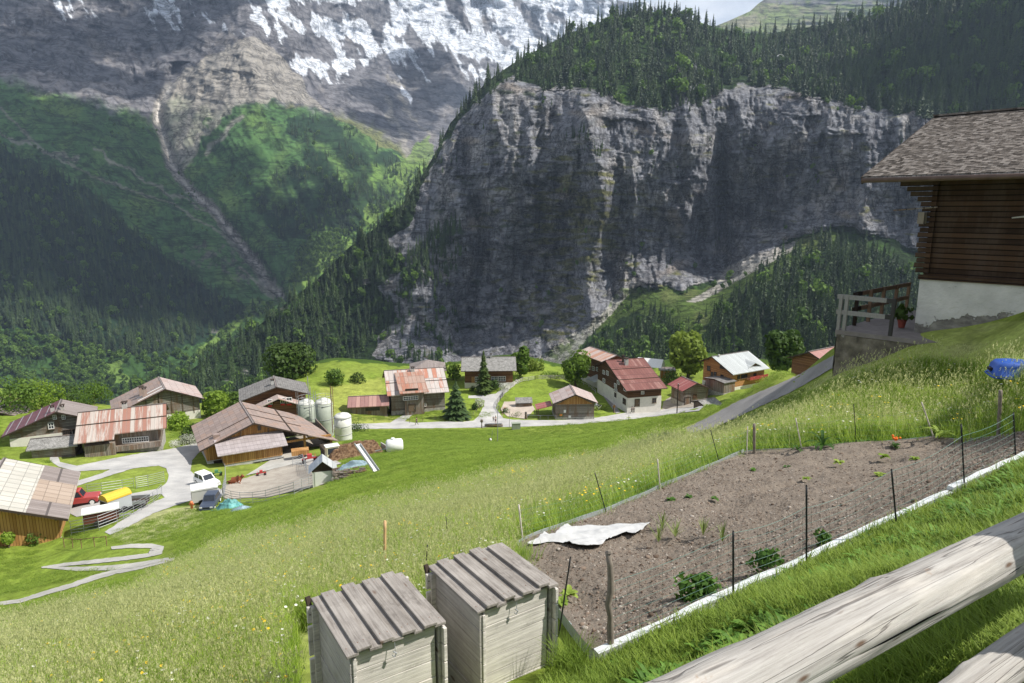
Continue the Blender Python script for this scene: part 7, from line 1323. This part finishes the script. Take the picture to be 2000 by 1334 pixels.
FL, FR = lidp(674, 1283), lidp(867, 1215); bin_('left one of the two slatted wooden compost bins', FL, math.atan2(FR[1]-FL[1], FR[0]-FL[0]), np.linalg.norm(FR-FL), .88, zl, 1)
FL, FR = lidp(931, 1198), lidp(1084, 1140); bin_('right one of the two slatted wooden compost bins, next to the vegetable bed', FL, math.atan2(FR[1]-FL[1], FR[0]-FL[0]), np.linalg.norm(FR-FL), .865, zl, 2)
# ---------------------------------------------------------------- log fence in front
la, lb_ = P(1590, 1263, 2.0), P(2000, 1057, 2.7); ld = (lb_-la)/np.linalg.norm(lb_-la)
def log(p, q, r0, r1, seed, n=90, k=40, flat=0.):
    p, q = np.array(p), np.array(q); d = (q-p)/np.linalg.norm(q-p); L_ = np.linalg.norm(q-p); s_ = np.cross(d, [0, 0, 1]); s_ /= np.linalg.norm(s_); u = np.cross(s_, d); U, A = np.meshgrid(np.linspace(0, 1, n), np.linspace(0, 2*math.pi, k), indexing='ij')
    cx, sx = np.cos(A), np.sin(A); rr = (r0+(r1-r0)*U)*(1+.05*fbm(U*L_*2.2, cx*1.2, sx*1.2+seed, 3)); rr = rr-.006*sstep(.55, .75, ridged(U*L_*.7+seed, A*2.4*1.0+.15*np.sin(U*9), seed, 2))
    for kx, ka in ((.22, 1.9), (.47, 2.3), (.63, 1.2), (.81, 2.0)): rr += .010*np.exp(-((U-kx)*L_/.05)**2-((A-ka)/.35)**2)
    return p+d*(U*L_)[..., None]+s_*(rr*cx)[..., None]+u*(rr*sx)[..., None]
ml = MT('weathered_log', .8, .25); al = math.atan2(ld[1], ld[0]); tcn = ml.n('TexCoord'); mp_ = ml.n('Mapping'); mp_.vector_type = 'TEXTURE'; mp_.inputs['Rotation'].default_value = (0, 0, al); ml.l(tcn.outputs['Object'], mp_.inputs[0])
def lsc(s_): q = ml.n('Mapping'); q.inputs['Scale'].default_value = s_; ml.l(mp_.outputs[0], q.inputs[0]); return q.outputs[0]
gr = ml.noise(lsc((.8, 46, 46)), 1.6, 9, .72, .15); c = ml.ramp(gr, [(.28, (.17, .155, .14)), (.46, (.32, .30, .275)), (.66, (.44, .42, .39))]); c = ml.mix(ml.ramp(ml.noise(lsc((1.1, 7, 7)), 1.7, 6, .65), [(.5, 0.), (.75, .6)]), c, (.62, .57, .50))
ck = ml.ramp(ml.noise(lsc((.14, 9, 9)), 1.2, 3, .6, .0), [(.492, 0.), (.5, .7), (.508, 0.)]); c = ml.mix(ck, c, (.05, .04, .035)); vo = ml.n('TexVoronoi', _Scale=1.); ml.l(lsc((3.2, 11, 11)), vo.inputs['Vector']); kn = ml.ramp(vo.outputs['Distance'], [(.05, 1.), (.12, 0.)]); c = ml.mix(kn, c, (.13, .085, .06))
c = ml.mix(ml.ramp(ml.noise(lsc((2.5, 3, 3)), 2.2, 7, .7), [(.66, 0.), (.74, .8)]), c, (.27, .16, .09)); ml.col(c); ml.bump(ml.math('SUBTRACT', gr, ml.math('MULTIPLY', ck, 1.5)), .5, .006)
t_ = thing('log_fence', 'thick weathered log fence crossing the lower right corner, with a flat rail below', 'fence', tuple(la)); V = log(la-ld*1.6, lb_+ld*1.3, .100, .090, 3)-la; o = grid_mesh('log_rail', V, ml.m); o.parent = t_
q0, q1 = P(1868, 1334, 2.35), P(2000, 1245, 2.62); q1[2] = q0[2]; dd = (q1-q0)/np.linalg.norm(q1-q0); V = log(q0-dd*1.5-np.array([0, 0, .075]), q1+dd*1.5-np.array([0, 0, .075]), .075, .07, 9)-la; o = grid_mesh('lower_rail', V, ml.m); o.parent = t_
pb = np.array([2.72, 2.35, -1.3]); MB().tube([tuple(pb-la-[0, 0, 1.4]), tuple(pb-la+[0, 0, .2]), tuple(pb-la+[0, 0, 1.0]), tuple(pb-la+[0, 0, 1.1]), tuple(pb-la+[0, 0, 1.15])], [.20, .20, .19, .14, .05], 18).build('fence_or_shade_post', ml.m, t_, True)  # unseen domed post, added to throw shade on the log end and lower rail
pb2 = la-ld*1.2+np.array([.1, -.1, 0]); MB().tube([tuple(pb2-la-[0, 0, 2.0]), tuple(pb2-la-[0, 0, .12])], [.12, .1], 14).build('fence_or_shade_post', ml.m, t_, True)
# ---------------------------------------------------------------- grass
M_GRS = m_foliage('grass_blade', (.12, .20, .02), (.30, .40, .06), .4); M_GRT = m_foliage('meadow_blade', (.18, .31, .035), (.45, .58, .09), .4); M_HEAD = m_foliage('seed_head', (.42, .45, .18), (.74, .74, .38), .5)
M_WEED = m_foliage('weed_leaf', (.07, .16, .02), (.20, .36, .06), .4); M_FLW = m_plain('flower_white', (.6, .6, .52), .8); M_FLY = m_plain('flower_yellow', (.75, .50, .02), .8)
def tuft(seed, n, hgt, spread, w_, lean=.5, heads=0, hh=1.3, mats=None, flowers=0):
    r = np.random.default_rng(seed); v = []; f = []; mi = []
    def blade(x, y, a, L_, ln, ww, mat):
        d = np.array([math.cos(a), math.sin(a), 0]); s_ = np.array([-d[1], d[0], 0]); k = len(v); p = np.array([x, y, -.03]); el = math.pi/2-r.uniform(.02, .2); sg = 3
        for i in range(sg+1):
            t = i/sg; q = ww*(1-t)**.7+.0006; v.append(tuple(p-s_*q)); v.append(tuple(p+s_*q)); p = p+(d*math.cos(el)+np.array([0, 0, math.sin(el)]))*L_/sg; el -= ln*r.uniform(.6, 1.3)
        for i in range(sg): f.append((k+2*i, k+2*i+1, k+2*i+3, k+2*i+2)); mi.append(mat)
        return p
    for i in range(n):
        rad = spread*math.sqrt(r.random()); a = r.uniform(0, 6.28); blade(rad*math.cos(a), rad*math.sin(a), r.uniform(0, 6.28), hgt*r.uniform(.45, 1.15), lean, w_*r.uniform(.6, 1.2), 0)
    for i in range(heads):
        rad = spread*math.sqrt(r.random()); a = r.uniform(0, 6.28); x, y = rad*math.cos(a), rad*math.sin(a); b = r.uniform(0, 6.28); L_ = hgt*hh*r.uniform(.75, 1.15); p = blade(x, y, b, L_, .07, .0016, 1)
        for j in range(6):
            c = p+np.array([r.normal()*.008, r.normal()*.008, -.016*j*(hgt/.5)]); k = len(v); s_ = .0052*(1-.08*j)*r.uniform(.7, 1.4)*(1.5 if r.random() < .3 else 1); d = r.normal(size=3); d /= np.linalg.norm(d); e = np.cross(d, [0, 0, 1]); e /= np.linalg.norm(e)+1e-6
            v.extend([tuple(c-e*s_), tuple(c+np.array([0, 0, s_*2.4])), tuple(c+e*s_), tuple(c-np.array([0, 0, s_*1.2]))]); f.append((k, k+1, k+2, k+3)); mi.append(1)
    for i in range(flowers):
        rad = spread*math.sqrt(r.random()); a = r.uniform(0, 6.28); x, y = rad*math.cos(a), rad*math.sin(a); p = blade(x, y, r.uniform(0, 6.28), hgt*r.uniform(.8, 1.15), .08, .0015, 0); k = len(v); s_ = .018
        v.extend([tuple(p+np.array([s_*math.cos(q*1.05), s_*math.sin(q*1.05), .004*math.sin(q)])) for q in range(6)]); f.append(tuple(range(k, k+6))); mi.append(2)
    o = proto('tuft_kind', v, f, mats or [M_GRS]); o.data.polygons.foreach_set('material_index', np.array(mi, np.int32)); return o
T_TALL = [tuft(i, 34, .36, .17, .0044, .32, 2, 1.45, [M_GRT, M_HEAD, M_FLW]) for i in range(4)]+[tuft(9, 34, .34, .17, .0045, .3, 2, 1.3, [M_GRT, M_HEAD, M_FLW], 2), tuft(10, 34, .33, .16, .0045, .3, 2, 1.2, [M_GRT, M_HEAD, M_FLY], 3)]
T_SHORT = [tuft(20+i, 40, .15, .15, .0040, .45, 0, 1, [M_GRS]) for i in range(4)]; T_LONG = [tuft(30+i, 46, .30, .14, .0045, .5, 0, 1, [M_GRS]) for i in range(3)]
def wproto(seed, n, L_, w_, up):
    m = rosette(seed, n, L_, w_, up); return proto('weed_kind', m.v, m.f, M_WEED)
T_WEED = [wproto(1, 9, .20, .028, .9), wproto(2, 11, .16, .035, .7), wproto(3, 8, .26, .03, 1.1)]
def ground_pts(n, rmin, rmax, seed, power=1.6, azr=(-44, 50)):
    r = np.random.default_rng(seed); a = R(1)*r.uniform(azr[0], azr[1], n); u = r.random(n); e = 2-power; rr = (rmin**e+(rmax**e-rmin**e)*u)**(1/e); x = rr*np.sin(a); y = rr*np.cos(a); z = H(x, y); px, py, d = proj(x, y, z); return x, y, z, px, py, d, r
BED = np.vstack([NE, FE[::-1]])[:, :2]
def inbed(x, y, pad=0.): return inpoly(x, y, [tuple(p) for p in BED])
BINS = []
def outside_bins(x, y):
    k = np.ones(len(x), bool)
    for nm in ('compost_bin', 'compost_bin.001'):
        o = bpy.data.objects[nm]; c, s_ = math.cos(-o.rotation_euler.z), math.sin(-o.rotation_euler.z); dx, dy = x-o.location.x, y-o.location.y; lx, ly = dx*c-dy*s_, dx*s_+dy*c; k &= ~((lx > -.12) & (lx < 1.0) & (ly > -.12) & (ly < 1.0))
    return k
LX = sum((Vector((p.x, p.y, 0)) for p in []), Vector())
def outhouse(x, y):
    o = bpy.data.objects['old_chalet']; c, s_ = math.cos(-o.rotation_euler.z), math.sin(-o.rotation_euler.z); dx, dy = x-o.location.x, y-o.location.y; lx, ly = dx*c-dy*s_, dx*s_+dy*c; return ~((lx > -6.2) & (lx < 6) & (ly > -5.2) & (ly < 6)) 
PATHP = [(1650,680),(1590,712),(1540,738),(1440,782),(1385,812),(1332,838),(1345,850),(1400,840),(1500,795),(1560,766),(1620,732),(1660,710)]
LAWN = [(1600,720),(1640,690),(1790,650),(2000,610),(2500,540),(2500,705),(2000,716),(1900,722),(1800,712),(1700,735),(1640,745)]
MOWN = [(-900,1130),(0,1215),(130,1180),(250,1148),(380,1090),(380,900),(-900,900)]
x, y, z, px, py, d, r = ground_pts(170000, 3.2, 48, 31, 1.25)
n1 = fbm(x/2.2, y/2.2, 3, 3); _, pyt, _ = proj(x, y, z+.42); lawn = inpoly(px, py, LAWN); tall = inpoly(px+10*n1, pyt+10*n1, TALL) & ~inbed(x, y) & outside_bins(x, y) & outhouse(x, y) & ~inpoly(px, py, PATHP) & ~lawn & ~((x > -1.85) & (y < 6.3) & (x < 1.2)) & ~((px > 560) & (px < 1100) & (py > 1225))
nearpath = inpoly(px, py, [(1300,840),(1400,770),(1640,650),(1720,700),(1600,800),(1480,850),(1380,880),(1290,880)])
# right of and before the bed the grass is short; near bottom right too
bedside = (px > 1130) & (py > 905+(2000-px)*.49)
dfe = path_d(x, y, [tuple(p[:2]) for p in FE]); tall &= ~bedside & ~((dfe < .5) & (r.random(len(x)) < .8))
k = tall & (r.random(len(x)) < np.where(d < 30, 1, .8)); hs = r.uniform(.75, 1.25, k.sum())*(1+.25*n1[k])*np.where(d[k] > 22, 1.1, 1)*np.where(nearpath[k], .42, 1); wide = 1+np.clip((d[k]-10)/30, 0, .9)
ix = r.choice(6, k.sum(), p=[.25, .25, .24, .23, .02, .01]); print('tall', k.sum())
scatter('tall_meadow_grass', np.stack([x[k], y[k], z[k]], -1), np.stack([hs*wide, hs*wide, hs], -1), r.uniform(0, 6.3, k.sum()), ix, T_TALL, tilt=r.normal(0, .08, k.sum()))
x, y, z, px, py, d, r = ground_pts(110000, 1.6, 20, 32, 1.3, (-50, 60)); n1 = fbm(x/1.2, y/1.2, 3, 3)
k = ~inbed(x, y) & outside_bins(x, y) & outhouse(x, y) & ((((px > 1080) & (py > 880+(2000-px)*.49)) | (y < 4.5)) & (path_d(x, y, [tuple(p[:2]) for p in NE]) > .13))  & (n1 > -.42+.38*((py > 1120) & (px < 1550) & (px > 1150) & (y > 3.4))); print('short', k.sum()); hs = r.uniform(.6, 1.3, k.sum())*(1+.5*n1[k])
scatter('short_grass', np.stack([x[k], y[k], z[k]], -1), np.stack([hs]*3, -1), r.uniform(0, 6.3, k.sum()), r.integers(0, 4, k.sum()), T_SHORT)
k2 = k & (y < 5.5) & (px > 1400) & (n1 > .0) & (r.random(len(x)) < .5); scatter('long_grass', np.stack([x[k2], y[k2], z[k2]], -1), np.stack([r.uniform(.6, 1.1, k2.sum())]*3, -1), r.uniform(0, 6.3, k2.sum()), r.integers(0, 3, k2.sum()), T_LONG)
# weeds along the edging and the far side
W1 = []; r = np.random.default_rng(44)
for i in range(420):
    t = r.random(); q = resamp(NE, 200)[int(t*199)]; dn = np.array([.42, -.9]); o_ = r.uniform(.2, .8); W1.append((q[0]+dn[0]*o_+r.normal()*.1, q[1]+dn[1]*o_)) if r.random() < .45 else None
for i in range(2600):
    a_, b_ = r.uniform(1180, 2000), r.uniform(0, 1); q = P(a_, 1300-(a_-1165)*.473+20+b_*180, 1.); q = q*(-3.4/q[2])
    if fbm(q[0]/.5, q[1]/.5, 12, 2) > -.05: W1.append((q[0], q[1]))
for i in range(900):
    t = r.random(); q = resamp(FE, 200)[int(t*199)]; dn = np.array([-.45, .9]); o_ = r.uniform(.08, .7); W1.append((q[0]+dn[0]*o_+r.normal()*.1, q[1]+dn[1]*o_))
W1 = np.array(W1); kk = ~inbed(W1[:, 0], W1[:, 1]) & outside_bins(W1[:, 0], W1[:, 1]); W1 = W1[kk]
scatter('broad_leaf_weeds', np.stack([W1[:, 0], W1[:, 1], H(W1[:, 0], W1[:, 1])+.02], -1), np.stack([r.uniform(.3, .75, len(W1))]*3, -1), r.uniform(0, 6.3, len(W1)), r.integers(0, 3, len(W1)), T_WEED)
# big tuft at the bin corner
g = G(1112, 1325, 2.); o = tuft(77, 420, .42, .16, .0035, .5, 0, 1, [M_GRS]); scene.collection.objects.link(o); o.name = 'grass_tussock'; o.location = tuple(g); tag(o, 'lush green grass tussock at the right corner of the right compost bin', 'grass tussock')
# pasture roughness further down
x, y, z, px, py, d, r = ground_pts(85000, 18, 150, 35, 1.0, (-40, 24)); n1 = fbm(x/4, y/4, 3, 3)
LAYS = [[(v.co.x, v.co.y) for v in bpy.data.objects[n_].data.vertices] for n_ in ()]
roadp = [[(640,824),(960,815),(965,745),(1015,738),(1010,760),(990,815),(1160,812),(1380,785),(1380,805),(1000,838),(640,842)], [(95,860),(395,855),(400,920),(445,955),(640,915),(640,958),(430,990),(340,1000),(190,1050),(100,1010)], [(380,790),(670,790),(670,915),(445,960),(370,900)], [(0,780),(330,780),(330,900),(0,900)], [(0,890),(160,915),(140,1070),(0,1080)], [(0,1165),(350,1085),(345,1100),(0,1190)], [(75,1060),(345,1060),(345,1100),(75,1120)], [(970,780),(1050,780),(1050,822),(970,822)]]
k = np.ones(len(x), bool)
for pl in roadp: k &= ~inpoly(px, py, pl)
_, pyt, _ = proj(x, y, z+.42); lawn = inpoly(px, py, LAWN) & outhouse(x, y); k &= (~(inpoly(px, pyt, TALL) & (d < 44)) & (y > 16) & (py > 700)) | lawn; k &= ~inpoly(px, py, PATHP); print('pasture', k.sum()); sc_ = r.uniform(.8, 1.5, k.sum())*np.clip(d[k]/55, .7, 1.6)
scatter('pasture_grass', np.stack([x[k], y[k], z[k]], -1), np.stack([sc_*1.8, sc_*1.8, sc_*.75], -1), r.uniform(0, 6.3, k.sum()), r.integers(0, 4, k.sum()), T_SHORT)
